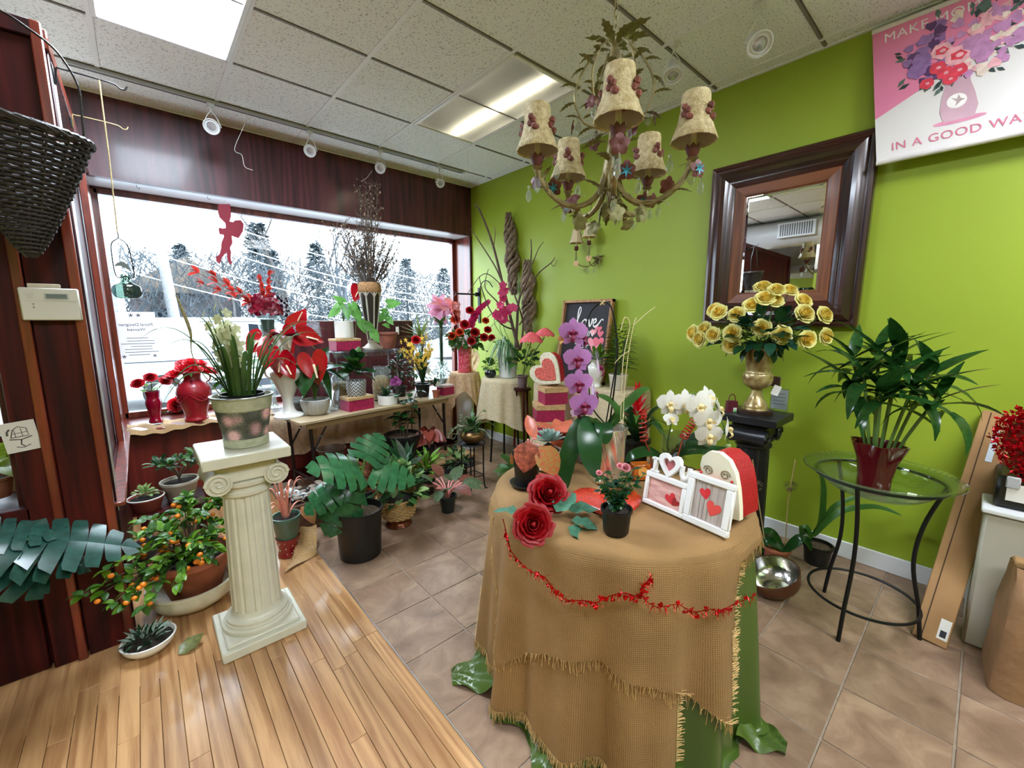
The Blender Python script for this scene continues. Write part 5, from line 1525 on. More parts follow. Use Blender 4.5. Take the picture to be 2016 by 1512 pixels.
for tip in ((-2.723, -0.06, 1.818), (-2.697, -0.06, 1.732), (-2.614, -0.06, 1.797), (-2.3, -0.06, 1.775), (-2.226, -0.06, 1.822)):
 e = V(tip) - hv.location
 pth = bez((0, 0, .86), (e.x * .4, 0, .90 + (e.z - .9) * .4), e, 9)
 stem(hv, pth, .0028, TWIG, 'twig')
 for i in range(3, 10, 2):
  for k in (-1, 0, 1):
   leaf(hv, lfo, pth[i], (pth[i] - pth[i - 1]).normalized() + V(0, -.3, k * .7), r.uniform(.06, .085), r.uniform(-.5, .5))
# ---- maroon board standing at the back of the ledge
bd_ = thing('backing_board', 'dark maroon wooden board with a pale top edge standing on the ledge against the glass', 'board', (-1.435, .10, .646))
obj('board', MB().box((0, 0, .395), (1.33, .025, .79), b=.002).mesh('board', MAROON_X), bd_)
obj('edge_strip', MB().box((0, 0, .794), (1.33, .028, .008)).mesh('edge_strip', M('pale_edge_strip', (226, 228, 232), rough=.4)), bd_)
# ================================================================ folding table in front of the window
TB = Matrix.Translation((-2.313, -1.012, 0)) @ Matrix.Rotation(math.atan2(.226, 1.56), 4, 'Z')
ft = thing('folding_table', 'long folding table with wood-look top carrying potted flowers', 'table', (-2.313, -1.012, 0), math.atan2(.226, 1.56))
TTOP = wood('table_laminate', (150, 128, 96), (186, 166, 132), rough=.45, axis='X', scale=.8, rnd=.02)
obj('table_top', MB().box((.78, .26, .6875), (1.56, .52, .025), b=.004).mesh('table_top', TTOP), ft)
obj('apron', MB().box((.76, .03, .655), (1.40, .012, .045)).mesh('apron', M('tan_apron', (146, 116, 76), rough=.6, var=.1)), ft)
DKM = M('dark_brown_steel', (40, 28, 26), rough=.45, metal=.4)
for x in (.10, 1.42):
 for y in (.06, .46):
  obj('leg', MB().tube([(x, y, .675), (x + .02, y, 0)], .014, 8).mesh('leg', DKM), ft)
 obj('leg_brace', MB().tube([(x + .01, .06, .2), (x + .01, .46, .2)], .009, 6).mesh('leg_brace', DKM), ft)
 s_ = 1 if x < .5 else -1
 for y in (.07, .45):
  obj('folding_stay', MB().tube([(x + .005, y, .42), (x + s_ * .16, y, .675)], .008, 6).mesh('folding_stay', DKM), ft)
  obj('rivet', MB().ball((x + s_ * .08, y - .012, .55), .008, 6, 4).mesh('rivet', M('bright_steel', (200, 200, 200), rough=.3, metal=.9)), ft)
# gauze hanging behind and under the table
def drape(name, label, p0, p1, z0, z1, mat, amp=.03, n=90, freq=34, seed=1, cat='cloth', bulge=.0, th=14):
 r = random.Random(seed); p0, p1 = V(p0[0], p0[1], 0), V(p1[0], p1[1], 0)
 d = (p1 - p0); nn = V(d.y, -d.x, 0).normalized(); c = (p0 + p1) / 2
 ph = [r.uniform(0, 6) for _ in range(4)]
 def fn(u, v):
  k = amp * (v ** .7) * (math.sin(u * freq + ph[0]) + .6 * math.sin(u * freq * .47 + ph[1]) + .35 * math.sin(u * freq * 2.1 + ph[2]))
  q = p0 + d * u + nn * (k + bulge * math.sin(PI * v)) - c
  return (q.x, q.y, (z0 + (z1 - z0) * v + (.012 * math.sin(u * freq * .7 + ph[3]) if v == 1 else 0)) - z1)
 o = obj(name, MB().grid(fn, n, th).mesh(name, mat, 180))
 o.location = (c.x, c.y, z1)
 return tag(o, label, cat)
drape('gauze_drape', 'peach gauze hanging below the folding table against the low wall', (-2.5, -.33), (-1.05, -.33), .64, .27, TULLE, .022, 100, 46, 3)
drape('gauze_drape', 'pale peach gauze hanging below the right end of the table near the corner', (-1.04, -.35), (-.52, -.34), .66, .10, TULLE, .03, 50, 26, 5)
def on_table(u, v):
 return TB @ V(u, v, .7)
# ---- white urn with anthuriums
ur = thing('white_urn', 'tall white ceramic urn holding red anthuriums at the left end of the folding table', 'vase', (-2.315, -.74, .70))
vase(ur, ipol([(.088, 0), (.092, .018), (.055, .045), (.040, .085), (.040, .15), (.072, .23), (.108, .33), (.105, .365), (.070, .40), (.062, .45), (.070, .55), (.092, .63)], 4), WHITECER, 40, lambda a, rr, z: rr * (1 + (.02 * math.sin(a * 12) if .2 < z < .38 else 0)))
obj('foot', MB().lathe([(.105, 0), (.107, .015), (.095, .025), (.08, .03)], (0, 0, 0), 32).mesh('foot', WHITECER), ur)
for sx in (-1, 1):
 obj('handle', MB().tube(spline([(sx * .10, 0, .31), (sx * .135, 0, .34), (sx * .14, 0, .42), (sx * .115, 0, .44), (sx * .095, 0, .40)], 5), .008, 8).mesh('handle', WHITECER), ur)
SPATHE = M('glossy_red_spathe', (150, 8, 22), rough=.18, var=.15, vs=8, coat=.4, trl=.12)
HM = heart_leaf_mesh('spathe', SPATHE, .25)
SPADIX = M('cream_spadix', (222, 196, 160), rough=.5)
spx = MB().tube([(0, .25, .02), (0, .45, .10), (0, .75, .20)], [.045, .04, .028], 8).mesh('spadix', SPADIX)
def anthurium(t, pos, d, up, s, base, name='anthurium_flower', w=1.0):
 p = V(pos)
 o = obj(name, HM, t, mtx=aim(p, d, up, 0, (s * w, s, s)))
 obj('spadix', spx, o)
 stem(t, bez(base, (V(base) + p) / 2 + V(0, 0, .06), p, 6), .0035, STEM)
 return o
FRONT = V(-.4, -.9, .25)
for i, (px, d, s_) in enumerate((((-2.459, -0.758, 1.32), (-.5, -.2, -.5), .17), ((-2.322, -0.759, 1.355), (.2, -.2, -.6), .18), ((-2.224, -0.761, 1.411), (.3, -.1, .5), .15), ((-2.368, -0.83, 1.189), (-.1, -.2, -1), .17), ((-2.208, -0.816, 1.334), (.8, -.3, -.3), .17), ((-2.437, -0.856, 1.231), (-.3, -.3, -.9), .15), ((-2.35, -0.855, 1.152), (.35, -.3, -.9), .16))):
 anthurium(ur, V(px) - ur.location, d, FRONT, s_, (0, 0, .6))
CELLO = glass('crumpled_cellophane', (240, 240, 244), gloss=.1, ior=1.7, body=.15)
obj('cellophane', MB().grid(lambda u, v: (.05 + .22 * u, -.05 + .1 * v, .66 + .05 * math.sin(u * 17 + v * 9) + .05 * v), 12, 8).mesh('cellophane', CELLO, 10), ur)
for i in range(9):
 leaf(ur, leafmesh('lance', G('burgundy_leaf', (88, 22, 34)), .6, .2), (0, 0, .62), rdir(i * .75, .3 + .1 * (i % 3)), .22)
for tip in ((-1.969, -0.819, 1.369), (-2.059, -0.901, 1.286), (-2.116, -0.888, 1.218), (-2.535, -0.792, 1.067)):
 e = V(tip) - ur.location
 strapleaf(ur, arch((0, 0, .6), e, .05, 8), .012, BRIGHTLEAF)
# ---- anthurium plant in ribbed grey pot
an = thing('red_anthurium_plant', 'red anthurium with dark green leaves in a ribbed grey-white pot', 'potted plant', (-2.13, -.79, .70))
obj('pot', MB().lathe(ipol([(.060, 0), (.082, .02), (.105, .08), (.108, .125)], 4) + [(.100, .128), (.095, .1)], (0, 0, 0), 96, lambda a, rr, z: rr * (1 + .022 * math.sin(a * 26))).mesh('pot', M('grey_white_ribbed_ceramic', (176, 174, 168), rough=.5, var=.08), 60), an)
obj('soil', MB().lathe([(.098, .11), (.0005, .12)], (0, 0, 0), 20, cap=False).mesh('soil', SOIL), an)
AL = heart_leaf_mesh('anth_leaf', GLOSSLEAF, .2, .85)
anthurium(an, (-.02, -.06, .46), (.12, -.25, -1), (-.3, -1, .3), .22, (0, 0, .12))
for d, p, s_ in (((-.2, -.3, -.6), (-.05, -.02, .38), .24), ((.3, -.2, -.9), (.03, -.05, .33), .24), ((.9, -.1, .2), (.02, 0, .34), .26), ((.5, .3, .6), (.0, .02, .34), .28), ((-.7, .2, .4), (-.02, .02, .34), .24), ((.8, -.3, -.5), (.07, -.03, .36), .2)):
 leaf(an, AL, p, d, s_, .1)
 stem(an, bez((0, 0, .12), (p[0] * .5, p[1] * .5, .26), p, 5), .004)
for tip in ((-2.084, -0.907, 0.931), (-2.005, -0.878, 1.111)):
 e = V(tip) - an.location
 stem(an, bez((0, 0, .12), (e.x * .3, e.y * .3, e.z + .05), e, 8), .003)
# ---- clear wedge box and jars under the acrylic riser
PLX = glass('clear_acrylic', (236, 240, 244), gloss=.03, ior=1.6, body=.05)
cw = thing('acetate_box', 'clear folded acetate box leaning beside the ribbed pot', 'clear box', (-1.985, -0.738, 0.7))
obj('panel', MB().prism([(-.03, 0), (.03, 0), (.055, .17), (.015, .17)], -.025, .025, lambda x, y, z: (x, z, y)).mesh('panel', PLX, 10), cw)
rs = thing('acrylic_riser', 'clear acrylic display riser standing on the folding table', 'riser', (-1.655, -.64, .70))
for sx in (-1, 1):
 for sy in (-1, 1):
  obj('leg', MB().tube([(sx * .27, sy * .09, 0), (sx * .27, sy * .09, .47)], .008, 8).mesh('leg', PLX), rs)
obj('shelf_top', MB().box((0, 0, .482), (.60, .24, .02), b=.008).mesh('shelf_top', PLX), rs)
obj('front_lip', MB().box((0, -.118, .465), (.60, .006, .05), b=.002).mesh('front_lip', PLX), rs)
JARM = M('tan_moss_fill', (176, 148, 112), rough=.95, var=.25, vs=40, bump=.6)
for k, (x, y, rr, h, lb) in enumerate(((-1.86, -.60, .075, .30, 'glass jar of tan moss at the left under the acrylic riser'), (-1.47, -.56, .085, .32, 'glass jar of tan filler at the right under the acrylic riser'), (-2.21, -.56, .06, .12, 'small glass jar of brown bark behind the anthurium pot'))):
 t = thing('glass_jar', lb, 'jar', (x, y, .70), 0, 'filler jars on the folding table')
 vase(t, [(rr * .9, 0), (rr, .01), (rr, h * .85), (rr * .8, h * .95), (rr * .85, h)], CLEAR, 24)
 obj('filler', MB().lathe(ipol([(rr * .8, .014), (rr * .93, .03), (rr * .93, h * .6), (rr * .5, h * .72), (.001, h * .74)], 3), (0, 0, 0), 20, lambda a, q, z: q * (1 + .04 * math.sin(a * 7 + z * 50))).mesh('filler', JARM if k < 2 else M('brown_bark_fill', (92, 70, 48), rough=.95, var=.4, vs=50)), t)
def gift_box(label, loc, d, rz=0.0, lid=.035, grp=None, body=None, lidm=None, nm='gift_box'):
 t = thing(nm, label, 'box', loc, rz, grp)
 obj('box_body', MB().box((0, 0, (d[2] - lid) / 2), (d[0] * .97, d[1] * .97, d[2] - lid), b=.002).mesh('box_body', body or MAGBOX), t)
 obj('lid', MB().box((0, 0, d[2] - lid / 2), (d[0], d[1], lid), b=.002).mesh('lid', lidm or KRAFTL), t)
 return t
MAGBOX = M('magenta_patterned_paper', (150, 16, 66), rough=.55, var=.25, vs=70, detail=1)
KRAFTL = M('kraft_dotted_lid', (186, 150, 104), rough=.7, var=.15, vs=60, detail=1)
gift_box('magenta paper box under the chevron pot on the folding table', (-1.80, -.80, .70), (.235, .16, .115), .14, .025)
gift_box('magenta box on the acrylic riser under the white ribbed pot', (-1.815, -.64, 1.192), (.22, .15, .10), .10, .02)
gift_box('small magenta box with a pale lid at the right end of the folding table', (-.855, -.70, .70), (.15, .11, .10), .15, .02, lidm=M('pale_pink_lid', (200, 170, 160), rough=.6))
# ---- chevron pot with leafy plant
cv = thing('chevron_pot_plant', 'leafy plant in a grey and white chevron pot on a magenta box', 'potted plant', (-1.80, -.80, .816))
def chev_mat():
 m, N, L, B = _nodes('grey_chevron_glaze')
 tc = N.new('ShaderNodeTexCoord'); sp = N.new('ShaderNodeSeparateXYZ'); L.new(tc.outputs['Object'], sp.inputs[0])
 at = N.new('ShaderNodeMath'); at.operation = 'ARCTAN2'; L.new(sp.outputs[1], at.inputs[0]); L.new(sp.outputs[0], at.inputs[1])
 pp_ = N.new('ShaderNodeMath'); pp_.operation = 'PINGPONG'; pp_.inputs[1].default_value = .22; L.new(at.outputs[0], pp_.inputs[0])
 ml = N.new('ShaderNodeMath'); ml.operation = 'MULTIPLY_ADD'; ml.inputs[1].default_value = .12; L.new(pp_.outputs[0], ml.inputs[0]); L.new(sp.outputs[2], ml.inputs[2])
 mo = N.new('ShaderNodeMath'); mo.operation = 'PINGPONG'; mo.inputs[1].default_value = .014; L.new(ml.outputs[0], mo.inputs[0])
 gt = N.new('ShaderNodeMath'); gt.operation = 'GREATER_THAN'; gt.inputs[1].default_value = .007; L.new(mo.outputs[0], gt.inputs[0])
 mx = N.new('ShaderNodeMixRGB'); mx.inputs[1].default_value = lin((84, 86, 92)); mx.inputs[2].default_value = lin((206, 206, 204))
 L.new(gt.outputs[0], mx.inputs[0]); L.new(mx.outputs[0], B.inputs['Base Color']); B.inputs['Roughness'].default_value = .4
 return m
pot(cv, .082, .074, .13, chev_mat(), lip=.0)
bunch(cv, [leafmesh('ovate', LEAF, .6, .25), leafmesh('ovate', DARKLEAF, .6, .25)], 34, (0, 0, .17), (.07, .06, .14), .13, 3, (.05, 1.4))
# ---- low white planter
lw = thing('low_white_planter', 'low white oval planter with dark spiky plant on the folding table', 'potted plant', (-1.52, -.79, .70))
obj('pot', MB().lathe([(.078, 0), (.084, .006), (.086, .085), (.080, .086), (.078, .07)], (0, 0, 0), 30).mesh('pot', WHITECER, 40), lw)
obj('soil', MB().lathe([(.079, .07), (.0005, .078)], (0, 0, 0), 20, cap=False).mesh('soil', SOIL), lw)
bunch(lw, [leafmesh('spike', DARKLEAF, .2, .3)], 22, (-.02, 0, .075), (.04, .03, .02), .11, 5, (.6, 1.5))
# ---- pothos in white ribbed pot on the riser box
po = thing('pothos_plant', 'trailing pothos in a white ribbed pot on top of the riser box', 'potted plant', (-1.815, -.64, 1.293))
obj('pot', MB().lathe([(.070, 0), (.074, .004)] + [(.0745 + (.0022 if q % 2 else 0), .008 + q * .0062) for q in range(22)] + [(.068, .145), (.065, .12)], (0, 0, 0), 30).mesh('pot', M('white_ribbed_pot', (216, 212, 204), rough=.5, var=.03), 60), po)
obj('soil', MB().lathe([(.066, .125), (.0005, .135)], (0, 0, 0), 20, cap=False).mesh('soil', SOIL), po)
POT = heart_leaf_mesh('pothos', G('pothos_green', (96, 150, 70), trl=.4), .15, .8)
for tip, d in (((-1.839, -0.631, 1.568), (-.6, -.2, -.7)), ((-1.801, -0.709, 1.541), (-.1, -.3, -1)), ((-1.744, -0.665, 1.577), (.3, -.2, -.8)), ((-1.739, -0.72, 1.512), (.4, -.2, -.9)), ((-1.801, -0.613, 1.599), (-.5, 0, .3)), ((-1.716, -0.782, 1.428), (.2, -.2, -.9)), ((-1.64, -0.831, 1.342), (.3, -.3, -.8)), ((-1.687, -0.814, 1.406), (.6, -.2, -.5)), ((-1.877, -0.66, 1.524), (-.8, -.2, -.6))):
 e = V(tip) - po.location
 stem(po, bez((0, 0, .13), (e.x * .4, e.y * .4, max(e.z, .13) + .08), e, 6), .002)
 leaf(po, POT, e, d, .10, .2, up=(-.4, -.8, .4))
# ---- tall dark vase of dried stems
dv = thing('dried_stem_vase', 'tall dark arched-panel vase of dry branching stems on the acrylic riser', 'vase', (-1.575, -.65, 1.192))
DKV = M('dark_bronze_glaze', (40, 32, 30), rough=.3, var=.2)
RIBV = M('pale_silver_rib', (176, 168, 156), rough=.45, metal=.2, var=.15)
vase(dv, ipol([(.080, 0), (.082, .012), (.035, .05), (.032, .09), (.055, .22), (.082, .42), (.086, .50), (.080, .52)], 4), DKV, 32)
obj('foot', MB().lathe([(.088, 0), (.09, .014), (.07, .022), (.04, .05), (.038, .08)], (0, 0, 0), 28).mesh('foot', RIBV), dv)
for i in range(8):
 a = 2 * PI * i / 8
 pr = [(.036, .08), (.05, .2), (.068, .33), (.084, .45), (.088, .50)]
 obj('rib', MB().tube(spline([(math.cos(a) * q, math.sin(a) * q, z) for q, z in pr], 4), .008, 6).mesh('rib', RIBV), dv)
 b = a + PI / 8
 obj('arch', MB().tube([(.088 * math.cos(a + (q / 8) * PI / 4), .088 * math.sin(a + (q / 8) * PI / 4), .455 + .04 * math.sin(PI * q / 8)) for q in range(9)], .006, 6).mesh('arch', RIBV), dv)
obj('twine_collar', MB().lathe([(.090, .49), (.098, .50), (.098, .56), (.086, .58), (.07, .575)], (0, 0, 0), 30).mesh('twine_collar', M('raffia_collar', (164, 124, 84), rough=.95, var=.3, vs=60, bump=.8), 60), dv)
DRY = M('dry_grey_stem', (92, 78, 68), rough=.9, var=.25, vs=20)
SEED = M('dry_seed_head', (150, 128, 106), rough=.9, var=.2)
r = random.Random(14)
sb = MB().ball((0, 0, 0), 1, 5, 4, 1.4).mesh('seed_head', SEED)
nsd = 0; tgw = MB()
for i in range(60):
 a = r.uniform(0, 2 * PI); sp = .33 * r.random() ** .6; h = r.uniform(.95, 1.25) - sp * .75
 if i < 6: sp *= .5; h = r.uniform(1.25, 1.42)
 e = V(math.cos(a) * sp, math.sin(a) * sp * .8, h)
 pth = spline([(math.cos(a) * .03, math.sin(a) * .03, .5), (e.x * .45, e.y * .45, .5 + (h - .5) * .4), (e.x * .8 + r.uniform(-.02, .02), e.y * .8, .5 + (h - .5) * .75), e], 4)
 stem(dv, pth, lambda t: .0048 - .003 * t, DRY, 'dry_stem', 4)
 for q in range(4, len(pth)):
  for k in range(4):
   dd = V(r.uniform(-1, 1), r.uniform(-1, 1), r.uniform(.2, 1)).normalized() * r.uniform(.03, .085)
   tgw.tube([pth[q], pth[q] + dd], .0015, 3, cap=False)
   if k == 0 and nsd < 290:
    obj('seed_head', sb, dv, pth[q] + dd, None, None, r.uniform(.004, .008)); nsd += 1
obj('twigs', tgw.mesh('twigs', DRY), dv)['kind'] = 'stuff'
# ---- terracotta pot with vine on a stick
vp = thing('staked_vine_pot', 'terracotta pot with a staked vine on the acrylic riser', 'potted plant', (-1.42, -.63, 1.192))
pot(vp, .088, .062, .145, M('weathered_terracotta', (142, 82, 66), rough=.8, var=.15, vs=16), lip=.008)
stem(vp, [(.0, 0, .12), (.01, 0, .56)], .003, TWIG, 'stake')
for p, d, s_ in (((.02, -.01, .40), (.8, -.2, .1), .12), ((.0, -.01, .33), (-.7, -.2, .1), .09), ((.01, -.01, .27), (.3, -.4, -.6), .08), ((-.02, 0, .30), (-.5, -.2, -.5), .10), ((.01, 0, .20), (-.8, -.2, .2), .07)):
 leaf(vp, POT, p, d, s_, .2, up=(-.4, -.8, .4))
bd2 = obj('plastic_label', MB().box((.075, -.05, .16), (.03, .002, .07)).mesh('plastic_label', WHITECER), vp)
# ---- heart anthurium bloom beside the dark vase
ah = thing('heart_anthurium_pot', 'single red anthurium bloom rising left of the dark vase', 'potted plant', (-1.70, -.565, 1.192))
pot(ah, .035, .028, .06, BLACKPL)
anthurium(ah, V((-1.642, -0.587, 1.669)) - ah.location + V(0, 0, .05), (-.35, -.2, -.6), (-.4, -.9, .3), .14, (0, 0, .05))
leaf(ah, AL, (.0, -.02, .36), (.2, -.3, -1), .17, 0)
# ---- yellow spray orchid with one red rose
yo = thing('yellow_orchid_plant', 'yellow spray orchid with a red rose in a black pot on the folding table', 'potted orchid', (-1.09, -.66, .70))
pot(yo, .072, .055, .13, BLACKPL)
YF = G('yellow_orchid_petal', (222, 186, 74), var=.2, rnd=.15, trl=.3)
yf = star_mesh('yf', YF, 5, 1.0, .5, 'oval', .3)
r = random.Random(17)
for tip in ((-1.233, -0.58, 1.245), (-1.199, -0.645, 1.208), (-1.065, -0.674, 1.302), (-1.042, -0.722, 1.156), (-1.162, -0.688, 1.111), (-0.985, -0.696, 1.226), (-1.266, -0.584, 1.159)):
 e = V(tip) - yo.location
 pth = bez((0, 0, .12), (e.x * .2, e.y * .2, e.z * .75), e, 10)
 stem(yo, pth, .003, TWIG)
 for i in range(4, 11):
  for k in range(2):
   d = rdir(r.uniform(0, 6.28), r.uniform(-.2, .6))
   blossom(yo, yf, pth[i] + d * .025, d + V(-.5, -.7, 0), r.uniform(.022, .030))
for i in range(16):
 strapleaf(yo, arch((0, 0, .12), (math.cos(i * 2.4) * .13, math.sin(i * 2.4) * .1, .30 + .05 * (i % 3)), .03, 7), .028, DARKLEAF)
blossom(yo, ROSEG, V((-1.162, -0.688, 1.257)) - yo.location, (-.4, -.8, .5), .042)
obj('plant_tag', MB().box((0, 0, 0), (.05, .001, .05)).mesh('plant_tag', WHITECER), yo, (.02, -.085, .26), (.2, .5, .3))
# ---- small tagged terracotta
tt = thing('tagged_terracotta_plant', 'small dark tagged plant in a little terracotta pot on the folding table', 'potted plant', (-1.02, -.79, .70))
pot(tt, .036, .028, .07, TERRA, lip=.004)
bunch(tt, [leafmesh('lance', DARKLEAF, .5, .2)], 26, (0, 0, .09), (.05, .05, .09), .08, 8, (-.1, 1.4))
obj('plant_tag', MB().box((0, 0, 0), (.035, .001, .045)).mesh('plant_tag', WHITECER), tt, (-.01, -.05, .14), (.2, .5, .2))
# ---- fuzzy grey-green air plant ball
fz = thing('grey_air_plant', 'fuzzy grey-green air plant in a glass beside the lily vase', 'potted plant', (-.78, -.52, .68))
vase(fz, ipol([(.045, 0), (.05, .01), (.03, .05), (.05, .12), (.06, .16)], 3), CLEAR, 24)
mass(fz, M('fuzzy_grey_green', (120, 150, 138), rough=.9, var=.15, trl=.3), 500, (0, 0, .24), (.085, .085, .10), .04, 3, (-.9, 1.5), 'spike', 'bristles')
# ---- black pot with tall plant in front of the table: violet bloom on top
tp = thing('rubber_plant', 'tall thin-stemmed plant with dark leaves in a large black pot before the folding table', 'potted plant', (-1.402, -0.811, 0.13))
obj('pot', MB().lathe([(q * 1.35, z * 1.3) for q, z in [(.085, 0), (.09, .006), (.112, .17), (.118, .172), (.120, .195), (.126, .198), (.126, .215), (.114, .216), (.108, .17)]], (0, 0, 0), 36).mesh('pot', BLACKPL, 30), tp)
obj('soil', MB().lathe([(.15, .25), (.0005, .26)], (0, 0, 0), 20, cap=False).mesh('soil', M('brown_bark_mulch', (86, 66, 50), rough=.95, var=.4, vs=50, bump=.8)), tp)
VIO = G('violet_pink_petal', (150, 70, 130), trl=.25)
blossom(tp, carnation_mesh('viof', VIO, 14, 5), V((-1.442, -0.791, 0.895)) - tp.location, (-.3, -.9, .2), .05)
for i, tip in enumerate(((-1.523, -0.751, 0.824), (-1.448, -0.822, 0.862), (-1.337, -0.843, 0.782), (-1.29, -0.9, 0.808), (-1.503, -0.817, 0.682), (-1.363, -0.797, 0.708))):
 e = V(tip) - tp.location
 pth = bez((.02 * (i - 2.5), 0, .19), (e.x * .3 + .01 * i, e.y * .3, e.z * .6), e, 8)
 stem(tp, pth, .0035, TWIG)
 for q in (4, 5, 6, 7, 8):
  for k in (0, 1):
   leaf(tp, leafmesh('ovate', GLOSSLEAF, .6, .2), pth[q], rdir(i * 1.3 + q * 2.2 + k * 3, .1), .10)
# ---- more greenery among the table plants
for nm, lb, loc, m_, kind, n, s_, c_, rad, pr, pm in (
 ('schefflera', 'leafy green schefflera behind the cymbidium pot at the ledge end', (-2.56, -.13, .65), LEAF, 'oval', 70, .11, (0, 0, .3), (.15, .12, .22), .07, TERRA),
 ('jade_bush', 'dark bushy small-leaved plant behind the yellow orchid', (-1.25, -.50, .66), DARKLEAF, 'oval', 90, .055, (0, 0, .28), (.13, .11, .2), .06, BLACKPL),
 ('asparagus_fern', 'feathery green fern between the yellow orchid and the lilies', (-.98, -.44, .66), G('fern_green', (86, 128, 84)), 'lance', 110, .08, (0, 0, .26), (.11, .1, .2), .055, WHITECER)):
 t = thing(nm, lb, 'potted plant', loc)
 pot(t, pr, pr * .75, .14, pm)
 for i in range(6): stem(t, bez((0, 0, .12), (0, 0, .2), (math.cos(i) * rad[0] * .7, math.sin(i) * rad[1] * .7, c_[2] + .05), 4), .003, TWIG)
 bunch(t, [leafmesh(kind, m_, .5, .2), leafmesh(kind, m_, .9, .2)], n, c_, rad, s_, n, (-.5, 1.4), core=.35)
# ================================================================ corner by the green wall
CREAMC = M('cream_linen', (222, 204, 168), rough=.9, var=.08, vs=40, bump=.25, bs=300, trl=.15)
def round_drape(t, R_, z0, z1, mat, name='tablecloth', n=140, amp=.03, folds=11, seed=1, hem=None, flare=.05, a0=0.0, a1=2 * PI, rows=16, top=True, off=0.0):
 r = random.Random(seed); ph = [r.uniform(0, 6) for _ in range(3)]
 full = abs(a1 - a0 - 2 * PI) < 1e-3
 def fn(u, v):
  a = a0 + (a1 - a0) * u
  if top and v < .25:
   rr = R_ * (v / .25); z = z0 + off
   if v > .2: rr = R_ * (.8 + .2 * (v - .2) / .05)
   return (rr * math.cos(a), rr * math.sin(a), z)
  s = (v - .25) / .75 if top else v
  zz = hem(a) if hem else z1
  k = amp * s ** .8 * (math.sin(a * folds + ph[0]) + .5 * math.sin(a * (folds * 2 + 1) + ph[1])) + flare * s
  return ((R_ + off + .006 + k) * math.cos(a), (R_ + off + .006 + k) * math.sin(a), z0 + off - .004 - (z0 - zz) * s)
 return obj(name, MB().grid(fn, n, rows).mesh(name, mat, 180), t)
st = thing('side_table', 'small round side table under a cream cloth in the corner by the green wall', 'table', (-.38, -1.07, 0))
obj('table_top', MB().lathe([(.21, .845), (.215, .85), (.215, .862), (.21, .865)], (0, 0, 0), 32).mesh('table_top', DKM), st)
for i in range(3):
 a = 2 * PI * i / 3 + .9
 obj('leg', MB().tube([(math.cos(a) * .12, math.sin(a) * .12, .85), (math.cos(a) * .17, math.sin(a) * .17, 0)], .010, 8).mesh('leg', IRON), st)
tc_ = thing('side_tablecloth', 'cream fringed cloth draped over the small side table', 'tablecloth', (-.38, -1.07, .30))
round_drape(tc_, .225, .569, .05, CREAMC, 'cloth', 120, .022, 7, 4, hem=lambda a: .12 + .07 * math.sin(a * 2 + 1))
# ---- gauze-covered stand with the red vase
gs = thing('gauze_stand', 'stand wrapped in peach gauze carrying the red flower vase', 'plant stand', (-.42, -.42, 0))
obj('pillar', MB().lathe([(.13, 0), (.13, .02), (.10, .03), (.10, .84), (.15, .845), (.15, .86)], (0, 0, 0), 28).mesh('pillar', M('pale_white_stand', (214, 214, 222), rough=.5)), gs)
gc = round_drape(gs, .16, .866, .42, TULLE, 'gauze_wrap', 120, .028, 8, 9, hem=lambda a: .55 + .13 * math.sin(a * 3 + 2))
tg2 = MB().grid(lambda u, v: (-.02 + .18 * u + .03 * math.sin(v * 9), .06 - .1 * u, .95 + .22 * v * (1 - .4 * u) - .3 * u * (1 - v) + .02 * math.sin(u * 30)), 20, 14)
obj('gauze_peak', tg2.mesh('gauze_peak', TULLE, 180), gs)
rv = thing('red_arrangement_vase', 'red petal-filled glass vase with roses, gladiolus and ivy on the gauze stand', 'flower vase', (-.43, -.44, .868))
RPET = M('red_petal_filled_glass', (206, 36, 66), rough=.25, var=.35, vs=45, rgb2=(236, 120, 140), coat=.6)
vase(rv, [(.075, 0), (.08, .006), (.078, .12), (.08, .27), (.083, .285)], RPET, 30)
r = random.Random(23)
mass(rv, LEAF, 170, (0, 0, .36), (.18, .14, .12), .08, 11, (-.6, 1.2), 'ovate', 'foliage')
for tip in ((-0.648, -0.41, 1.284), (-0.234, -0.7, 1.215), (-0.315, -0.667, 1.117), (-0.606, -0.439, 1.119)):
 e = V(tip) - rv.location
 pth = bez((0, 0, .3), (e.x * .5, e.y * .5, e.z + .1), e, 8); stem(rv, pth, .003)
 for q in range(3, 9): leaf(rv, leafmesh('ovate', LEAF, .4, .2), pth[q], rdir(q * 2.4, -.2), .06)
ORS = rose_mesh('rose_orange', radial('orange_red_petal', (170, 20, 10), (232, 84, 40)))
MAGP = G('magenta_petal', (190, 24, 96), trl=.3)
for px, m_, s_ in (((-0.56, -0.471, 1.447), ORS, .05), ((-0.492, -0.543, 1.393), ROSEG, .052), ((-0.544, -0.519, 1.312), ORS, .045), ((-0.404, -0.605, 1.311), ROSEG, .05), ((-0.448, -0.598, 1.219), ROSEG, .045), ((-0.323, -0.662, 1.256), ROSEG, .045), ((-0.594, -0.447, 1.273), ORS, .045), ((-0.405, -0.519, 1.545), ROSEG, .045), ((-0.266, -0.653, 1.337), ROSEG, .04), ((-0.23, -0.678, 1.253), ROSEG, .036), ((-0.271, -0.625, 1.436), ORS, .038)):
 p = V(px) - rv.location; blossom(rv, m_, p, V(-.5, -.7, .3) + p * .4, s_)
gl = star_mesh('glad', MAGP, 5, 1.3, .5, 'oval', .5)
pth = spline(rel(rv, [(-0.377, -0.477, 1.391), (-0.307, -0.526, 1.547), (-0.214, -0.591, 1.646)]), 8)
stem(rv, pth, .004)
for i, p in enumerate(pth): blossom(rv, gl, p + V(0, -.015, 0), V(-.4 + .3 * (i % 3 - 1), -.8, .4), .055 - .0015 * i)
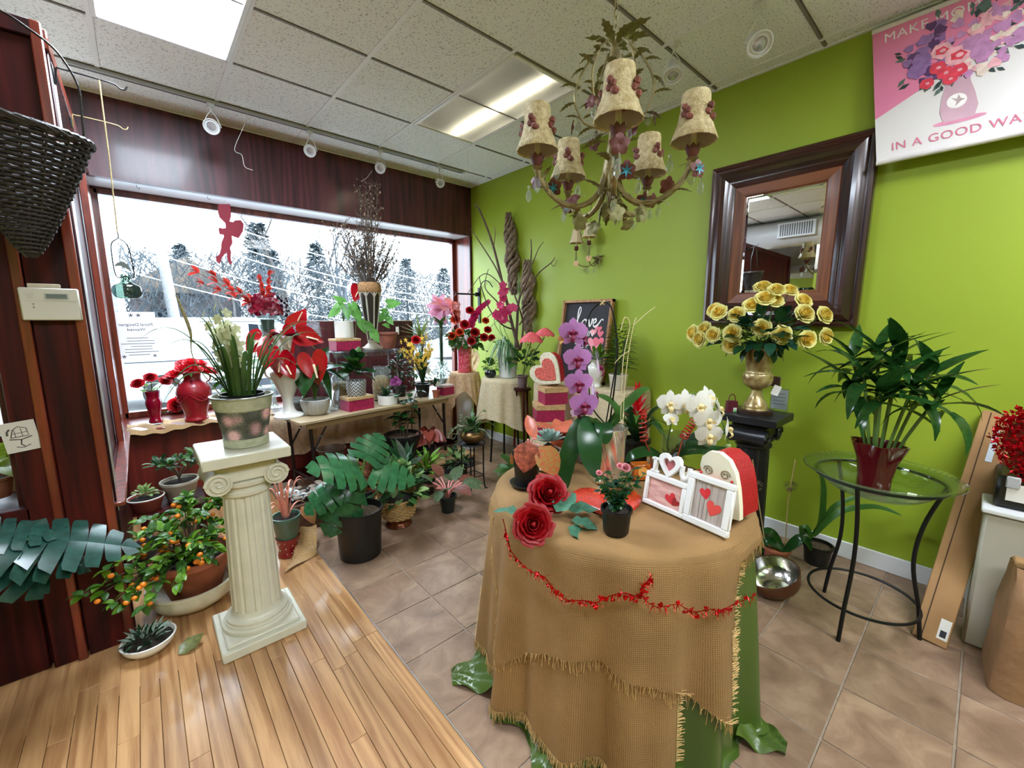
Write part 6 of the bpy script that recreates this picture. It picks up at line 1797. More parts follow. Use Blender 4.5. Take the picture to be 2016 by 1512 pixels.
pth = spline(rel(rv, [(-0.24, -0.573, 1.307), (-0.132, -0.71, 1.474), (-0.063, -0.759, 1.546)]), 6)
stem(rv, pth, .003)
# ---- lilies in a tall clear vase
lv = thing('lily_vase', 'tall slim clear vase of pink lilies standing at the window jamb', 'flower vase', (-.66, -.33, .66))
vase(lv, ipol([(.06, 0), (.062, .01), (.03, .05), (.024, .3), (.03, .55), (.05, .7)], 4), CLEAR, 26)
LIL = lily_mesh('lily', G('pink_lily_petal', (232, 150, 150), var=.15, trl=.4), 6, .8, 1.3)
LIL2 = lily_mesh('lily2', G('lilac_lily_petal', (226, 160, 190), var=.15, trl=.4), 6, .7, 1.2)
obj('stems', MB().tube([(0, 0, .3), (0, 0, .76)], [.014, .02], 8).mesh('stems', DARKLEAF), lv)['kind'] = 'stuff'
for px, d, m_, s_ in (((-0.682, -0.316, 1.599), (-.9, -.4, .2), LIL2, .18), ((-0.567, -0.447, 1.544), (.7, -.6, .2), LIL, .2), ((-0.64, -0.413, 1.619), (-.1, -.5, .9), LIL, .2), ((-0.691, -0.369, 1.528), (-.8, -.5, -.1), LIL2, .17), ((-0.524, -0.45, 1.512), (.9, -.3, -.1), LIL, .18)):
 p = V(px) - lv.location; blossom(lv, m_, p - V(d).normalized() * .06, d, s_)
 stem(lv, bez((0, 0, .7), (0, 0, .85), p - V(d).normalized() * .06, 5), .004)
for i in range(7): leaf(lv, leafmesh('lance', LEAF, .4, .3), (0, 0, .72), rdir(i * .9, .8), .2)
# ---- spiky air plant on the ledge by the jamb
ti = thing('spiky_dracaena', 'spiky grass-leaved plant on the ledge left of the lilies', 'potted plant', (-.80, -.12, .646))
pot(ti, .05, .04, .1, TERRA)
stem(ti, [(0, 0, .09), (.02, 0, .5), (.01, 0, .62)], .012, TWIG, 'trunk')
bunch(ti, [leafmesh('spike', G('olive_spike_leaf', (128, 140, 80)), .25, .2)], 44, (.01, 0, .62), (.01, .01, .01), .24, 4, (-.4, 1.4))
# ---- black iron bracket on the jamb
ib = thing('iron_bracket', 'black wrought iron bracket with a leaf-shaped end on the window jamb', 'bracket', (-.012, -.165, 1.62))
obj('back_plate', MB().box((0.002, 0, .0), (.012, .045, .42), b=.003).mesh('back_plate', IRON), ib)
obj('bar', MB().tube([(-.008, 0, .13), (-.26, .10, .135)], .010, 8).mesh('bar', IRON), ib)
obj('collar', MB().ball((-.03, .008, .13), .026, 10, 8).mesh('collar', IRON), ib)
obj('scroll', MB().tube(spline([(-.01, 0, .13), (.0, -.02, .20), (-.03, -.12, .27), (-.03, -.22, .27), (-.03, -.30, .20)], 6), .006, 6).mesh('scroll', IRON), ib)
for k in (-1, 0, 1):
 leaf(ib, leafmesh('lance', IRON, .2, .2), (-.255, .10, .135), (-1, .4, k * .9), .06, 0, 'finial')
# ---- white bucket with manzanita branches, spider plant and magenta orchids
bu = thing('branch_bucket', 'tall white bucket with bare manzanita branches and a spider plant on the side table', 'flower bucket', (-.36, -1.10, .872))
obj('bucket', MB().lathe([(.080, 0), (.085, .004), (.108, .29), (.113, .292), (.113, .30), (.104, .30), (.098, .2)], (0, 0, 0), 34).mesh('bucket', M('white_enamel_bucket', (206, 208, 208), rough=.4, var=.04), 40), bu)
obj('soil', MB().lathe([(.104, .26), (.0005, .275)], (0, 0, 0), 20, cap=False).mesh('soil', SOIL), bu)
MANZ = M('dark_manzanita_bark', (84, 62, 52), rough=.7, var=.3, vs=20)
for P_, r0, r1, off in (
 ([(-0.275, -1.174, 1.143), (-0.34, -1.117, 1.473), (-0.397, -1.068, 1.794), (-0.47, -1.004, 2.179), (-0.561, -0.926, 2.484), (-0.597, -0.894, 2.53)], 0.013, 0.004, 0.03),
 ([(-0.302, -1.151, 1.143), (-0.29, -1.16, 1.397), (-0.276, -1.173, 1.647), (-0.208, -1.232, 1.867), (-0.187, -1.25, 2.084), (-0.191, -1.247, 2.227)], 0.012, 0.003, -0.02),
 ([(-0.397, -1.068, 1.794), (-0.453, -1.019, 1.964), (-0.582, -0.908, 2.226), (-0.636, -0.86, 2.32)], 0.006, 0.002, 0),
 ([(-0.245, -1.2, 1.597), (-0.151, -1.281, 1.867), (-0.04, -1.378, 1.998), (-0.014, -1.4, 2.046)], 0.006, 0.002, 0.04),
 ([(-0.34, -1.117, 1.498), (-0.454, -1.018, 1.647), (-0.529, -0.953, 1.769), (-0.502, -0.977, 1.94)], 0.006, 0.002, 0.02),
 ([(-0.267, -1.181, 1.143), (-0.244, -1.2, 1.397), (-0.283, -1.167, 1.597), (-0.34, -1.117, 1.794), (-0.359, -1.101, 1.94)], 0.009, 0.003, -0.03),
 ([(-0.29, -1.16, 1.347), (-0.398, -1.067, 1.397), (-0.493, -0.985, 1.547), (-0.548, -0.936, 1.745), (-0.566, -0.921, 1.867)], 0.006, 0.002, 0.05),
 ([(-0.179, -1.257, 1.988), (-0.134, -1.296, 2.132), (-0.098, -1.328, 2.199)], 0.004, 0.0015, 0),
 ([(-0.463, -1.011, 2.155), (-0.451, -1.021, 2.274), (-0.458, -1.015, 2.344)], 0.003, 0.0015, 0.0),
 ([(-0.359, -1.101, 1.721), (-0.491, -0.986, 1.882), (-0.566, -0.921, 1.867), (-0.663, -0.838, 1.696)], 0.004, 0.002, 0.02),
 ([(-0.275, -1.174, 1.397), (-0.207, -1.233, 1.547), (-0.226, -1.216, 1.671), (-0.17, -1.265, 1.745)], 0.006, 0.002, -0.03),
 ([(-0.321, -1.134, 1.397), (-0.436, -1.034, 1.523), (-0.512, -0.968, 1.473)], 0.004, 0.002, 0.04),
 ([(-0.04, -1.378, 1.998), (-0.02, -1.395, 1.964), (0.001, -1.414, 2.027)], 0.002, 0.001, 0.04),
 ):
 q = spline([p - V(off, off, 0) * (i / len(P_)) for i, p in enumerate(rel(bu, P_))], 5)
 n = len(q)
 obj('branch', MB().tube(q, [1.5 * (r0 + (r1 - r0) * i / n) for i in range(n)], 6).mesh('branch', MANZ), bu)
SPID = M('variegated_spider_leaf', (90, 140, 90), rough=.4, var=.35, vs=25, stretch=(6, .5, .5), rgb2=(206, 220, 190), trl=.3)
SPID2 = G('spider_green', (70, 130, 84), trl=.3)
r = random.Random(41)
for i in range(46):
 a = -2.6 + r.uniform(-1.5, 1.5); rr = r.uniform(.06, .20)
 e = (math.cos(a) * rr - .05, math.sin(a) * rr, r.uniform(.02, .32))
 strapleaf(bu, arch((-.05, -.03, .29), e, r.uniform(.12, .24), 8), .024, SPID if i % 2 else SPID2)
OM = G('magenta_orchid_petal', (206, 52, 110), trl=.35)
omf = star_mesh('omf', OM, 5, 1.5, .4, 'oval', .3)
for P_ in ([(-0.347, -1.178, 1.147), (-0.43, -1.105, 1.398), (-0.449, -1.089, 1.595), (-0.429, -1.106, 1.766)], [(-0.36, -1.193, 1.149), (-0.462, -1.104, 1.349), (-0.424, -1.137, 1.521), (-0.368, -1.186, 1.556)], [(-0.368, -1.186, 1.149), (-0.5, -1.071, 1.398), (-0.488, -1.082, 1.507), (-0.462, -1.104, 1.458)]):
 q = spline(rel(bu, P_), 5); stem(bu, q, .003)
 for i in range(8, len(q)): blossom(bu, omf, q[i] + V(r.uniform(-.02, .02), -.02, r.uniform(-.02, .02)), (-.5 + r.uniform(-.4, .4), -.8, .2), .045, roll=i)
# ---- small dark bowl of greenery
sg = thing('small_green_bowl', 'leafy green plant in a small black round bowl on the side table edge', 'potted plant', (-.50, -.99, .872))
obj('pot', MB().lathe(ipol([(.03, 0), (.05, .012), (.06, .045), (.045, .078)], 3) + [(.04, .075)], (0, 0, 0), 24).mesh('pot', M('black_glazed_bowl', (28, 34, 40), rough=.15)), sg)
bunch(sg, [leafmesh('ovate', BRIGHTLEAF, .6, .2), leafmesh('ovate', LEAF, .6, .2)], 44, (0, 0, .10), (.07, .07, .08), .055, 12, (-.2, 1.4))
# ---- pink kalanchoe in grey pot
ka = thing('pink_kalanchoe', 'pink flat-topped kalanchoe in a grey ribbed pot beside the heart box', 'potted plant', (-.40, -1.36, .80))
pot(ka, .052, .038, .12, M('mauve_grey_clay', (120, 100, 100), rough=.7, var=.12), lip=.008)
KP = G('coral_pink_floret', (232, 96, 104), var=.2, rnd=.12, trl=.2)
kf = star_mesh('kf', KP, 4, 1.5, .4, 'oval', .3)
r = random.Random(5)
for cx, n, rad in (((-0.36, -1.438, 1.268), 80, .1), ((-0.248, -1.502, 1.305), 70, .085)):
 c = V(cx) - ka.location
 stem(ka, bez((0, 0, .11), (c.x * .5, c.y * .5, c.z * .7), c - V(0, 0, .02), 5), .005)
 for i in range(n):
  a = i * 2.4; q = rad * math.sqrt(i / n)
  blossom(ka, kf, c + V(math.cos(a) * q, math.sin(a) * q, .05 - q * q * 7), (math.cos(a) * .9 - .4, math.sin(a) * .9 - .6, .6), .024, 'floret')
bunch(ka, [leafmesh('oval', LEAF, .5, .3), leafmesh('oval', DARKLEAF, .6, .3)], 52, (0, 0, .25), (.13, .11, .10), .085, 6, (-.2, 1.0))
for k in range(4):
 stem(ka, bez((.02, 0, .12), (.05, .02, .3), (.06 + .03 * k, .02, .44 - .03 * k), 5), .0015, TWIG)
 blossom(ka, star_mesh('ysm', YF, 5, 1.2), (.06 + .03 * k, .02, .44 - .03 * k), (-.5, -.7, .3), .014)
stn = thing('flower_stool', 'dark wooden stool under the pink kalanchoe pot', 'stool', (-.40, -1.36, 0))
obj('seat', MB().lathe([(.08, .775), (.085, .78), (.085, .795), (.08, .798)], (0, 0, 0), 20).mesh('seat', MAROON), stn)
for i in range(3): obj('leg', MB().tube([(math.cos(i * 2.1) * .06, math.sin(i * 2.1) * .06, .78), (math.cos(i * 2.1) * .09, math.sin(i * 2.1) * .09, 0)], .012, 6).mesh('leg', MAROON), stn)
def hroll(h, a=.90):
 return [(x * math.cos(a) - y * math.sin(a), x * math.sin(a) + y * math.cos(a)) for x, y in h]
# ---- stack of magenta boxes with a heart box on top
bs_ = thing('box_stand', 'cream painted stand under the stack of magenta boxes', 'stand', (-.55, -1.88, 0))
obj('body', MB().box((0, 0, .235), (.26, .26, .47), b=.01).mesh('body', CREAMC), bs_)
obj('top', MB().box((0, 0, .478), (.28, .28, .016), b=.003).mesh('top', CREAMC), bs_)
gift_box('lowest magenta box of the stack with a dotted kraft lid', (-.55, -1.88, .487), (.26, .22, .115), -.55, .04, 'stacked magenta boxes')
gift_box('middle magenta box of the stack set askew with a dotted kraft lid', (-.565, -1.865, .603), (.245, .21, .145), -.60, .045, 'stacked magenta boxes')
gift_box('top magenta box of the stack under the heart-shaped box', (-.54, -1.89, .749), (.21, .18, .145), -.45, .045, 'stacked magenta boxes')
REDGL = M('red_glitter_paper', (176, 14, 26), rough=.35, var=.5, vs=300, bump=.5, bs=400, detail=1)
IVORY = M('ivory_carved_board', (228, 220, 196), rough=.6, var=.06, bump=.1)
SEQ = M('coral_glitter', (214, 96, 84), rough=.3, var=.45, vs=90, bump=.9, bs=120)
DOTM = M('dark_bead', (60, 40, 40), rough=.4)
hb = thing('heart_box', 'upright heart-shaped box with ivory front and coral glitter heart on the box stack', 'heart box', (-.56, -1.87, .895), -1.2)
HB = [(x * .138, y * .138) for x, y in hroll(HEART)]
fz_ = lambda x, y, z: (x, z, y + .122)
obj('box_side', MB().prism(HB, -.02, .10, fz_).mesh('box_side', REDGL, 40), hb)
obj('ivory_front', MB().prism([(x * 1.06, y * 1.06) for x, y in HB], -.045, -.02, fz_).mesh('ivory_front', IVORY, 40), hb)
obj('glitter_heart', MB().prism([(x * .74, y * .74) for x, y in HB], -.052, -.045, fz_).mesh('glitter_heart', SEQ, 40), hb)
for i, (x, y) in enumerate(HB):
 obj('bead', MB().ball((x * .92, -.047, y * .92 + .122), .003, 5, 4).mesh('bead', DOTM), hb)
# ---- narrow cloth-covered table along the wall
nt = thing('wall_table', 'narrow cloth-covered table along the green wall behind the orchids', 'table', (-.20, -2.0, 0))
obj('table_top', MB().box((0, 0, .872), (.36, 1.0, .03), b=.004).mesh('table_top', CREAMC), nt)
for sx in (-1, 1):
 for sy in (-1, 1): obj('leg', MB().box((sx * .15, sy * .46, .43), (.03, .03, .86)).mesh('leg', DKM), nt)
obj('cloth_skirt', MB().grid(lambda u, v: (-.185 - .012 * v * math.sin(u * 40), -.5 + u, .86 - .5 * v), 60, 6).mesh('cloth_skirt', CREAMC, 180), nt)
obj('cloth_skirt', MB().grid(lambda u, v: (-.18 + .36 * u, -.505 - .012 * v * math.sin(u * 20), .86 - .5 * v), 24, 6).mesh('cloth_skirt', CREAMC, 180), nt)
# ---- chalkboard sign
cb = thing('chalkboard_sign', 'black chalkboard sign reading love is in the air leaning on the green wall', 'sign', (-.15, -1.85, .890))
cb.rotation_euler = (0, 0, 0)
TL = math.radians(9)
def cbp(y, z, o=0.0):
 return (z * math.sin(TL) - o * math.cos(TL), -y, z * math.cos(TL) + o * math.sin(TL))
CW, CHh = .56, .745
FRW = wood('light_oak_sign_frame', (150, 104, 64), (188, 142, 96), rough=.6, axis='Z', rnd=.05)
def cbox(name, y0, y1, z0, z1, o0, o1, m):
 vs = [cbp(y, z, o) for o in (o0, o1) for z in (z0, z1) for y in (y0, y1)]
 return obj(name, MB().add(vs, [(0, 1, 3, 2), (4, 6, 7, 5), (0, 4, 5, 1), (2, 3, 7, 6), (0, 2, 6, 4), (1, 5, 7, 3)]).mesh(name, m), cb)
cbox('board', -CW / 2, CW / 2, .0, CHh, -.008, .0, M('black_chalkboard', (38, 36, 42), rough=.7, var=.15, vs=8))
cbox('frame_side', -CW / 2, -CW / 2 + .022, 0, CHh, -.012, .03, FRW); cbox('frame_side', CW / 2 - .022, CW / 2, 0, CHh, -.012, .03, FRW)
cbox('frame_side', -CW / 2, CW / 2, CHh - .022, CHh, -.012, .03, FRW); cbox('frame_side', -CW / 2, CW / 2, 0, .022, -.012, .03, FRW)
CHALK = M('white_chalk_paint', (236, 234, 232), rough=.8)
def stroke(pts, w=.012, s=.1, oy=0.0, oz=0.0, name='lettering'):
 q = [V(cbp(oy + x * s, oz + z * s, .002)) for x, z in [(p.x, p.z) for p in spline([(x, 0, z) for x, z in pts], 5)]]
 obj(name, MB().ribbon(q, w, (-1, 0, .15), lambda t: .55 + .6 * abs(math.sin(t * 7))).mesh(name, CHALK, None), cb)
# love, in looping brush script
stroke([(-1.5, .15), (-1.1, .1), (-.75, .6), (-.45, 1.5), (-.55, 1.85), (-.72, 1.5), (-.7, .5), (-.5, .08), (-.2, .2)], .013, .10, -.03, .50)
stroke([(.05, .7), (-.15, .4), (.0, .05), (.3, .15), (.35, .55), (.1, .7), (.45, .62), (.6, .7)], .013, .10, -.03, .50)
stroke([(.6, .7), (.68, .3), (.78, .05), (.95, .4), (1.0, .75), (1.15, .62)], .013, .10, -.03, .50)
stroke([(1.15, .35), (1.4, .5), (1.35, .75), (1.15, .6), (1.15, .2), (1.35, .05), (1.7, .3), (2.0, .7), (2.2, .62)], .013, .10, -.03, .50)
for txt, y, z, s_ in (('IS', -.095, .445, .075), ('IN', .06, .44, .075), ('the', -.06, .36, .07), ('air', .02, .33, .07)):
 me = text_mesh(txt, s_, CHALK, 0.0004, shear=.2)
 for v in me.vertices: v.co = cbp(y + v.co.x, z + v.co.y, .002 + v.co.z)
 obj('lettering', me, cb)
PH = [M('pale_pink_print', (236, 150, 160), rough=.6), M('rose_pink_print', (224, 104, 124), rough=.6)]
for i, (y, z, s_) in enumerate(((.12, .50, .022), (.155, .485, .03), (.10, .455, .034), (.175, .44, .035), (.10, .36, .055), (.165, .36, .062), (.14, .30, .05))):
 obj('printed_heart', MB().add([cbp(y + x * s_, z + q * s_ * .9, .0015 + i * .0003) for x, q in HEART], [tuple(range(18))]).mesh('printed_heart', PH[i % 2], None), cb)
# ---- dracaena in white pot, white vase with pale bloom
dr = thing('dracaena_plant', 'dense dark green dracaena in a white square-sided pot below the chalkboard corner', 'potted plant', (-.24, -2.335, .889))
pot(dr, .075, .062, .125, M('cream_white_pot', (206, 198, 184)), lip=.002)
r = random.Random(9)
for i in range(5):
 stem(dr, [(r.uniform(-.03, .03), r.uniform(-.03, .03), .1), (r.uniform(-.05, .05), r.uniform(-.05, .05), .42)], .006)
for i in range(90):
 z = .16 + .36 * (i / 90); a = i * 2.4
 leaf(dr, leafmesh('lance', DARKLEAF, .7, .25), (math.cos(a) * .03, math.sin(a) * .03, z), rdir(a, .35), .15 - .05 * i / 90)
wv = thing('white_bulb_vase', 'white round-bellied ceramic vase behind the purple orchid', 'vase', (-.27, -2.13, .889))
vase(wv, ipol([(.05, 0), (.052, .01), (.045, .04), (.075, .12), (.07, .17), (.045, .2), (.05, .225)], 4), WHITECER, 28)
ZEB = M('striped_ribbon', (90, 90, 92), rough=.6, rgb2=(230, 230, 230), vs=60, stretch=(1, 1, 6))
bunch(wv, [leafmesh('lance', ZEB, .5, .2), leafmesh('lance', BRIGHTLEAF, .5, .2)], 16, (0, 0, .22), (.03, .03, .03), .16, 3, (.2, 1.4))
# ================================================================ plants on the floor before the table
mo = thing('monstera_plant', 'monstera with large split leaves in a big black nursery pot on the tiles', 'potted plant', (-2.225, -1.838, 0))
obj('pot', MB().lathe([(.115, 0), (.122, .005), (.137, .28), (.143, .283), (.143, .305), (.136, .306), (.128, .25)], (0, 0, 0), 40, lambda a, rr, z: rr * (1 + (.006 if z < .27 and int(a * 9) % 2 else 0))).mesh('pot', BLACKPL, 30), mo)
obj('soil', MB().lathe([(.13, .265), (.05, .28), (.0005, .285)], (0, 0, 0), 24, cap=False).mesh('soil', M('pale_brown_soil', (92, 76, 56), rough=.95, var=.4, vs=50, bump=.8)), mo)
MONL = G('monstera_leaf', (44, 92, 56), rough=.2, trl=.15)
MN = [monstera_mesh('mn1', MONL, .35, 5, 3), monstera_mesh('mn2', MONL, .6, 4, 4)]
for b, e, s_, q, up in (((-2.206, -1.845, 0.546), (-2.437, -1.888, 0.654), .30, 0, (-.2, -.5, .9)), ((-2.299, -1.864, 0.448), (-2.448, -1.905, 0.242), .27, 1, (-.5, -.8, .5)), ((-2.14, -1.891, 0.543), (-1.926, -2.001, 0.478), .26, 0, (-.1, -.5, .9)), ((-2.352, -1.834, 0.469), (-2.49, -1.826, 0.413), .20, 1, (-.6, -.5, .6)), ((-2.176, -1.856, 0.607), (-2.071, -1.788, 0.683), .24, 0, (0, -.7, .7))):
 b = V(b) - mo.location; e = V(e) - mo.location
 leaf(mo, MN[q], b, e - b, s_, 0, 'leaf', up)
 stem(mo, bez((.0, .0, .27), (b.x * .3, b.y * .3, b.z * .75), b, 6), .007, STEM)
# ---- ivy in a wicker basket on a hammered metal base
iv = thing('ivy_basket', 'pale wicker basket of variegated ivy on a shiny copper base', 'planted basket', (-1.87, -1.64, 0))
obj('copper_base', MB().lathe(ipol([(.085, 0), (.095, .01), (.075, .035), (.085, .06), (.11, .08)], 3), (0, 0, 0), 30).mesh('copper_base', M('copper_glass', (120, 66, 40), rough=.2, metal=.6, var=.2)), iv)
WICP = M('pale_willow', (186, 150, 96), rough=.6, var=.25, vs=50, rnd=.1)
for j in range(12):
 z = .075 + j * .0115; rr = .105 + .035 * (j / 11) ** .8
 obj('weave_row', MB().tube([((rr + (.004 if (i // 2 + j) % 2 else -.002)) * math.cos(2 * PI * i / 64), (rr + (.004 if (i // 2 + j) % 2 else -.002)) * math.sin(2 * PI * i / 64), z) for i in range(65)], .0058, 5, cap=False).mesh('weave_row', WICP, 80), iv)
for i in range(24):
 a = 2 * PI * i / 24
 obj('stake', MB().tube([(.106 * math.cos(a), .106 * math.sin(a), .07), (.141 * math.cos(a), .141 * math.sin(a), .21)], .004, 5).mesh('stake', WICP), iv)
for k in (0, 1): obj('rim', MB().tube([((.145) * math.cos(2 * PI * i / 60), .145 * math.sin(2 * PI * i / 60), .213 + .005 * math.sin(i * 1.6 + k * PI)) for i in range(61)], .006, 5, cap=False).mesh('rim', WICP), iv)
obj('handle', MB().tube(spline([(-.14, 0, .2), (-.13, .02, .36), (-.05, .03, .46), (.04, .03, .45), (.12, .02, .36), (.14, 0, .2)], 6), .007, 6).mesh('handle', WICP), iv)
obj('soil', MB().lathe([(.135, .19), (.0005, .2)], (0, 0, 0), 20, cap=False).mesh('soil', SOIL), iv)
IVY = [heart_leaf_mesh('ivy1', G('ivy_green', (66, 110, 58)), .1, .9), heart_leaf_mesh('ivy2', G('ivy_pale', (146, 176, 110)), .1, .9), heart_leaf_mesh('ivy3', DARKLEAF, .1, .9)]
bunch(iv, IVY, 190, (0, -.01, .27), (.19, .19, .20), .058, 21, (-.35, 1.4), core=.5)
# ---- pink aglaonema in dark pot
ag = thing('pink_aglaonema', 'pink-stemmed aglaonema with striped leaves in a small dark green pot on the tiles', 'potted plant', (-1.493, -1.701, 0))
pot(ag, .064, .048, .13, M('dark_green_plastic', (24, 36, 32), rough=.4), lip=.006)
PKS = M('pink_stem', (206, 132, 128), rough=.5, var=.15)
AGL = [leafmesh('ovate', G('grey_green_striped', (84, 104, 72), var=.45, vs=18), .6, .2), leafmesh('ovate', G('bronze_pink_leaf', (120, 72, 60), var=.35, vs=14), .6, .2)]
for i in range(13):
 a = i * 2.4 + .5; el = .95 - .05 * i; L_ = .13 + .012 * (i % 4)
 p = V(0, 0, .12) + rdir(a, .75) * L_
 stem(ag, bez((math.cos(a) * .015, math.sin(a) * .015, .11), (math.cos(a) * .03, math.sin(a) * .03, .2), p, 5), .006, PKS, 'stalk')
 leaf(ag, AGL[i % 2], p, rdir(a, .15 if i % 3 else .7), .17, .2)
# ---- green pot with pink stems standing in a red cup
pk = thing('pink_stem_plant', 'plant with coral pink stalks in a green pot set inside a red dotted cup', 'potted plant', (-2.565, -1.545, 0))
REDC = M('red_dotted_cup', (130, 12, 24), rough=.2, var=.1, coat=.4)
obj('red_cup', MB().lathe(ipol([(.058, 0), (.062, .01), (.055, .05), (.07, .12)], 3) + [(.066, .122), (.05, .06)], (0, 0, 0), 28).mesh('red_cup', REDC), pk)
dm = MB().ball((0, 0, 0), .0035, 5, 4).mesh('dot', WHITECER)
for i in range(34):
 z = .03 + .012 * (i % 7); a = i * .62
 obj('dot', dm, pk, ((.059 + .10 * max(0, z - .05)) * math.cos(a), (.059 + .10 * max(0, z - .05)) * math.sin(a), z))
pot(pk, .080, .062, .145, M('sage_green_pot', (74, 104, 88), rough=.35, var=.06), loc=(0, 0, .115), lip=.004)
for i in range(15):
 a = i * 2.4; q = r.uniform(.05, .17); h = r.uniform(.40, .60)
 pth = arch((math.cos(a) * .02, math.sin(a) * .02, .25), (math.cos(a) * q, math.sin(a) * q, h - q), .12, 8)
 strapleaf(pk, pth, .014, G('coral_pink_stalk', (226, 150, 128), var=.1, trl=.2), 'stalk', fold=.5)
for a, q, s_ in ((-.4, .14, .15), (.3, .15, .17), (-1.0, .12, .14)):
 leaf(pk, leafmesh('ovate', G('yellow_pink_mottled', (150, 140, 70), rgb2=(190, 90, 80), vs=14), .9, .2), (math.cos(a) * q, math.sin(a) * q, .33), rdir(a, -.5), s_, .2)
# ---- burlap scrap on the floor
r = random.Random(77)
bs2 = thing('burlap_scrap', 'frayed burlap corner trailing from the plants onto the wooden floor', 'cloth', (-2.50, -1.55, 0))
obj('cloth', MB().grid(lambda u, v: ((-.14 + .20 * v) * (1 - u) + (.10 * v + .02) * u, -.21 * (1 - u) * (1 - .4 * v) + .05 * u, .012 + .006 * math.sin(u * 14 + v * 6) + .10 * u * v + .10 * max(0, u - .4) * (1 - v) * 2), 20, 14).mesh('cloth', BURL, 180), bs2)
fr_ = MB()
for i in range(40):
 p = V(-.14 + .004 * i, -.20 + .0055 * i, .015 + .001 * i); fr_.tube([p, p + V(r.uniform(-.02, .02), -.02, r.uniform(-.012, .01))], .0008, 3, cap=False)
obj('fringe', fr_.mesh('fringe', BURL), bs2)['kind'] = 'stuff'
# ---- low crate of stones and silver leaves
cr = thing('stone_garden_crate', 'low brown crate topped with pebbles and silver rosette leaves', 'planter', (-2.30, -1.16, 0))
obj('crate', MB().box((0, 0, .10), (.36, .30, .20), b=.008).mesh('crate', M('brown_bark_wood', (88, 60, 40), rough=.8, var=.3, vs=12, bump=.3)), cr)
obj('soil', MB().box((0, 0, .205), (.33, .27, .012), b=.003).mesh('soil', SOIL), cr)
STN = M('grey_brown_pebble', (142, 128, 114), rough=.55, var=.25, vs=20, rnd=.3)
for i in range(22):
 obj('pebble', MB().ball((0, 0, 0), 1, 8, 6, .5).mesh('pebble', STN) if i == 0 else bpy.data.meshes['pebble'], cr, (r.uniform(-.15, .15), r.uniform(-.12, .12), .22 + .01 * (i % 3)), (0, 0, r.uniform(0, 3)), None, (r.uniform(.02, .038), r.uniform(.018, .03), r.uniform(.018, .03)))
for cx, cyy in ((-.12, -.04), (-.02, -.10), (.09, -.06), (-.15, .05)):
 for i in range(9): leaf(cr, leafmesh('ovate', M('silver_metallic_leaf', (184, 186, 182), rough=.25, metal=.4, var=.2), .5, .2), (cx, cyy, .225), rdir(i * .7, .25 + .1 * (i % 3)), .085)
bunch(cr, [leafmesh('spike', SILVERLEAF, .2, .3)], 16, (-.16, -.02, .22), (.02, .02, .02), .08, 3, (.2, 1.4))
bp_ = thing('brown_ribbed_pot', 'brown ribbed garden pot standing under the folding table', 'pot', (-1.98, -.62, 0))
obj('pot', MB().lathe(ipol([(.075, 0), (.085, .02), (.115, .18), (.10, .29), (.108, .33), (.125, .35)], 4) + [(.113, .352), (.09, .28), (.09, .1)], (0, 0, 0), 40, lambda a, q, z: q * (1 + .012 * math.sin(z * 160))).mesh('pot', M('brown_glazed_clay', (96, 74, 60), rough=.5, var=.25, vs=14)), bp_)
# ---- low plank shelf with black front and chalk marks
ls = thing('low_plank_shelf', 'low wooden plank shelf with a black chalk-marked front beside the monstera', 'shelf', (-1.25, -.88, 0))
obj('plank', MB().box((0, 0, .118), (1.05, .34, .022), b=.003).mesh('plank', wood('pale_shelf_plank', (140, 104, 66), (180, 142, 98), rough=.6, axis='X', rnd=.05)), ls)
obj('front_board', MB().box((0, -.155, .052), (1.0, .012, .10), b=.002).mesh('front_board', M('black_chalkboard', (38, 36, 42))), ls)
obj('support', MB().box((-.46, 0, .053), (.02, .28, .106)).mesh('support', MAROON), ls); obj('support', MB().box((.46, 0, .053), (.02, .28, .106)).mesh('support', MAROON), ls)
for i in range(9):
 x = -.42 + .10 * i
 obj('chalk_mark', MB().ribbon([V(x, -.1625, .05), V(x + .02, -.1625, .08 + .01 * (i % 2)), V(x + .045, -.1625, .045)], .004, (0, -1, 0)).mesh('chalk_mark', CHALK, None), ls)
ck = thing('chalk_sign', 'small black chalk sign partly hidden behind the monstera pot', 'sign', (-2.114, -1.508, 0.0), .1)
obj('board', MB().box((0, 0, .12), (.24, .014, .24), b=.002).mesh('board', M('black_chalkboard', (38, 36, 42))), ck)
obj('lettering', text_mesh('ter', .06, CHALK, .0003), ck, (-.03, -.0085, .13), (PI / 2, 0, 0))
# ---- red caladium in black pot
ca_ = thing('red_caladium', 'dusty red heart-leaved caladium in a slim black pot on the plank shelf', 'potted plant', (-1.17, -.89, .129))
pot(ca_, .058, .042, .13, BLACKPL, lip=.005)
CAL = heart_leaf_mesh('calad', G('dusty_red_leaf', (150, 66, 52), var=.2, trl=.35), .15, .9)
for i in range(12):
 a = i * 2.4; p = V(math.cos(a) * .07, math.sin(a) * .06, .22 + .02 * (i % 4))
 stem(ca_, bez((0, 0, .11), (p.x * .3, p.y * .3, .2), p, 5), .003, PKS)
 leaf(ca_, CAL, p, rdir(a, -.6) + V(-.1, -.2, 0), .12, 0, up=(-.4, -.7, .5))
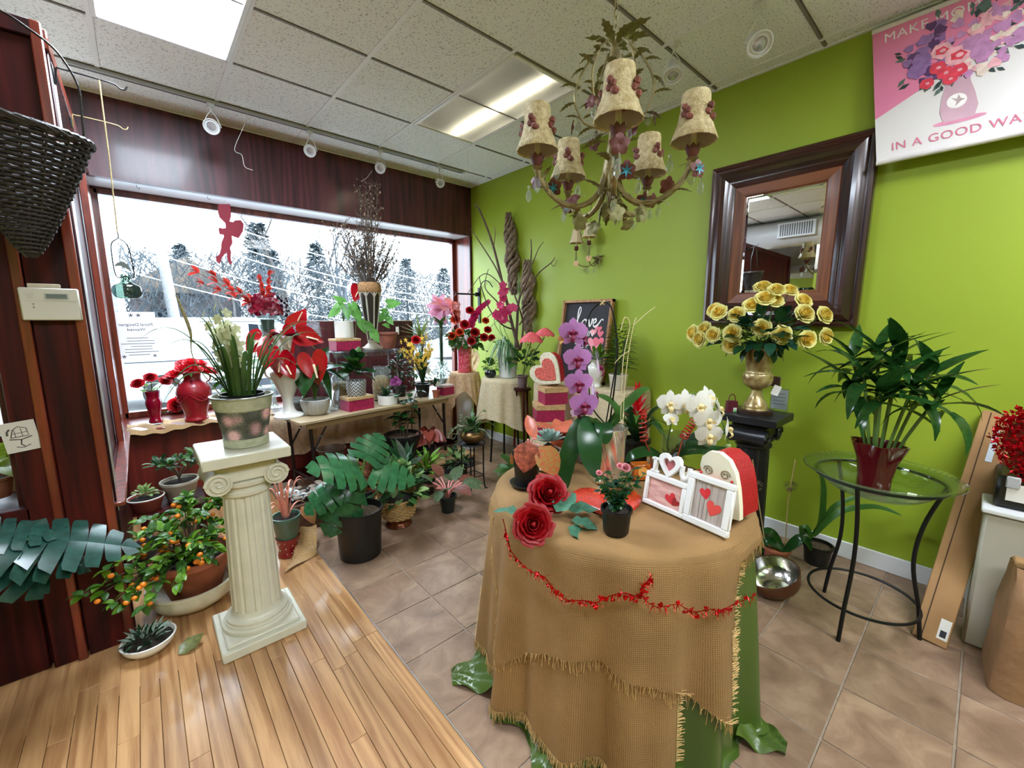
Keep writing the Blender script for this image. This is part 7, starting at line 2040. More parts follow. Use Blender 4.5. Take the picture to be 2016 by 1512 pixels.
# ---- spiky plants round the black pot
for k, (loc, m_, kind, n, s_, lb, hh) in enumerate((((-1.60, -1.22, 0), DARKLEAF, 'lance', 26, .19, 'grey-green striped spiky plant in front of the large black pot', .26), ((-1.44, -1.30, 0), BRIGHTLEAF, 'lance', 60, .09, 'bright green bushy plant right of the striped spiky plant', .24), ((-1.84, -1.20, 0), G('rust_leaf', (120, 70, 46)), 'lance', 34, .13, 'rusty-leaved plant behind the ivy basket', .26), ((-1.95, -.95, 0), BRIGHTLEAF, 'ovate', 60, .07, 'mossy green fern plant beside the brown ribbed pot', .3))):
 t = thing('floor_plant', lb, 'potted plant', loc, 0, 'low plants before the folding table')
 pot(t, .075, .055, .16, BLACKPL if k % 2 else TERRA)
 bunch(t, [leafmesh(kind, m_, .5, .25), leafmesh(kind, SILVERLEAF if k == 0 else m_, .35, .25)], n, (0, 0, .18), (.06, .06, .12) if k != 1 else (.09, .09, .15), s_ * 1.25, 40 + k, (.0, 1.4))
# ---- brass bowl plant on iron stand
bw = thing('iron_plant_stand', 'slender black iron plant stand before the side table', 'plant stand', (-1.08, -1.46, 0))
for i in range(4):
 a = PI / 4 + i * PI / 2
 obj('leg', MB().tube(spline([(math.cos(a) * .13, math.sin(a) * .13, 0), (math.cos(a) * .10, math.sin(a) * .10, .04), (math.cos(a) * .095, math.sin(a) * .095, .36), (math.cos(a) * .11, math.sin(a) * .11, .405)], 4), .0065, 6).mesh('leg', IRON), bw)
 b = a + PI / 2
 obj('rail', MB().tube([(math.cos(a) * .097, math.sin(a) * .097, .12), (math.cos(b) * .097, math.sin(b) * .097, .12)], .004, 5).mesh('rail', IRON), bw)
obj('top_ring', MB().tube([(.11 * math.cos(2 * PI * i / 32), .11 * math.sin(2 * PI * i / 32), .405) for i in range(33)], .006, 6, cap=False).mesh('top_ring', IRON), bw)
obj('top_plate', MB().lathe([(.108, .400), (.108, .404)], (0, 0, 0), 28).mesh('top_plate', IRON), bw)
bb = thing('brass_bowl_plant', 'spreading fern in a tarnished brass bowl on the iron stand', 'potted plant', (-1.08, -1.46, .412))
obj('bowl', MB().lathe(ipol([(.04, 0), (.07, .008), (.10, .04), (.105, .07), (.085, .10)], 4) + [(.078, .10), (.09, .07)], (0, 0, 0), 30).mesh('bowl', M('tarnished_brass', (122, 92, 58), rough=.3, metal=.8, var=.25, vs=10), 50), bb)
obj('soil', MB().lathe([(.082, .085), (.0005, .095)], (0, 0, 0), 20, cap=False).mesh('soil', SOIL), bb)
bunch(bb, [leafmesh('lance', LEAF, .8, .2), leafmesh('lance', DARKLEAF, .5, .2)], 60, (0, 0, .10), (.06, .06, .10), .10, 44, (0, 1.4))
for i in range(14):
 a = r.uniform(0, 6.28); q = r.uniform(.12, .22)
 pth = arch((math.cos(a) * .03, math.sin(a) * .03, .1), (math.cos(a) * q, math.sin(a) * q, r.uniform(-.12, .25)), r.uniform(.05, .12), 8)
 stem(bb, pth, .0018, STEM if i % 3 else M('pale_dry_stem', (196, 190, 170), rough=.8))
 for k in (5, 7, 8): leaf(bb, leafmesh('ovate', LEAF, .4, .2), pth[k], rdir(a + k, .2), .035)
# ---- trailing green at the stand's foot, red pots by the round table
tg_ = thing('trailing_green_pot', 'trailing green vine in a dark pot under the iron stand', 'potted plant', (-1.02, -1.20, 0))
pot(tg_, .06, .05, .12, BLACKPL)
bunch(tg_, IVY, 54, (-.05, -.02, .16), (.16, .14, .14), .05, 61, (-.2, 1.2), core=.3)
for k, (loc, lb) in enumerate((((-.84, -1.76, 0), 'red pot of holiday cactus partly hidden behind the round table'), ((-.95, -1.92, 0), 'red pot with grassy leaves beside the round table skirt'))):
 t = thing('red_floor_pot', lb, 'potted plant', loc, 0, 'red pots behind the round table')
 pot(t, .085, .06, .15, M('glossy_red_pot', (176, 22, 30), rough=.25, var=.1, coat=.3), lip=.006)
 bunch(t, [leafmesh('tongue', GLOSSLEAF, .9, .2), leafmesh('tongue', LEAF, .7, .2)], 22, (0, 0, .16), (.06, .06, .06), .16, 70 + k, (.1, 1.2))
 for i in range(7): strapleaf(t, arch((0, 0, .14), (math.cos(i * .9) * .2, math.sin(i * .9) * .2, .12), .1, 7), .008, PALELEAF)
# ================================================================ round table in front
TX, TY, TZ = -1.72, -3.35, .765
rt = thing('round_table', 'round table hidden under burlap and green satin cloths', 'table', (TX, TY, 0))
obj('table_top', MB().lathe([(.47, .72), (.485, .725), (.485, .745), (.47, .75)], (0, 0, 0), 48).mesh('table_top', TTOP), rt)
obj('centre_post', MB().tube([(0, 0, .05), (0, 0, .72)], .035, 12).mesh('centre_post', DKM), rt)
obj('foot', MB().lathe([(.22, 0.012), (.22, .03), (.06, .06)], (0, 0, 0), 28).mesh('foot', DKM), rt)
SATIN = M('green_satin', (72, 94, 36), rough=.3, var=.06)
gsk = thing('green_satin_cloth', 'shiny green satin cloth reaching the floor on the round table', 'tablecloth', (TX, TY, 0))
CA = -2.553       # towards the shop door
def satin(u, v):
 a = 2 * PI * u
 if v < .15:
  return (.488 * v / .15 * math.cos(a), .488 * v / .15 * math.sin(a), .752)
 s = (v - .15) / .85
 k = .026 * s ** .7 * (math.sin(a * 13 + .6) + .6 * math.sin(a * 23 + 2)) + .05 * s
 z = .752 - .75 * min(1, s * 1.08)
 rr = .492 + k
 if s > .926:
  rr += .25 * (s - .926); z = .004 + .010 * (1 + math.sin(a * 17))
 return (rr * math.cos(a), rr * math.sin(a), z)
obj('skirt', MB().grid(satin, 220, 34).mesh('skirt', SATIN, 180), gsk)
for a, s_ in ((CA + 1.13, .8), (CA - 1.12, 1.0), (CA - .3, .8)):   # satin corners pooled on the floor
 d = V(math.cos(a), math.sin(a), 0); q = V(-d.y, d.x, 0)
 obj('satin_corner', MB().grid(lambda u, v: d * (.52 + .17 * s_ * u) + q * ((v - .5) * .26 * s_ * (1.05 - u * .8)) + V(0, 0, .012 + .16 * s_ * max(0, .45 - u) ** 1.2 + .012 * math.sin(v * 14 + u * 9)), 12, 12).mesh('satin_corner', SATIN, 180), gsk)
# ---- burlap: a lower runner and an upper square, both with frayed hems
def weave_mat():
 m, N, L, B = _nodes('woven_burlap')
 tc = N.new('ShaderNodeTexCoord')
 def wv(axis):
  w = N.new('ShaderNodeTexWave'); w.wave_type = 'BANDS'; w.bands_direction = axis
  w.inputs['Scale'].default_value = 55; w.inputs['Distortion'].default_value = 1.5; w.inputs['Detail'].default_value = 2; w.inputs['Detail Scale'].default_value = 1.0
  L.new(tc.outputs['UV'], w.inputs['Vector']); return w
 a, b = wv('X'), wv('Y')
 mx = N.new('ShaderNodeMath'); mx.operation = 'MAXIMUM'; L.new(a.outputs['Fac'], mx.inputs[0]); L.new(b.outputs['Fac'], mx.inputs[1])
 nz = N.new('ShaderNodeTexNoise'); nz.inputs['Scale'].default_value = 5; nz.inputs['Detail'].default_value = 6
 L.new(tc.outputs['Object'], nz.inputs['Vector'])
 rp = N.new('ShaderNodeValToRGB'); rp.color_ramp.elements[0].color = lin((94, 67, 36)); rp.color_ramp.elements[1].color = lin((168, 130, 82))
 rp.color_ramp.elements[0].position = .15
 ad = N.new('ShaderNodeMath'); ad.operation = 'MULTIPLY_ADD'; ad.inputs[1].default_value = .6; L.new(nz.outputs['Fac'], ad.inputs[0])
 h = N.new('ShaderNodeMath'); h.operation = 'MULTIPLY'; h.inputs[1].default_value = .55; L.new(mx.outputs[0], h.inputs[0]); L.new(h.outputs[0], ad.inputs[2])
 L.new(ad.outputs[0], rp.inputs['Fac']); L.new(rp.outputs[0], B.inputs['Base Color']); B.inputs['Roughness'].default_value = .92
 bp = N.new('ShaderNodeBump'); bp.inputs['Strength'].default_value = .5; bp.inputs['Distance'].default_value = .003
 L.new(mx.outputs[0], bp.inputs['Height']); L.new(bp.outputs[0], B.inputs['Normal'])
 return m
BW_ = weave_mat()
FRAY = M('frayed_jute', (196, 162, 108), rough=.95, var=.2, vs=60)
def hemfn(pts, default):
 pts = sorted(pts)
 def f(a):
  while a < pts[0][0]: a += 2 * PI
  while a > pts[0][0] + 2 * PI: a -= 2 * PI
  if a >= pts[-1][0]: return default
  for (a0, z0), (a1, z1) in zip(pts, pts[1:]):
   if a0 <= a <= a1:
    t = (a - a0) / max(1e-6, a1 - a0); return z0 + (z1 - z0) * t
  return default
 f.pts = pts
 return f
HT = [(3.006, 0.234), (-3.085, 0.335), (-2.926, 0.387), (-2.76, 0.415), (-2.624, 0.414), (-2.552, 0.398), (-2.438, 0.383), (-2.294, 0.37), (-2.205, 0.36), (-2.072, 0.304), (-1.917, 0.243), (-1.813, 0.2), (-1.796, 0.335), (-1.811, 0.5), (-1.773, 0.597), (-1.709, 0.705)]
HL = [(2.826, -0.003), (3.022, 0.045), (-3.053, 0.091), (-2.89, 0.059), (-2.751, 0.082), (-2.622, 0.064), (-2.528, 0.043), (-2.401, -0.039), (-2.278, -0.036), (-2.155, -0.042)]
HT = [(a if a < 0 else a - 2 * PI, z) for a, z in HT]; HL = [(a if a < 0 else a - 2 * PI, max(.06, z)) for a, z in HL]
def burlap_cloth(name, label, hem, off, a0, a1, top, seed, amp=.016):
 t = thing(name, label, 'tablecloth', (TX, TY, 0))
 r = random.Random(seed)
 n = 200; rows = 30
 full = a1 - a0 > 6.2
 mb = MB(); vs = []
 R0 = .492 + off
 fold = lambda a, s: .026 * s ** .7 * (math.sin(a * 13 + .6) + .6 * math.sin(a * 23 + 2)) + .056 * s
 uvs = []
 for j in range(rows + 1):
  v = j / rows
  for i in range(n + 1):
   a = a0 + (a1 - a0) * i / n
   if top and v <= .3:
    f = v / .3
    rr = R0 * f * (1 - .012 * (f > .99)); z = .754 + off * .7 + .0012 * math.sin(a * 9 + rr * 40) - (.006 if f > .97 else 0)
    x_, y_ = rr * math.cos(a), rr * math.sin(a); uvs.append((x_, y_))
   else:
    s = (v - .3) / .7 if top else v
    zt = .754 + off * .7 - .006
    drop = (zt - hem(a)) * s
    d2 = max(0.0, drop)
    rr = R0 + .004 + fold(a, min(1, d2 / .7)) - .012 * max(0, 1 - d2 / .03)
    z = zt - drop
    x_, y_ = rr * math.cos(a), rr * math.sin(a); uvs.append((a * .52, z))
   vs.append((x_, y_, z))
 fs = [(j * (n + 1) + i, j * (n + 1) + i + 1, (j + 1) * (n + 1) + i + 1, (j + 1) * (n + 1) + i) for j in range(rows) for i in range(n)]
 me = mb.add(vs, fs).mesh(name, BW_, 180)
 uv = me.uv_layers.new(name='UVMap')
 for lp in me.loops: uv.data[lp.index].uv = uvs[lp.vertex_index]
 obj('cloth', me, t)
 fr = MB()
 for i in range(n * 4):
  a = a0 + (a1 - a0) * i / (n * 4)
  z = hem(a); rr = R0 + .006 + fold(a, min(1, (.754 - z) / .7))
  p = V(rr * math.cos(a), rr * math.sin(a), z + .003)
  if r.random() < .9:
   fr.tube([p, p + V(r.uniform(-.008, .008), r.uniform(-.008, .008), -r.uniform(.018, .05))], .0012, 3, cap=False)
 for e in ((a0, -1), (a1, 1)) if not full else ():
  a = e[0]
  for k in range(70):
   z = .34 - (.34 - hem(a)) * k / 70; rr = R0 + .006 + fold(a, min(1, (.754 - z) / .7))
   p = V(rr * math.cos(a), rr * math.sin(a), z); tn = V(-math.sin(a), math.cos(a), 0) * e[1]
   fr.tube([p, p + tn * r.uniform(.01, .028) + V(0, 0, r.uniform(-.008, .008))], .001, 3, cap=False)
 for (q0, y0), (q1, y1) in zip(hem.pts, hem.pts[1:]):
  for k in range(int(abs(y1 - y0) / .004) if abs(y1 - y0) > .04 and full and q1 > -2.4 else 0):
   u = r.random(); a = q0 + (q1 - q0) * u; z = y0 + (y1 - y0) * u; rr = R0 + .006 + fold(a, min(1, (.754 - z) / .7))
   p = V(rr * math.cos(a), rr * math.sin(a), z); tn = V(-math.sin(a), math.cos(a), 0)
   fr.tube([p, p + tn * r.uniform(.012, .035) + V(0, 0, r.uniform(-.018, .004))], .0012, 3, cap=False)
 o = obj('frayed_hem', fr.mesh('frayed_hem', FRAY), t); o['kind'] = 'stuff'
 return t
aL, aR = min(a for a, z in HL), max(a for a, z in HL)
burlap_cloth('burlap_underlay', 'lower burlap runner hanging nearly to the floor at the front of the round table', hemfn(HL, .1), .006, aL - .35, aR, False, 3)
bL, bR = min(a for a, z in HT), max(a for a, z in HT)
burlap_cloth('burlap_topcloth', 'upper burlap cloth covering the round table with a frayed slanting hem', hemfn([(bL - .35, .60)] + [(a, z) for a, z in HT] + [(bR + .12, .70), (bR + .5, .72)], .70), .016, -PI, PI, True, 5)
# ---- red tinsel heart garland pinned across the burlap
ga = thing('tinsel_garland', 'red metallic heart garland strung across the burlap tablecloth', 'garland', (TX, TY, 0))
GP = [(3.012, 0.789), (3.066, 0.729), (3.101, 0.692), (-3.039, 0.664), (-2.931, 0.665), (-2.864, 0.633), (-2.787, 0.618), (-2.701, 0.632), (-2.633, 0.636), (-2.567, 0.663), (-2.49, 0.681), (-2.425, 0.674), (-2.402, 0.707), (-2.366, 0.735), (-2.408, 0.683), (-2.332, 0.645), (-2.225, 0.652), (-2.137, 0.624), (-2.03, 0.623), (-1.978, 0.609), (-1.869, 0.617), (-1.688, 0.607)]
gpt = [V((.548 + .01) * math.cos(a), (.548 + .01) * math.sin(a), z) for a, z in GP]
FOIL = M('red_foil', (190, 16, 22), rough=.15, metal=.75, var=.2, rnd=.25)
gw = spline(gpt, 5)
obj('wire', MB().tube(gw, .0016, 4).mesh('wire', FOIL), ga)
r = random.Random(10)
hm_ = MB().add([(x, y, 0.12 * abs(x)) for x, y in HEART], [tuple(range(18))]).mesh('foil_heart', FOIL, None)
tsl = leafmesh('spike', FOIL, 1.2, .1)
for i in range(3, len(gw) - 1):
 p = gw[i]; o_ = V(p.x, p.y, 0).normalized()
 if i % 2 == 0: obj('foil_heart', hm_, ga, mtx=face(p + o_ * .006 + V(0, 0, r.uniform(-.012, .012)), o_ + V(r.uniform(-.6, .6), r.uniform(-.6, .6), r.uniform(-.5, .5)), (0, 0, 1), r.uniform(.006, .010), r.uniform(-.8, .8)))
 for k in range(2):
  leaf(ga, tsl, p + o_ * .003, o_ * .4 + V(r.uniform(-1, 1), r.uniform(-1, 1), r.uniform(-1, 1)), r.uniform(.018, .03), 0, 'tinsel_curl')
ZT = .7712
# ---- red silk roses with separate petals
def big_rose(t, pos, n, s, mat, seed=1):
 r = random.Random(seed)
 core = obj('rose_head', MB().lathe([(.02, .1), (.16, .3), (.17, .6), (.1, .82), (.02, .85)], (0, 0, 0), 14, lambda a, q, z: q * (1 + .12 * math.sin(a * 3 + z * 9))).mesh('rose_head', mat, 180), t, mtx=face(pos, n, (0, 0, 1), s))
 for k, (R_, m_, h, cu) in enumerate(((.26, 3, .95, .05), (.40, 4, .92, .10), (.58, 5, .82, .16), (.80, 6, .64, .22), (1.0, 7, .42, .24))):
  for i in range(m_):
   a = 2 * PI * i / m_ + k * .8 + r.uniform(-.15, .15)
   q = petal_patch(0, PI / m_ * 1.3, R_ * .4, R_, h * r.uniform(.9, 1.1), cu, 6, 6)
   q.v = [(x + .03 * math.sin(9 * y + i), y, z + .03 * math.sin(13 * y + 5 * x + i)) for x, y, z in q.v]
   obj('petal', q.mesh('petal', mat, 180), core, None, (0, 0, a))
 return core
SILKR = M('crimson_silk_petal', (156, 6, 18), rough=.5, var=.3, vs=60, trl=.15)
SILKL = G('teal_silk_leaf', (70, 120, 96), rough=.6, trl=.15)
ro = thing('silk_rose_pair', 'two large red silk roses with leaves lying on the burlap table edge', 'silk flowers', (-2.14, -3.35, ZT))
big_rose(ro, V(-2.085, -3.305, ZT + .055) - ro.location, (-.45, -.75, .75), .064, SILKR, 1)
big_rose(ro, V(-2.222, -3.37, ZT + .015) - ro.location, (-.55, -.65, .45), .058, SILKR, 2)
for b, d, s_ in (((.02, -.03, .03), (.9, .15, .4), .13), ((.03, -.09, .02), (.5, -.6, -.1), .10), ((.06, -.05, .03), (1, -.5, .1), .12), ((-.06, .06, .02), (-.7, .8, .2), .10), ((.0, -.10, .01), (.35, -.8, -.35), .12)):
 leaf(ro, leafmesh('ovate', SILKL, .4, .2, .2), b, d, s_, .1)
# ---- aglaonema with red leaves in a black pot
ar = thing('red_leaf_aglaonema', 'aglaonema with mottled red leaves in a black pot and saucer', 'potted plant', (-1.98, -3.085, ZT))
obj('saucer', MB().lathe([(.05, 0), (.066, .004), (.072, .014), (.066, .015), (.05, .008)], (0, 0, 0), 32).mesh('saucer', BLACKPL), ar)
pot(ar, .060, .047, .145, BLACKPL, loc=(0, 0, .008), lip=.003)
RDL = M('mottled_red_leaf', (128, 62, 50), rough=.35, var=.3, vs=10, rgb2=(196, 104, 84), trl=.2)
RDL2 = M('orange_red_speckled_leaf', (206, 96, 64), rough=.35, vs=16, rgb2=(168, 150, 84), trl=.2)
for b, e, m_, s_, up, w in (((-2.01, -3.125, 0.975), (-2.045, -3.147, 0.884), RDL, .13, (-.6, -.8, .3), 1.35), ((-1.978, -3.156, 0.955), (-1.961, -3.213, 0.882), RDL2, .14, (-.6, -.8, .3), 1.2), ((-1.953, -3.11, 0.967), (-1.935, -3.045, 1.038), M('coral_leaf', (206, 110, 84), rough=.35, var=.15, trl=.3), .14, (-.7, -.6, .3), .6), ((-1.991, -3.075, 0.934), (-2.032, -3.064, 0.886), RDL2, .09, (-.6, -.8, .3), 1.0)):
 b = V(b) - ar.location; e = V(e) - ar.location
 leaf(ar, leafmesh('ovate', m_, .5, .25), b, e - b, s_, 0, 'leaf', up, w)
 stem(ar, bez((0, 0, .13), (b.x * .5, b.y * .5, b.z + .02), b, 5), .004, PKS)
# ---- echeveria in white carved pot
ec = thing('echeveria_pot', 'blue-grey echeveria rosette in a white carved pot on the round table', 'potted succulent', (-1.755, -2.995, ZT))
obj('pot', MB().lathe(ipol([(.045, 0), (.06, .005), (.068, .05), (.062, .085)], 3) + [(.056, .085), (.05, .05)], (0, 0, 0), 48, lambda a, q, z: q * (1 + .03 * math.sin(a * 8 + z * 60))).mesh('pot', M('white_carved_pot', (214, 200, 180), rough=.6), 60), ec)
obj('saucer', MB().lathe([(.05, 0), (.075, .003), (.078, .01), (.06, .008)], (0, 0, 0), 28).mesh('saucer', M('white_carved_pot', (214, 200, 180))), ec)
ECH = G('blue_grey_succulent', (150, 176, 166), rough=.5, var=.1, trl=.1)
em = leafmesh('tongue', ECH, -.4, .4)
for i in range(40):
 a = i * 2.4; el = 1.3 - 1.25 * (i / 40)
 leaf(ec, em, (0, 0, .12 + .02 * (1 - i / 40)), rdir(a, el), .035 + .055 * (i / 40), 0, w=1.1)
obj('soil', MB().lathe([(.055, .078), (.0005, .12)], (0, 0, 0), 16, cap=False).mesh('soil', SOIL), ec)
# ---- coral leaved plant and pebble plant just behind
cp2 = thing('coral_leaf_plant', 'coral pink leaved plant in an orange clay pot behind the echeveria', 'potted plant', (-1.60, -2.93, ZT))
pot(cp2, .055, .042, .10, M('orange_clay', (196, 96, 66), rough=.6), lip=.008)
for i in range(9):
 a = i * 2.4; leaf(cp2, leafmesh('lance', M('coral_leaf', (206, 110, 84)), .7, .3), (0, 0, .1), rdir(a, .7), .17, 0, w=1.5)
gv = thing('african_violet', 'grey-leaved african violet with purple flowers in a silver pot', 'potted plant', (-1.56, -3.06, ZT))
pot(gv, .05, .04, .11, M('silver_grey_pot', (150, 154, 160), rough=.3, metal=.5), lip=.003)
for i in range(16):
 a = i * 2.4; leaf(gv, leafmesh('round', G('grey_velvet_leaf', (150, 160, 140), rough=.7), .5, .1), (math.cos(a) * .02, math.sin(a) * .02, .10 + .002 * i), rdir(a, .15 + .3 * (i < 6)), .08)
for i in range(10):
 a = i * 2.4; blossom(gv, star_mesh('avf', G('violet_flower', (70, 40, 170)), 5, 1.7), (math.cos(a) * .03 + .02, math.sin(a) * .03, .15 + .01 * (i % 3)), (-.4, -.5, .8), .022)
# ---- purple moth orchid in a twisted silver pot
po2 = thing('purple_moth_orchid', 'purple moth orchid with large strap leaves in a twisted silver pot', 'potted orchid', (-1.70, -3.285, ZT))
SILV = M('champagne_foil_glaze', (228, 222, 206), rough=.2, metal=.85, var=.12, vs=20)
obj('pot', MB().lathe([(.052, 0), (.058, .006)] + [(.058 + .018 * (q / 24), .006 + .232 * q / 24) for q in range(1, 25)] + [(.072, .24), (.066, .2)], (0, 0, 0), 96, lambda a, q, z: q * (1 + .045 * math.sin(a * 9 + z * 42))).mesh('pot', SILV, 60), po2)
obj('bark', MB().lathe([(.068, .212), (.0005, .225)], (0, 0, 0), 20, cap=False).mesh('bark', M('brown_bark_mulch', (86, 66, 50))), po2)
OLF = M('dark_orchid_leaf', (28, 70, 34), rough=.25, var=.2, vs=6, trl=.12)
def ostrap(t, pts, w, m=OLF):
 q = spline(rel(t, pts), 5)
 me = MB().ribbon(q, w, (-.3, -.4, .8), lambda s: min(1, .45 + s * 1.6) * max(.06, (1 - s ** 5)) ** .8, fold=.22).mesh('leaf', m, 180)
 return obj('leaf', me, t)
ostrap(po2, [(-1.722, -3.254, 1.02), (-1.805, -3.24, 1.038), (-1.872, -3.232, 0.947), (-1.901, -3.225, 0.845), (-1.903, -3.239, 0.781)], .075)
ostrap(po2, [(-1.716, -3.263, 1.014), (-1.803, -3.277, 1.038), (-1.848, -3.301, 0.978), (-1.857, -3.323, 0.903), (-1.844, -3.341, 0.843)], .10)
ostrap(po2, [(-1.71, -3.271, 1.015), (-1.764, -3.298, 1.042), (-1.79, -3.33, 1.015), (-1.795, -3.341, 0.967)], .075)
ostrap(po2, [(-1.704, -3.28, 1.015), (-1.647, -3.325, 1.097), (-1.586, -3.36, 1.159), (-1.557, -3.384, 1.169)], .04, LEAF)
ostrap(po2, [(-1.692, -3.297, 1.017), (-1.681, -3.312, 1.067), (-1.716, -3.297, 1.123), (-1.77, -3.273, 1.152)], .05, LEAF)
PURP = M('mauve_orchid_petal', (186, 124, 190), rough=.5, var=.12, vs=14, trl=.35, rnd=.06)
PWHT = M('pale_mauve_petal', (226, 196, 226), rough=.5, var=.06, trl=.35)
PLIP = M('dark_magenta_lip', (124, 24, 70), rough=.45, var=.3, vs=40)
sp1 = rel(po2, [(-1.704, -3.28, 1.015), (-1.757, -3.239, 1.099), (-1.767, -3.224, 1.225), (-1.763, -3.196, 1.349), (-1.753, -3.21, 1.472), (-1.725, -3.25, 1.521), (-1.702, -3.283, 1.492), (-1.686, -3.305, 1.309), (-1.698, -3.288, 1.016)])
obj('flower_spike', MB().tube(spline(sp1[:4], 6), .0035, 6).mesh('flower_spike', M('dark_green_spike', (44, 50, 34), rough=.5)), po2)
obj('wire_hoop', MB().tube(spline(sp1[2:], 8), .0036, 6).mesh('wire_hoop', IRON), po2)
obj('hoop_tie', MB().tube(spline([sp1[5] + V(-.012, 0, -.01), sp1[5] + V(.0, -.012, .006), sp1[5] + V(.014, 0, -.008), sp1[5] + V(0, .01, .008)], 4), .003, 5).mesh('hoop_tie', TWINE), po2)
for px, s_, m_, d in (((-1.836, -3.196, 1.402), .082, PURP, (-.75, -.6, .05)), ((-1.824, -3.213, 1.297), .082, PURP, (-.65, -.7, .0)), ((-1.828, -3.225, 1.2), .082, PURP, (-.65, -.7, -.05)), ((-1.814, -3.244, 1.114), .086, PURP, (-.6, -.75, -.1)), ((-1.769, -3.186, 1.38), .075, PURP, (.3, -.8, .1)), ((-1.728, -3.245, 1.256), .075, PWHT, (.6, -.75, .1)), ((-1.752, -3.246, 1.152), .062, PWHT, (.7, -.6, .0)), ((-1.81, -3.216, 1.077), .055, PWHT, (-.3, -.6, -.5))):
 orchid(po2, V(px) - po2.location, d, s_, m_, PLIP)
blossom(po2, lily_mesh('bud', G('green_pink_bud', (190, 190, 90), rgb2=(220, 120, 110)), 4, .2, 1.4), V((-1.824, -3.144, 1.365)) - po2.location, (-.8, -.2, .5), .045, 'bud')
RAF = M('pale_raffia', (222, 206, 160), rough=.8)
for P_ in ([(-1.684, -3.343, 1.03), (-1.683, -3.344, 1.189), (-1.677, -3.352, 1.332), (-1.669, -3.364, 1.432), (-1.665, -3.37, 1.462)], [(-1.689, -3.336, 1.03), (-1.69, -3.334, 1.188), (-1.688, -3.337, 1.312), (-1.677, -3.352, 1.432), (-1.689, -3.335, 1.462), (-1.697, -3.324, 1.412)], [(-1.716, -3.314, 1.281), (-1.7, -3.337, 1.312), (-1.683, -3.361, 1.333)], [(-1.669, -3.364, 1.432), (-1.64, -3.405, 1.481), (-1.625, -3.427, 1.501)]):
 obj('raffia', MB().tube(spline(rel(po2, P_), 5), .0016, 4).mesh('raffia', RAF), po2)
obj('stake', MB().tube(rel(po2, [(-1.707, -3.275, 1.015), (-1.686, -3.305, 1.299)]), .003, 5).mesh('stake', IRON), po2)
# ---- mini rose in black pot
mr_ = thing('mini_rose_pot', 'dark-leaved miniature rose with small pink bud in a black pot on the burlap', 'potted plant', (-2.03, -3.56, ZT))
pot(mr_, .048, .041, .082, BLACKPL, lip=.003)
r = random.Random(19)
mrl = [leafmesh('ovate', DARKLEAF, .5, .2), leafmesh('ovate', GLOSSLEAF, .8, .2), leafmesh('ovate', DEEPLEAF, .5, .25)]
for i in range(16):
 a = i * 2.4; e = V(math.cos(a) * r.uniform(.02, .085), math.sin(a) * r.uniform(.02, .085), r.uniform(.12, .215))
 pth = bez((0, 0, .07), (e.x * .3, e.y * .3, e.z * .7), e, 6)
 stem(mr_, pth, .0016, STEM)
 for q in (2, 3, 4, 5, 6):
  for k in range(2): leaf(mr_, r.choice(mrl), pth[q], rdir(r.uniform(0, 6.28), r.uniform(-.3, .6)), r.uniform(.022, .036), r.uniform(-.5, .5))
for p, s_ in (((-.005, -.03, .225), .014), ((.055, .03, .20), .011), ((-.06, .03, .205), .009)):
 blossom(mr_, rose_mesh('rose_pink', G('pale_pink_bud', (226, 150, 160))), p, (-.4, -.5, .7), s_, 'bud')
# ---- red glitter heart plaque
REDORG = M('orange_red_glitter', (196, 48, 24), rough=.22, var=.5, vs=260, bump=.4, bs=350, detail=1, coat=.5)
hp_ = thing('heart_plaque', 'flat orange-red glitter heart lying under the miniature rose', 'heart plaque', (-1.885, -3.43, ZT), -.75)
out = [(x * .135, y * .13) for x, y in HEART]
mb = MB()
mb.prism(out, .002, .014); mb2 = [(x * .93, y * .93) for x, y in out]
n = len(out)
mb = MB().add([(x, y, .001) for x, y in out] + [(x * 1.02, y * 1.02, .011) for x, y in out] + [(x * .94, y * .94, .021) for x, y in out], [tuple(range(n))[::-1], tuple(range(2 * n, 3 * n))] + [(k * n + i, k * n + (i + 1) % n, (k + 1) * n + (i + 1) % n, (k + 1) * n + i) for k in (0, 1) for i in range(n)])
obj('plaque', mb.mesh('plaque', REDORG, 60), hp_)
# ---- photo frame with I heart U
pf = thing('love_photo_frame', 'white double photo frame with cut-out I heart U on top', 'photo frame', (-1.785, -3.66, ZT), math.atan2(-.327, -.047) + PI)
pf.rotation_euler = (math.radians(-9), 0, math.atan2(-3.822 + 3.495, -1.808 + 1.761))
WF = M('white_frame_wood', (236, 236, 238), rough=.35, var=.02)
def pbar(name, x0, x1, z0, z1, y0=-.009, y1=.009, m=WF, b=.003): return obj(name, MB().box(((x0 + x1) / 2, (y0 + y1) / 2, (z0 + z1) / 2), (x1 - x0, y1 - y0, z1 - z0), b=b).mesh(name, m), pf)
pbar('frame_rail', -.165, .005, 0.001, .018); pbar('frame_rail', -.165, .005, .104, .124); pbar('frame_stile', -.165, -.15, .018, .104); pbar('frame_stile', -.012, .005, .018, .104)
pbar('frame_rail', .005, .165, 0.001, .024); pbar('frame_rail', .005, .165, .152, .172); pbar('frame_stile', .005, .03, .024, .152); pbar('frame_stile', .14, .165, .024, .152)
PHA = M('pink_fur_photo', (196, 140, 134), rough=.3, rgb2=(226, 184, 176), vs=18, stretch=(1, 1, 4))
PHB = M('pale_wood_photo', (196, 184, 178), rough=.3, rgb2=(164, 150, 146), vs=14, stretch=(9, 1, .5))
pbar('photo', -.15, -.012, .018, .104, .0, .004, PHA, 0); pbar('photo', .03, .14, .024, .152, .0, .004, PHB, 0)
RHP = M('red_heart_print', (206, 50, 56), rough=.25, var=.2, vs=30)
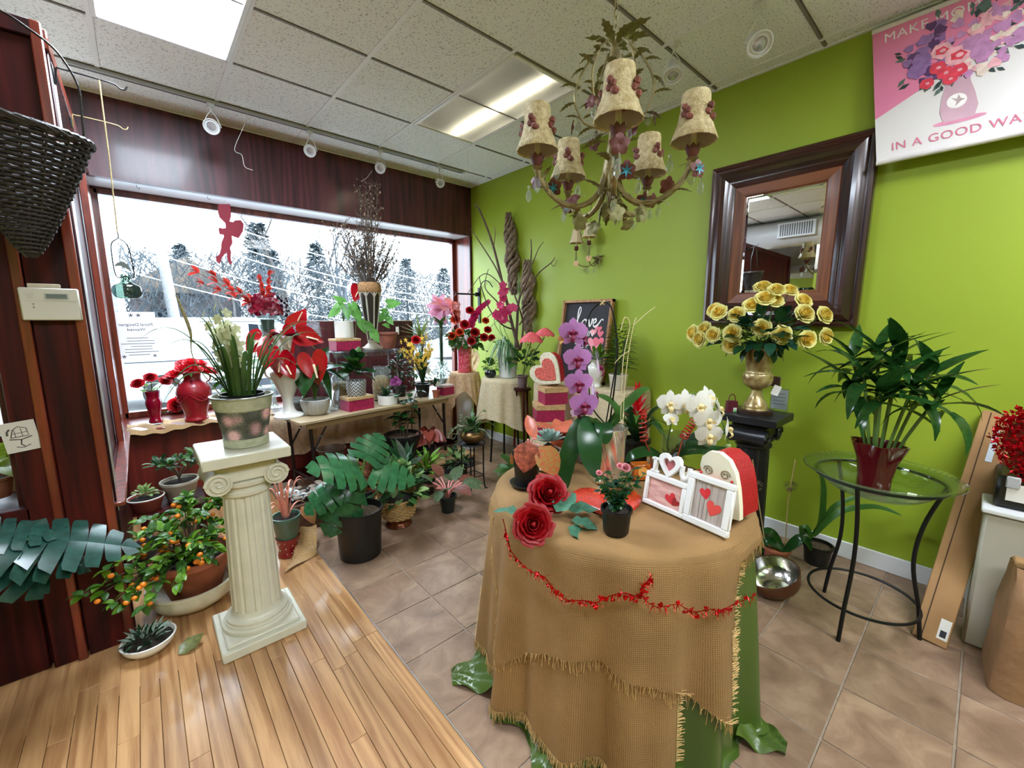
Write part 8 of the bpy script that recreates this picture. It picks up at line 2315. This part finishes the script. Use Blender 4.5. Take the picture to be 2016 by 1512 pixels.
def pheart(x, z, s_, m, rot, y=-.0008):
 obj('printed_heart', MB().add([(x + (a * math.cos(rot) - b * math.sin(rot)) * s_, y, z + (a * math.sin(rot) + b * math.cos(rot)) * s_) for a, b in HEART], [tuple(range(18))]).mesh('printed_heart', m, None), pf)
pheart(-.052, .05, .022, RHP, .5); pheart(-.034, .044, .016, M('dark_heart_print', (150, 34, 36), rough=.3), -.6, -.0012); pheart(.07, .113, .020, RHP, .3); pheart(.103, .072, .026, M('coral_heart_print', (226, 84, 80), rough=.25), -.25, -.0012)
for x in (-.075, -.06, -.045): obj('photo_line', MB().box((x + .13, -.0004, .088), (.0015, .0004, .12)).mesh('photo_line', M('grey_line_print', (130, 120, 118))), pf) if x > -1 else None
# letters I, heart, U standing on the left frame
pbar('letter_i', -.142, -.127, .124, .18); pbar('letter_i_serif', -.15, -.119, .124, .134); pbar('letter_i_serif', -.15, -.119, .17, .18)
hmb = MB(); ho = [(x * .046 - .075, y * .044 + .165) for x, y in HEART]; hi = [(x * .026 - .075, y * .025 + .167) for x, y in HEART]
for (A_, B_2, y) in ((ho, hi, -.009), (ho, hi, .009)):
 hmb.add([(x, y, z) for x, z in A_] + [(x, y, z) for x, z in B_2], [(i, (i + 1) % 18, 18 + (i + 1) % 18, 18 + i) for i in range(18)])
for L2 in (ho, hi): hmb.add([(x, -.009, z) for x, z in L2] + [(x, .009, z) for x, z in L2], [(i, (i + 1) % 18, 18 + (i + 1) % 18, 18 + i) for i in range(18)])
obj('letter_heart', hmb.mesh('letter_heart', WF, 40), pf)
obj('heart_photo', MB().add([(x, .003, z) for x, z in hi], [tuple(range(18))]).mesh('heart_photo', M('rose_pink_photo', (176, 84, 88), rough=.3), None), pf)
obj('letter_u', MB().tube(spline([(-.025, 0, .178), (-.025, 0, .150), (-.012, 0, .136), (.003, 0, .150), (.003, 0, .178)], 5), .0085, 8).mesh('letter_u', WF, 60), pf)
obj('easel_back', MB().box((.06, .03, .07), (.05, .004, .13)).mesh('easel_back', WF), pf)
# ---- red velvet heart box behind the frame
hx = thing('red_heart_box', 'large red glitter heart box with ivory carved front behind the photo frame', 'heart box', (-1.665, -3.735, ZT), math.atan2(-.327, -.047))
HB2 = [(x * .115, y * .115) for x, y in hroll(HEART)]
f2 = lambda x, y, z: (x, z, y + .098)
obj('box_side', MB().prism(HB2, -.01, .095, f2).mesh('box_side', REDGL, 40), hx)
obj('ivory_front', MB().prism([(x * 1.05, y * 1.05) for x, y in HB2], -.032, -.01, f2).mesh('ivory_front', IVORY, 40), hx)
for k in (-1, 1):
 obj('scroll_wire', MB().tube([(k * (.03 + .018 * math.cos(q * .6) * (1 - q / 22)), -.034, .165 + .018 * math.sin(q * .6) * (1 - q / 22)) for q in range(18)], .0014, 4).mesh('scroll_wire', BRASS), hx)
 obj('red_bead', MB().ball((k * .055, -.035, .15), .005, 6, 5).mesh('red_bead', RHP), hx)
leaf(hx, leafmesh('oval', RHP, .5, .3), (-.03, -.036, .14), (1, -.2, .1), .06, 0, 'painted_heart')
# ---- orange candle box
oc = thing('orange_candle_box', 'small translucent orange candle block behind the miniature rose', 'candle', (-1.565, -3.36, ZT), -.6)
obj('block', MB().box((0, 0, .035), (.075, .05, .07), b=.004).mesh('block', M('amber_orange_glass', (206, 110, 36), rough=.15, var=.25, vs=20, coat=.5, trl=.3)), oc)
obj('inner_disc', MB().lathe([(.022, 0), (.022, .003), (.0005, .004)], (0, 0, 0), 18).mesh('inner_disc', M('pale_orange_disc', (226, 160, 80), rough=.2)), oc, (0, -.026, .04), (PI / 2, 0, 0))
# ---- bromeliad
bm = thing('red_bromeliad', 'red guzmania bromeliad with arching leaves in a black pot on the round table', 'potted plant', (-1.40, -3.235, ZT))
pot(bm, .062, .050, .12, BLACKPL)
r = random.Random(29)
for i in range(18):
 a = i * 2.4; q = r.uniform(.12, .22)
 strapleaf(bm, arch((math.cos(a) * .012, math.sin(a) * .012, .11), (math.cos(a) * q, math.sin(a) * q, r.uniform(.08, .28)), r.uniform(.08, .16), 9), .035, DARKLEAF if i % 3 else LEAF)
BRC = G('scarlet_bract', (206, 22, 34), rough=.35, trl=.3)
for i in range(34):
 a = i * 2.4; z = .20 + .15 * i / 34
 leaf(bm, leafmesh('lance', BRC, -.3 + .6 * (1 - i / 34), .3), (math.cos(a) * .008, math.sin(a) * .008, z), rdir(a, .75 + .5 * i / 34), .085 - .03 * i / 34)
stem(bm, [(0, 0, .1), (0, 0, .34)], .008)
def coil(t, pts, R_, turns, m, name='coil_ribbon'):
 c = spline(pts, 12); n = turns * 12; q = []
 for i in range(n + 1):
  f = i / n * (len(c) - 1); k = min(int(f), len(c) - 2); p = c[k].lerp(c[k + 1], f - k)
  d = (c[k + 1] - c[k]).normalized(); u = d.orthogonal().normalized(); w = d.cross(u); a = i / 12 * 2 * PI
  q.append(p + (u * math.cos(a) + w * math.sin(a)) * R_)
 return obj(name, MB().tube(q, .0042, 5).mesh(name, m), t)
COILR = M('brick_red_coil', (150, 40, 26), rough=.4, var=.15)
coil(bm, rel(bm, [(-1.468, -3.316, 0.911), (-1.472, -3.309, 0.977), (-1.474, -3.305, 1.042)]), .016, 7, COILR)
stem(bm, rel(bm, [(-1.445, -3.354, 0.755), (-1.453, -3.34, 0.861), (-1.468, -3.316, 0.916)]), .003, COILR, 'coil_stick')
# ---- white moth orchid in clear glass
wo = thing('white_moth_orchid', 'white moth orchid spray in a clear glass vase on the round table', 'potted orchid', (-1.36, -3.40, ZT))
vase(wo, [(.048, 0), (.05, .006), (.05, .16), (.058, .175)], CLEAR, 30)
mass(wo, M('brown_roots', (120, 110, 80), rough=.9, var=.3), 60, (0, 0, .06), (.035, .035, .04), .05, 3, (-.5, 1.2), 'spike', 'roots')
WPET = M('white_orchid_petal', (240, 238, 232), rough=.5, var=.03, trl=.35)
WLIP = M('cream_yellow_lip', (226, 206, 150), rough=.5, var=.15, vs=40)
sp2 = rel(wo, [(-1.371, -3.378, 0.792), (-1.369, -3.383, 0.949), (-1.356, -3.408, 1.093), (-1.324, -3.471, 1.132), (-1.292, -3.536, 1.103), (-1.289, -3.585, 0.999), (-1.278, -3.607, 0.923)])
obj('flower_spike', MB().tube(spline(sp2, 6), .003, 6).mesh('flower_spike', STEM), wo)
for px, s_, d in (((-1.397, -3.394, 1.084), .084, (-.7, -.7, .1)), ((-1.36, -3.445, 1.087), .09, (-.5, -.8, .1)), ((-1.361, -3.509, 1.086), .09, (-.6, -.75, 0)), ((-1.301, -3.517, 1.113), .08, (-.2, -.9, .3)), ((-1.354, -3.545, 1.029), .09, (-.6, -.75, -.1)), ((-1.36, -3.556, 0.965), .086, (-.65, -.7, -.15)), ((-1.292, -3.602, 0.991), .078, (.3, -.9, .0)), ((-1.31, -3.567, 1.077), .07, (.5, -.8, .1)), ((-1.42, -3.415, 1.023), .05, (-.5, -.6, .5))):
 orchid(wo, V(px) - wo.location, d, s_, WPET, WLIP)
obj('bud', MB().ball((0, 0, 0), .013, 8, 6, 1.2).mesh('bud', PALELEAF), wo, V((-1.278, -3.606, 0.911)) - wo.location)
ostrap(wo, [(-1.371, -3.377, 0.816), (-1.456, -3.342, 0.862), (-1.52, -3.305, 0.855), (-1.537, -3.27, 0.819)], .06, GLOSSLEAF)
ostrap(wo, [(-1.368, -3.383, 0.817), (-1.372, -3.465, 0.874), (-1.358, -3.537, 0.893), (-1.344, -3.564, 0.87)], .06, GLOSSLEAF)
ostrap(wo, [(-1.366, -3.389, 0.818), (-1.29, -3.449, 0.877), (-1.224, -3.536, 0.86), (-1.197, -3.59, 0.879)], .07, GLOSSLEAF)
ostrap(wo, [(-1.366, -3.389, 0.818), (-1.218, -3.46, 0.913), (-1.152, -3.546, 0.943)], .07, DARKLEAF)
coil(wo, rel(wo, [(-1.396, -3.461, 0.943), (-1.388, -3.478, 0.984), (-1.378, -3.499, 1.029)]), .016, 7, COILR)
stem(wo, rel(wo, [(-1.389, -3.431, 0.811), (-1.392, -3.447, 0.886), (-1.396, -3.461, 0.943)]), .003, M('orange_stick', (190, 84, 40)), 'coil_stick')
# ================================================================ black pedestal with urn of yellow roses
BLKP = M('black_painted_plaster', (32, 32, 36), rough=.35, var=.15)
pedestal('black_pedestal', 'black fluted column pedestal against the green wall', (-.30, -3.39, 0), BLKP, h=.88)
un = thing('gold_urn_roses', 'mottled gold urn overflowing with yellow roses on the black pedestal', 'flower urn', (-.31, -3.385, .881))
GOLD = M('mottled_gold_glaze', (126, 98, 52), rough=.3, metal=.35, vs=22, rgb2=(196, 176, 124), detail=8, coat=.3)
vase(un, ipol([(.080, 0), (.082, .02), (.070, .03), (.066, .05), (.038, .10), (.030, .135), (.034, .15), (.07, .175), (.084, .21), (.078, .245), (.068, .26), (.076, .33), (.092, .40)], 4), GOLD, 36)
obj('base_plate', MB().lathe([(.098, 0), (.1, .022), (.086, .026)], (0, 0, 0), 36).mesh('base_plate', M('dark_bronze_base', (66, 46, 36), rough=.35, metal=.3)), un)
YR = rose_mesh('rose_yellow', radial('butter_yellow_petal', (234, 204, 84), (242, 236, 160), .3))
r = random.Random(3)
for px in [(-0.395, -3.122, 1.52), (-0.46, -3.181, 1.5), (-0.448, -3.281, 1.487), (-0.386, -3.344, 1.543), (-0.314, -3.372, 1.651), (-0.331, -3.451, 1.631), (-0.253, -3.496, 1.63), (-0.366, -3.405, 1.583), (-0.313, -3.441, 1.569), (-0.25, -3.572, 1.566), (-0.305, -3.597, 1.49), (-0.237, -3.678, 1.482), (-0.43, -3.011, 1.368), (-0.455, -3.097, 1.393), (-0.472, -3.076, 1.329), (-0.486, -3.166, 1.361), (-0.49, -3.282, 1.376), (-0.471, -3.275, 1.3), (-0.463, -3.432, 1.408), (-0.422, -3.526, 1.369), (-0.336, -3.63, 1.344), (-0.241, -3.697, 1.361)]:
 p = V(px) - un.location
 d = V(p.x * 1.2, p.y * 1.2, (p.z - .5) * 1.5) + V(-.35, -.15, .1)
 blossom(un, YR, p - d.normalized() * .02, d, r.uniform(.046, .054))
 stem(un, bez((0, 0, .36), (p.x * .3, p.y * .3, .45), p - d.normalized() * .02, 5), .003)
bunch(un, [leafmesh('ovate', DARKLEAF, .5, .2), leafmesh('ovate', DEEPLEAF, .7, .2)], 150, (-.03, 0, .47), (.17, .24, .15), .09, 8, (-.5, 1.2), core=.3)
for a in (2.6, 3.4, 4.1, 5.0): leaf(un, leafmesh('ovate', DARKLEAF, .6, .2), (math.cos(a) * .09, math.sin(a) * .09, .40), rdir(a, -.9), .09)
wi = obj('wine_tag', MB().box((.05, -.085, .20), (.012, .05, .06), b=.003).mesh('wine_tag', M('dark_wood_tag', (60, 40, 30), rough=.5)), un)
obj('price_tag', MB().box((0, 0, 0), (.002, .04, .06)).mesh('price_tag', WHITECER), un, (.02, -.10, .15), (.3, .3, .2))
ps = thing('tiny_purse', 'tiny burgundy handbag with a price sticker on the black pedestal', 'handbag', (-.385, -3.275, .881), -.7)
PUR = M('burgundy_quilted', (88, 14, 34), rough=.5, var=.25, vs=40, bump=.4, bs=60)
obj('bag', MB().prism([(-.034, 0), (.034, 0), (.029, .068), (-.029, .068)], -.016, .016, lambda x, y, z: (x, z, y)).mesh('bag', PUR), ps)
obj('strap', MB().tube([(.022 * math.cos(a), 0, .068 + .042 * math.sin(a)) for a in [PI * q / 12 for q in range(13)]], .003, 6).mesh('strap', PUR), ps)
obj('sticker', MB().box((.014, -.0172, .014), (.022, .001, .026)).mesh('sticker', WHITECER), ps); obj('sticker_band', MB().box((.014, -.0182, .009), (.018, .0006, .012)).mesh('sticker_band', M('green_sticker', (110, 214, 110), rough=.5)), ps)
sg2 = thing('counter_card', 'clear acrylic sign holder with a printed sheet behind the gold urn', 'sign holder', (-.175, -3.475, .881), PI / 2 + .25)
sg2.rotation_euler = (0, 0, -PI / 2 - .15)
obj('holder', MB().box((0, 0, .075), (.105, .004, .15)).mesh('holder', PLX), sg2)
obj('sheet', MB().box((0, -.0005, .08), (.095, .002, .125)).mesh('sheet', M('grey_white_paper', (236, 238, 242), rough=.7, trl=.3)), sg2)
for k in range(4): obj('text_line', MB().box((0, -.0018, .115 - k * .022), (.06 + .015 * (k % 2), .0004, .003)).mesh('text_line', M('pale_ink', (150, 152, 160))), sg2)
# ================================================================ iron stand, glass dish, lucky bamboo
IS = (-.655, -4.03)
it = thing('iron_dish_stand', 'tall curved black iron stand holding the glass dish', 'plant stand', (IS[0], IS[1], 0))
for q in ((-.877, -3.998), (-.587, -4.239), (-.501, -3.864)):
 d = V(q[0] - IS[0], q[1] - IS[1], 0); n = d.normalized()
 obj('leg', MB().tube(spline([n * .225 + V(0, 0, 0), n * .205 + V(0, 0, .15), n * .165 + V(0, 0, .36), n * .18 + V(0, 0, .55), n * .235 + V(0, 0, .735)], 6), .0085, 8).mesh('leg', IRON), it)
for R_, z in ((.235, .738), (.208, .15)): obj('ring', MB().tube([(R_ * math.cos(2 * PI * i / 56), R_ * math.sin(2 * PI * i / 56), z) for i in range(57)], .0065, 6, cap=False).mesh('ring', IRON), it)
gd = thing('glass_dish', 'wide shallow green-tinted glass dish resting in the iron stand', 'glass dish', (IS[0], IS[1], .70))
obj('dish', MB().lathe(ipol([(.06, -.045), (.15, -.03), (.21, .015), (.228, .044), (.285, .066)], 4) + [(.285, .071)] + ipol([(.228, .05), (.21, .021), (.15, -.024), (.02, -.039)], 4), (0, 0, 0), 64).mesh('dish', glass('green_tint_glass', (226, 240, 214), gloss=.03, ior=1.55, body=.10), 180), gd)
obj('tag', MB().box((.02, -.12, -.018), (.035, .03, .012)).mesh('tag', WHITECER), gd)
lb_ = thing('lucky_bamboo', 'lucky bamboo in a dark red ruffled vase on the glass dish', 'potted plant', (-.665, -4.02, .668))
obj('vase', MB().lathe([(.060, 0), (.062, .004), (.062, .07), (.072, .15), (.096, .235), (.092, .235), (.068, .15), (.058, .07), (.01, .01)], (0, 0, 0), 60, lambda a, q, z: q * (1 + max(0, z - .08) * 1.0 * math.sin(a * 6))).mesh('vase', M('dark_ruby_glass', (84, 6, 22), rough=.08, var=.1, coat=.7), 60), lb_)
BAM = [leafmesh('bamboo', GLOSSLEAF, b, .25) for b in (.4, .9, 1.5)] + [leafmesh('bamboo', LEAF, .7, .25)]
BST = M('bamboo_cane', (92, 124, 60), rough=.4, var=.15)
r = random.Random(25)
for tip in [(-0.737, -3.914, 1.168), (-0.793, -3.952, 1.234), (-0.67, -3.978, 1.317), (-0.662, -4.044, 1.243), (-0.705, -4.111, 1.177), (-0.697, -4.19, 1.143), (-0.6, -4.151, 1.237), (-0.659, -3.889, 1.289), (-0.602, -4.046, 1.318), (-0.806, -4.019, 1.166)]:
 e = V(tip) - lb_.location
 pth = bez((e.x * .15, e.y * .15, .05), (e.x * .35, e.y * .35, .24), e, 7)
 stem(lb_, pth, .0065, BST, 'cane', 7)
 for i in range(9):
  a = i * 2.4 + e.x * 9; el = .95 - .13 * i
  leaf(lb_, BAM[min(3, i // 3) if i < 8 else 3], e - V(0, 0, .008 * i), rdir(a, el), r.uniform(.18, .27), r.uniform(-.3, .3))
# long strap leaf trailing under the dish belongs to the floor orchid
of = thing('floor_orchid_green', 'leafless-flowered orchid with long green straps in a dark pot by the baseboard', 'potted orchid', (-.20, -3.76, 0))
pot(of, .075, .062, .12, BLACKPL, soilmat=M('brown_bark_mulch', (86, 66, 50)))
for P_, w in (([(-0.225, -3.734, 0.17), (-0.22, -3.762, 0.26), (-0.221, -3.754, 0.48), (-0.227, -3.726, 0.582)], .045), ([(-0.234, -3.74, 0.176), (-0.216, -3.837, 0.351), (-0.19, -3.983, 0.431), (-0.169, -4.097, 0.416)], .04), ([(-0.205, -3.735, 0.163), (-0.191, -3.807, 0.363), (-0.173, -3.911, 0.461), (-0.161, -3.972, 0.496)], .03), ([(-0.255, -3.736, 0.166), (-0.262, -3.699, 0.218), (-0.264, -3.687, 0.165)], .06)):
 ostrap(of, P_, w, LEAF)
ob = thing('floor_orchid_bark', 'orchid with broad leaves and a staked spent spike beside the hammered bowl', 'potted orchid', (-.40, -3.60, 0))
pot(ob, .07, .055, .11, TERRA, soilmat=M('orange_bark', (150, 96, 56), rough=.95, var=.4, vs=40, bump=.8))
for P_ in ([(-0.419, -3.647, 0.109), (-0.442, -3.557, 0.144), (-0.45, -3.526, 0.051)], [(-0.419, -3.647, 0.109), (-0.4, -3.722, 0.213), (-0.388, -3.768, 0.151)], [(-0.393, -3.627, 0.106), (-0.407, -3.57, 0.186), (-0.42, -3.519, 0.186)]): ostrap(ob, P_, .06, GLOSSLEAF)
for P_ in ([(-0.39, -3.639, 0.11), (-0.392, -3.631, 0.411), (-0.389, -3.644, 0.66)], [(-0.513, -3.563, 0.188), (-0.524, -3.516, 0.412), (-0.536, -3.47, 0.649)]):
 q = rel(ob, P_); stem(ob, q, .003, M('straw_stake', (176, 150, 100), rough=.7), 'stake')
 mass(ob, M('dried_flower_knot', (110, 92, 70), rough=.95, var=.3), 60, q[1].lerp(q[2], .35), (.02, .02, .022), .022, 4, (-1.2, 1.4), 'lance', 'dried_knot')
hw = thing('hammered_bowl', 'hammered silver and copper bowl tilted on the tiles', 'bowl', (-.70, -3.70, 0.018))
hw.rotation_euler = (-.25, -.30, 0)
def dim(a, q, z): return q * (1 - .012 * max(0, math.sin(a * 30) * math.sin(z * 260)))
obj('inner_bowl', MB().lathe(ipol([(.005, .018), (.06, .022), (.105, .055), (.128, .115)], 8), (0, 0, 0), 120, dim, cap=False).mesh('inner_bowl', M('hammered_silver', (196, 192, 186), rough=.18, metal=1, var=.05), 180), hw)
obj('outer_bowl', MB().lathe(ipol([(.06, .006), (.085, .012), (.118, .05), (.134, .118)], 5) + [(.128, .118)], (0, 0, 0), 60, cap=False).mesh('outer_bowl', M('brown_copper', (120, 78, 56), rough=.35, metal=.7), 60), hw)
# ================================================================ right edge: carton, cabinet, tinsel heart, paper bag
KRAFT = M('brown_cardboard', (158, 120, 78), rough=.85, var=.1, vs=5, bump=.05)
lc = thing('leaning_carton', 'long narrow cardboard carton leaning against the green wall', 'cardboard box', (-.585, -4.262, .004))
lc.rotation_euler = (math.atan2(.10, 1.12), math.atan2(.53, 1.0), 0)
obj('carton', MB().box((.035, -.012, .575), (.07, .115, 1.14), b=.003).mesh('carton', KRAFT), lc)
obj('seam', MB().box((-.0005, .016, .575), (.002, .004, 1.12)).mesh('seam', M('dark_box_seam', (66, 46, 30), rough=.9)), lc)
obj('tape_label', MB().box((-.001, -.02, .97), (.002, .022, .16)).mesh('tape_label', M('pale_blue_label', (196, 206, 214), rough=.5)), lc)
obj('bottom_label', MB().box((-.001, -.045, .08), (.002, .035, .09)).mesh('bottom_label', WHITECER), lc); obj('barcode', MB().box((-.0022, -.045, .06), (.001, .02, .03)).mesh('barcode', INK), lc)
wc = thing('white_cabinet', 'low grey-white cabinet at the right edge beside the carton', 'cabinet', (-.24, -4.72, 0))
obj('body', MB().box((0, 0, .315), (.46, .70, .63), b=.012).mesh('body', M('grey_white_laminate', (186, 180, 168), rough=.5, var=.03)), wc)
obj('lid', MB().box((0, 0, .64), (.48, .72, .022), b=.005).mesh('lid', WHITEPAINT), wc)
bt = thing('black_tray_box', 'black plastic box with a white card on the grey-white cabinet', 'box', (-.25, -4.62, .652))
obj('tray', MB().box((0, 0, .07), (.34, .46, .14), b=.012).mesh('tray', BLACKPL), bt)
obj('white_panel', MB().box((-.172, 0.02, .075), (.006, .36, .075), b=.002).mesh('white_panel', WHITECER), bt)
obj('clip', MB().box((-.176, .185, .12), (.014, .04, .05), b=.004).mesh('clip', M('silver_grey_plastic', (170, 172, 176), rough=.4)), bt)
th_ = thing('tinsel_heart', 'large sparkling red tinsel heart at the right edge of the picture', 'heart decoration', (-.36, -4.64, .74), 0)
TIN = M('red_tinsel', (200, 14, 30), rough=.2, metal=.6, var=.3, rnd=0)
TH = [(x * .30, y * .26) for x, y in HEART]
obj('heart_body', MB().prism([(x * .86, y * .86) for x, y in TH], -.04, .04, lambda x, y, z: (z, -x, y + .12)).mesh('heart_body', M('dark_red_foil_core', (120, 8, 20), rough=.4), 60), th_)
mb = MB(); r = random.Random(2); tv = [(0, 0, 0), (.006, .012, .003), (0, .024, 0), (-.006, .012, .003)]
def inheart(x, y):
 c = False; n = len(TH)
 for i in range(n):
  (x1, y1), (x2, y2) = TH[i], TH[(i + 1) % n]
  if (y1 > y) != (y2 > y) and x < (x2 - x1) * (y - y1) / (y2 - y1) + x1: c = not c
 return c
k = 0
while k < 5200:
 x, y = r.uniform(-.31, .31), r.uniform(-.26, .26)
 if not inheart(x, y): continue
 k += 1
 m = aim((-.04 - r.uniform(0, .02) if k % 2 else r.uniform(-.04, .04), -x, y + .12), (r.uniform(-1, .3), r.uniform(-1, 1), r.uniform(-1, 1)), (0, 0, 1), r.uniform(0, 3), r.uniform(.7, 1.2))
 mb.add([m @ V(p) for p in tv], [(0, 1, 2, 3)])
obj('tinsel', mb.mesh('tinsel', TIN, None), th_)['kind'] = 'stuff'
pb_ = thing('paper_bag', 'crumpled brown paper bag with folded top at the lower right edge', 'paper bag', (-.60, -4.66, 0), .1)
def bagf(u, v):
 a = 2 * PI * u; s = 1 / max(abs(math.cos(a)), abs(math.sin(a))) if True else 1
 s = min(s, 1.28)
 w, d = .15, .22
 k = 1 - .10 * v + .02 * math.sin(9 * a + v * 11) * v
 pinch = 1 - .55 * max(0, v - .8) / .2
 return (w * s * math.cos(a) * k * pinch, d * s * math.sin(a) * k, .002 + .50 * v)
obj('bag', MB().grid(bagf, 64, 18).mesh('bag', M('crumpled_kraft_paper', (150, 112, 78), rough=.8, var=.12, vs=8, bump=.6, bs=18), 50), pb_)
obj('top_fold', MB().box((-.0, 0, .505), (.06, .40, .03), b=.006).mesh('top_fold', KRAFT), pb_)
obj('white_label', MB().box((-.035, .12, .50), (.004, .10, .028)).mesh('white_label', WHITECER), pb_)
# ================================================================ back of the shop, seen in the mirror
du = thing('spiral_duct', 'round white ventilation duct under the ceiling at the back of the shop', 'duct', (-4.7, -3.2, 2.78))
obj('pipe', MB().lathe([(.20 + (.006 if q % 2 else 0), q * .12 - 2.6) for q in range(44)], (0, 0, 0), 32).mesh('pipe', LAMPW, 20), du, (0, 0, 0), (PI / 2, 0, 0))
obj('register', MB().box((.235, 1.0, .02), (.03, .5, .22), b=.004).mesh('register', WHITEPAINT), du)
for i in range(14): obj('vane', MB().box((.253, .8 + .031 * i, .02), (.006, .014, .17)).mesh('vane', M('dark_slot', (90, 90, 94))), du)
struct('wall_soffit', MB().box((-6.2, -2.6, 2.5), (1.2, 5.2, .5), b=.05), M('grey_soffit_paint', (120, 116, 106), rough=.8)).name = 'trim_8'
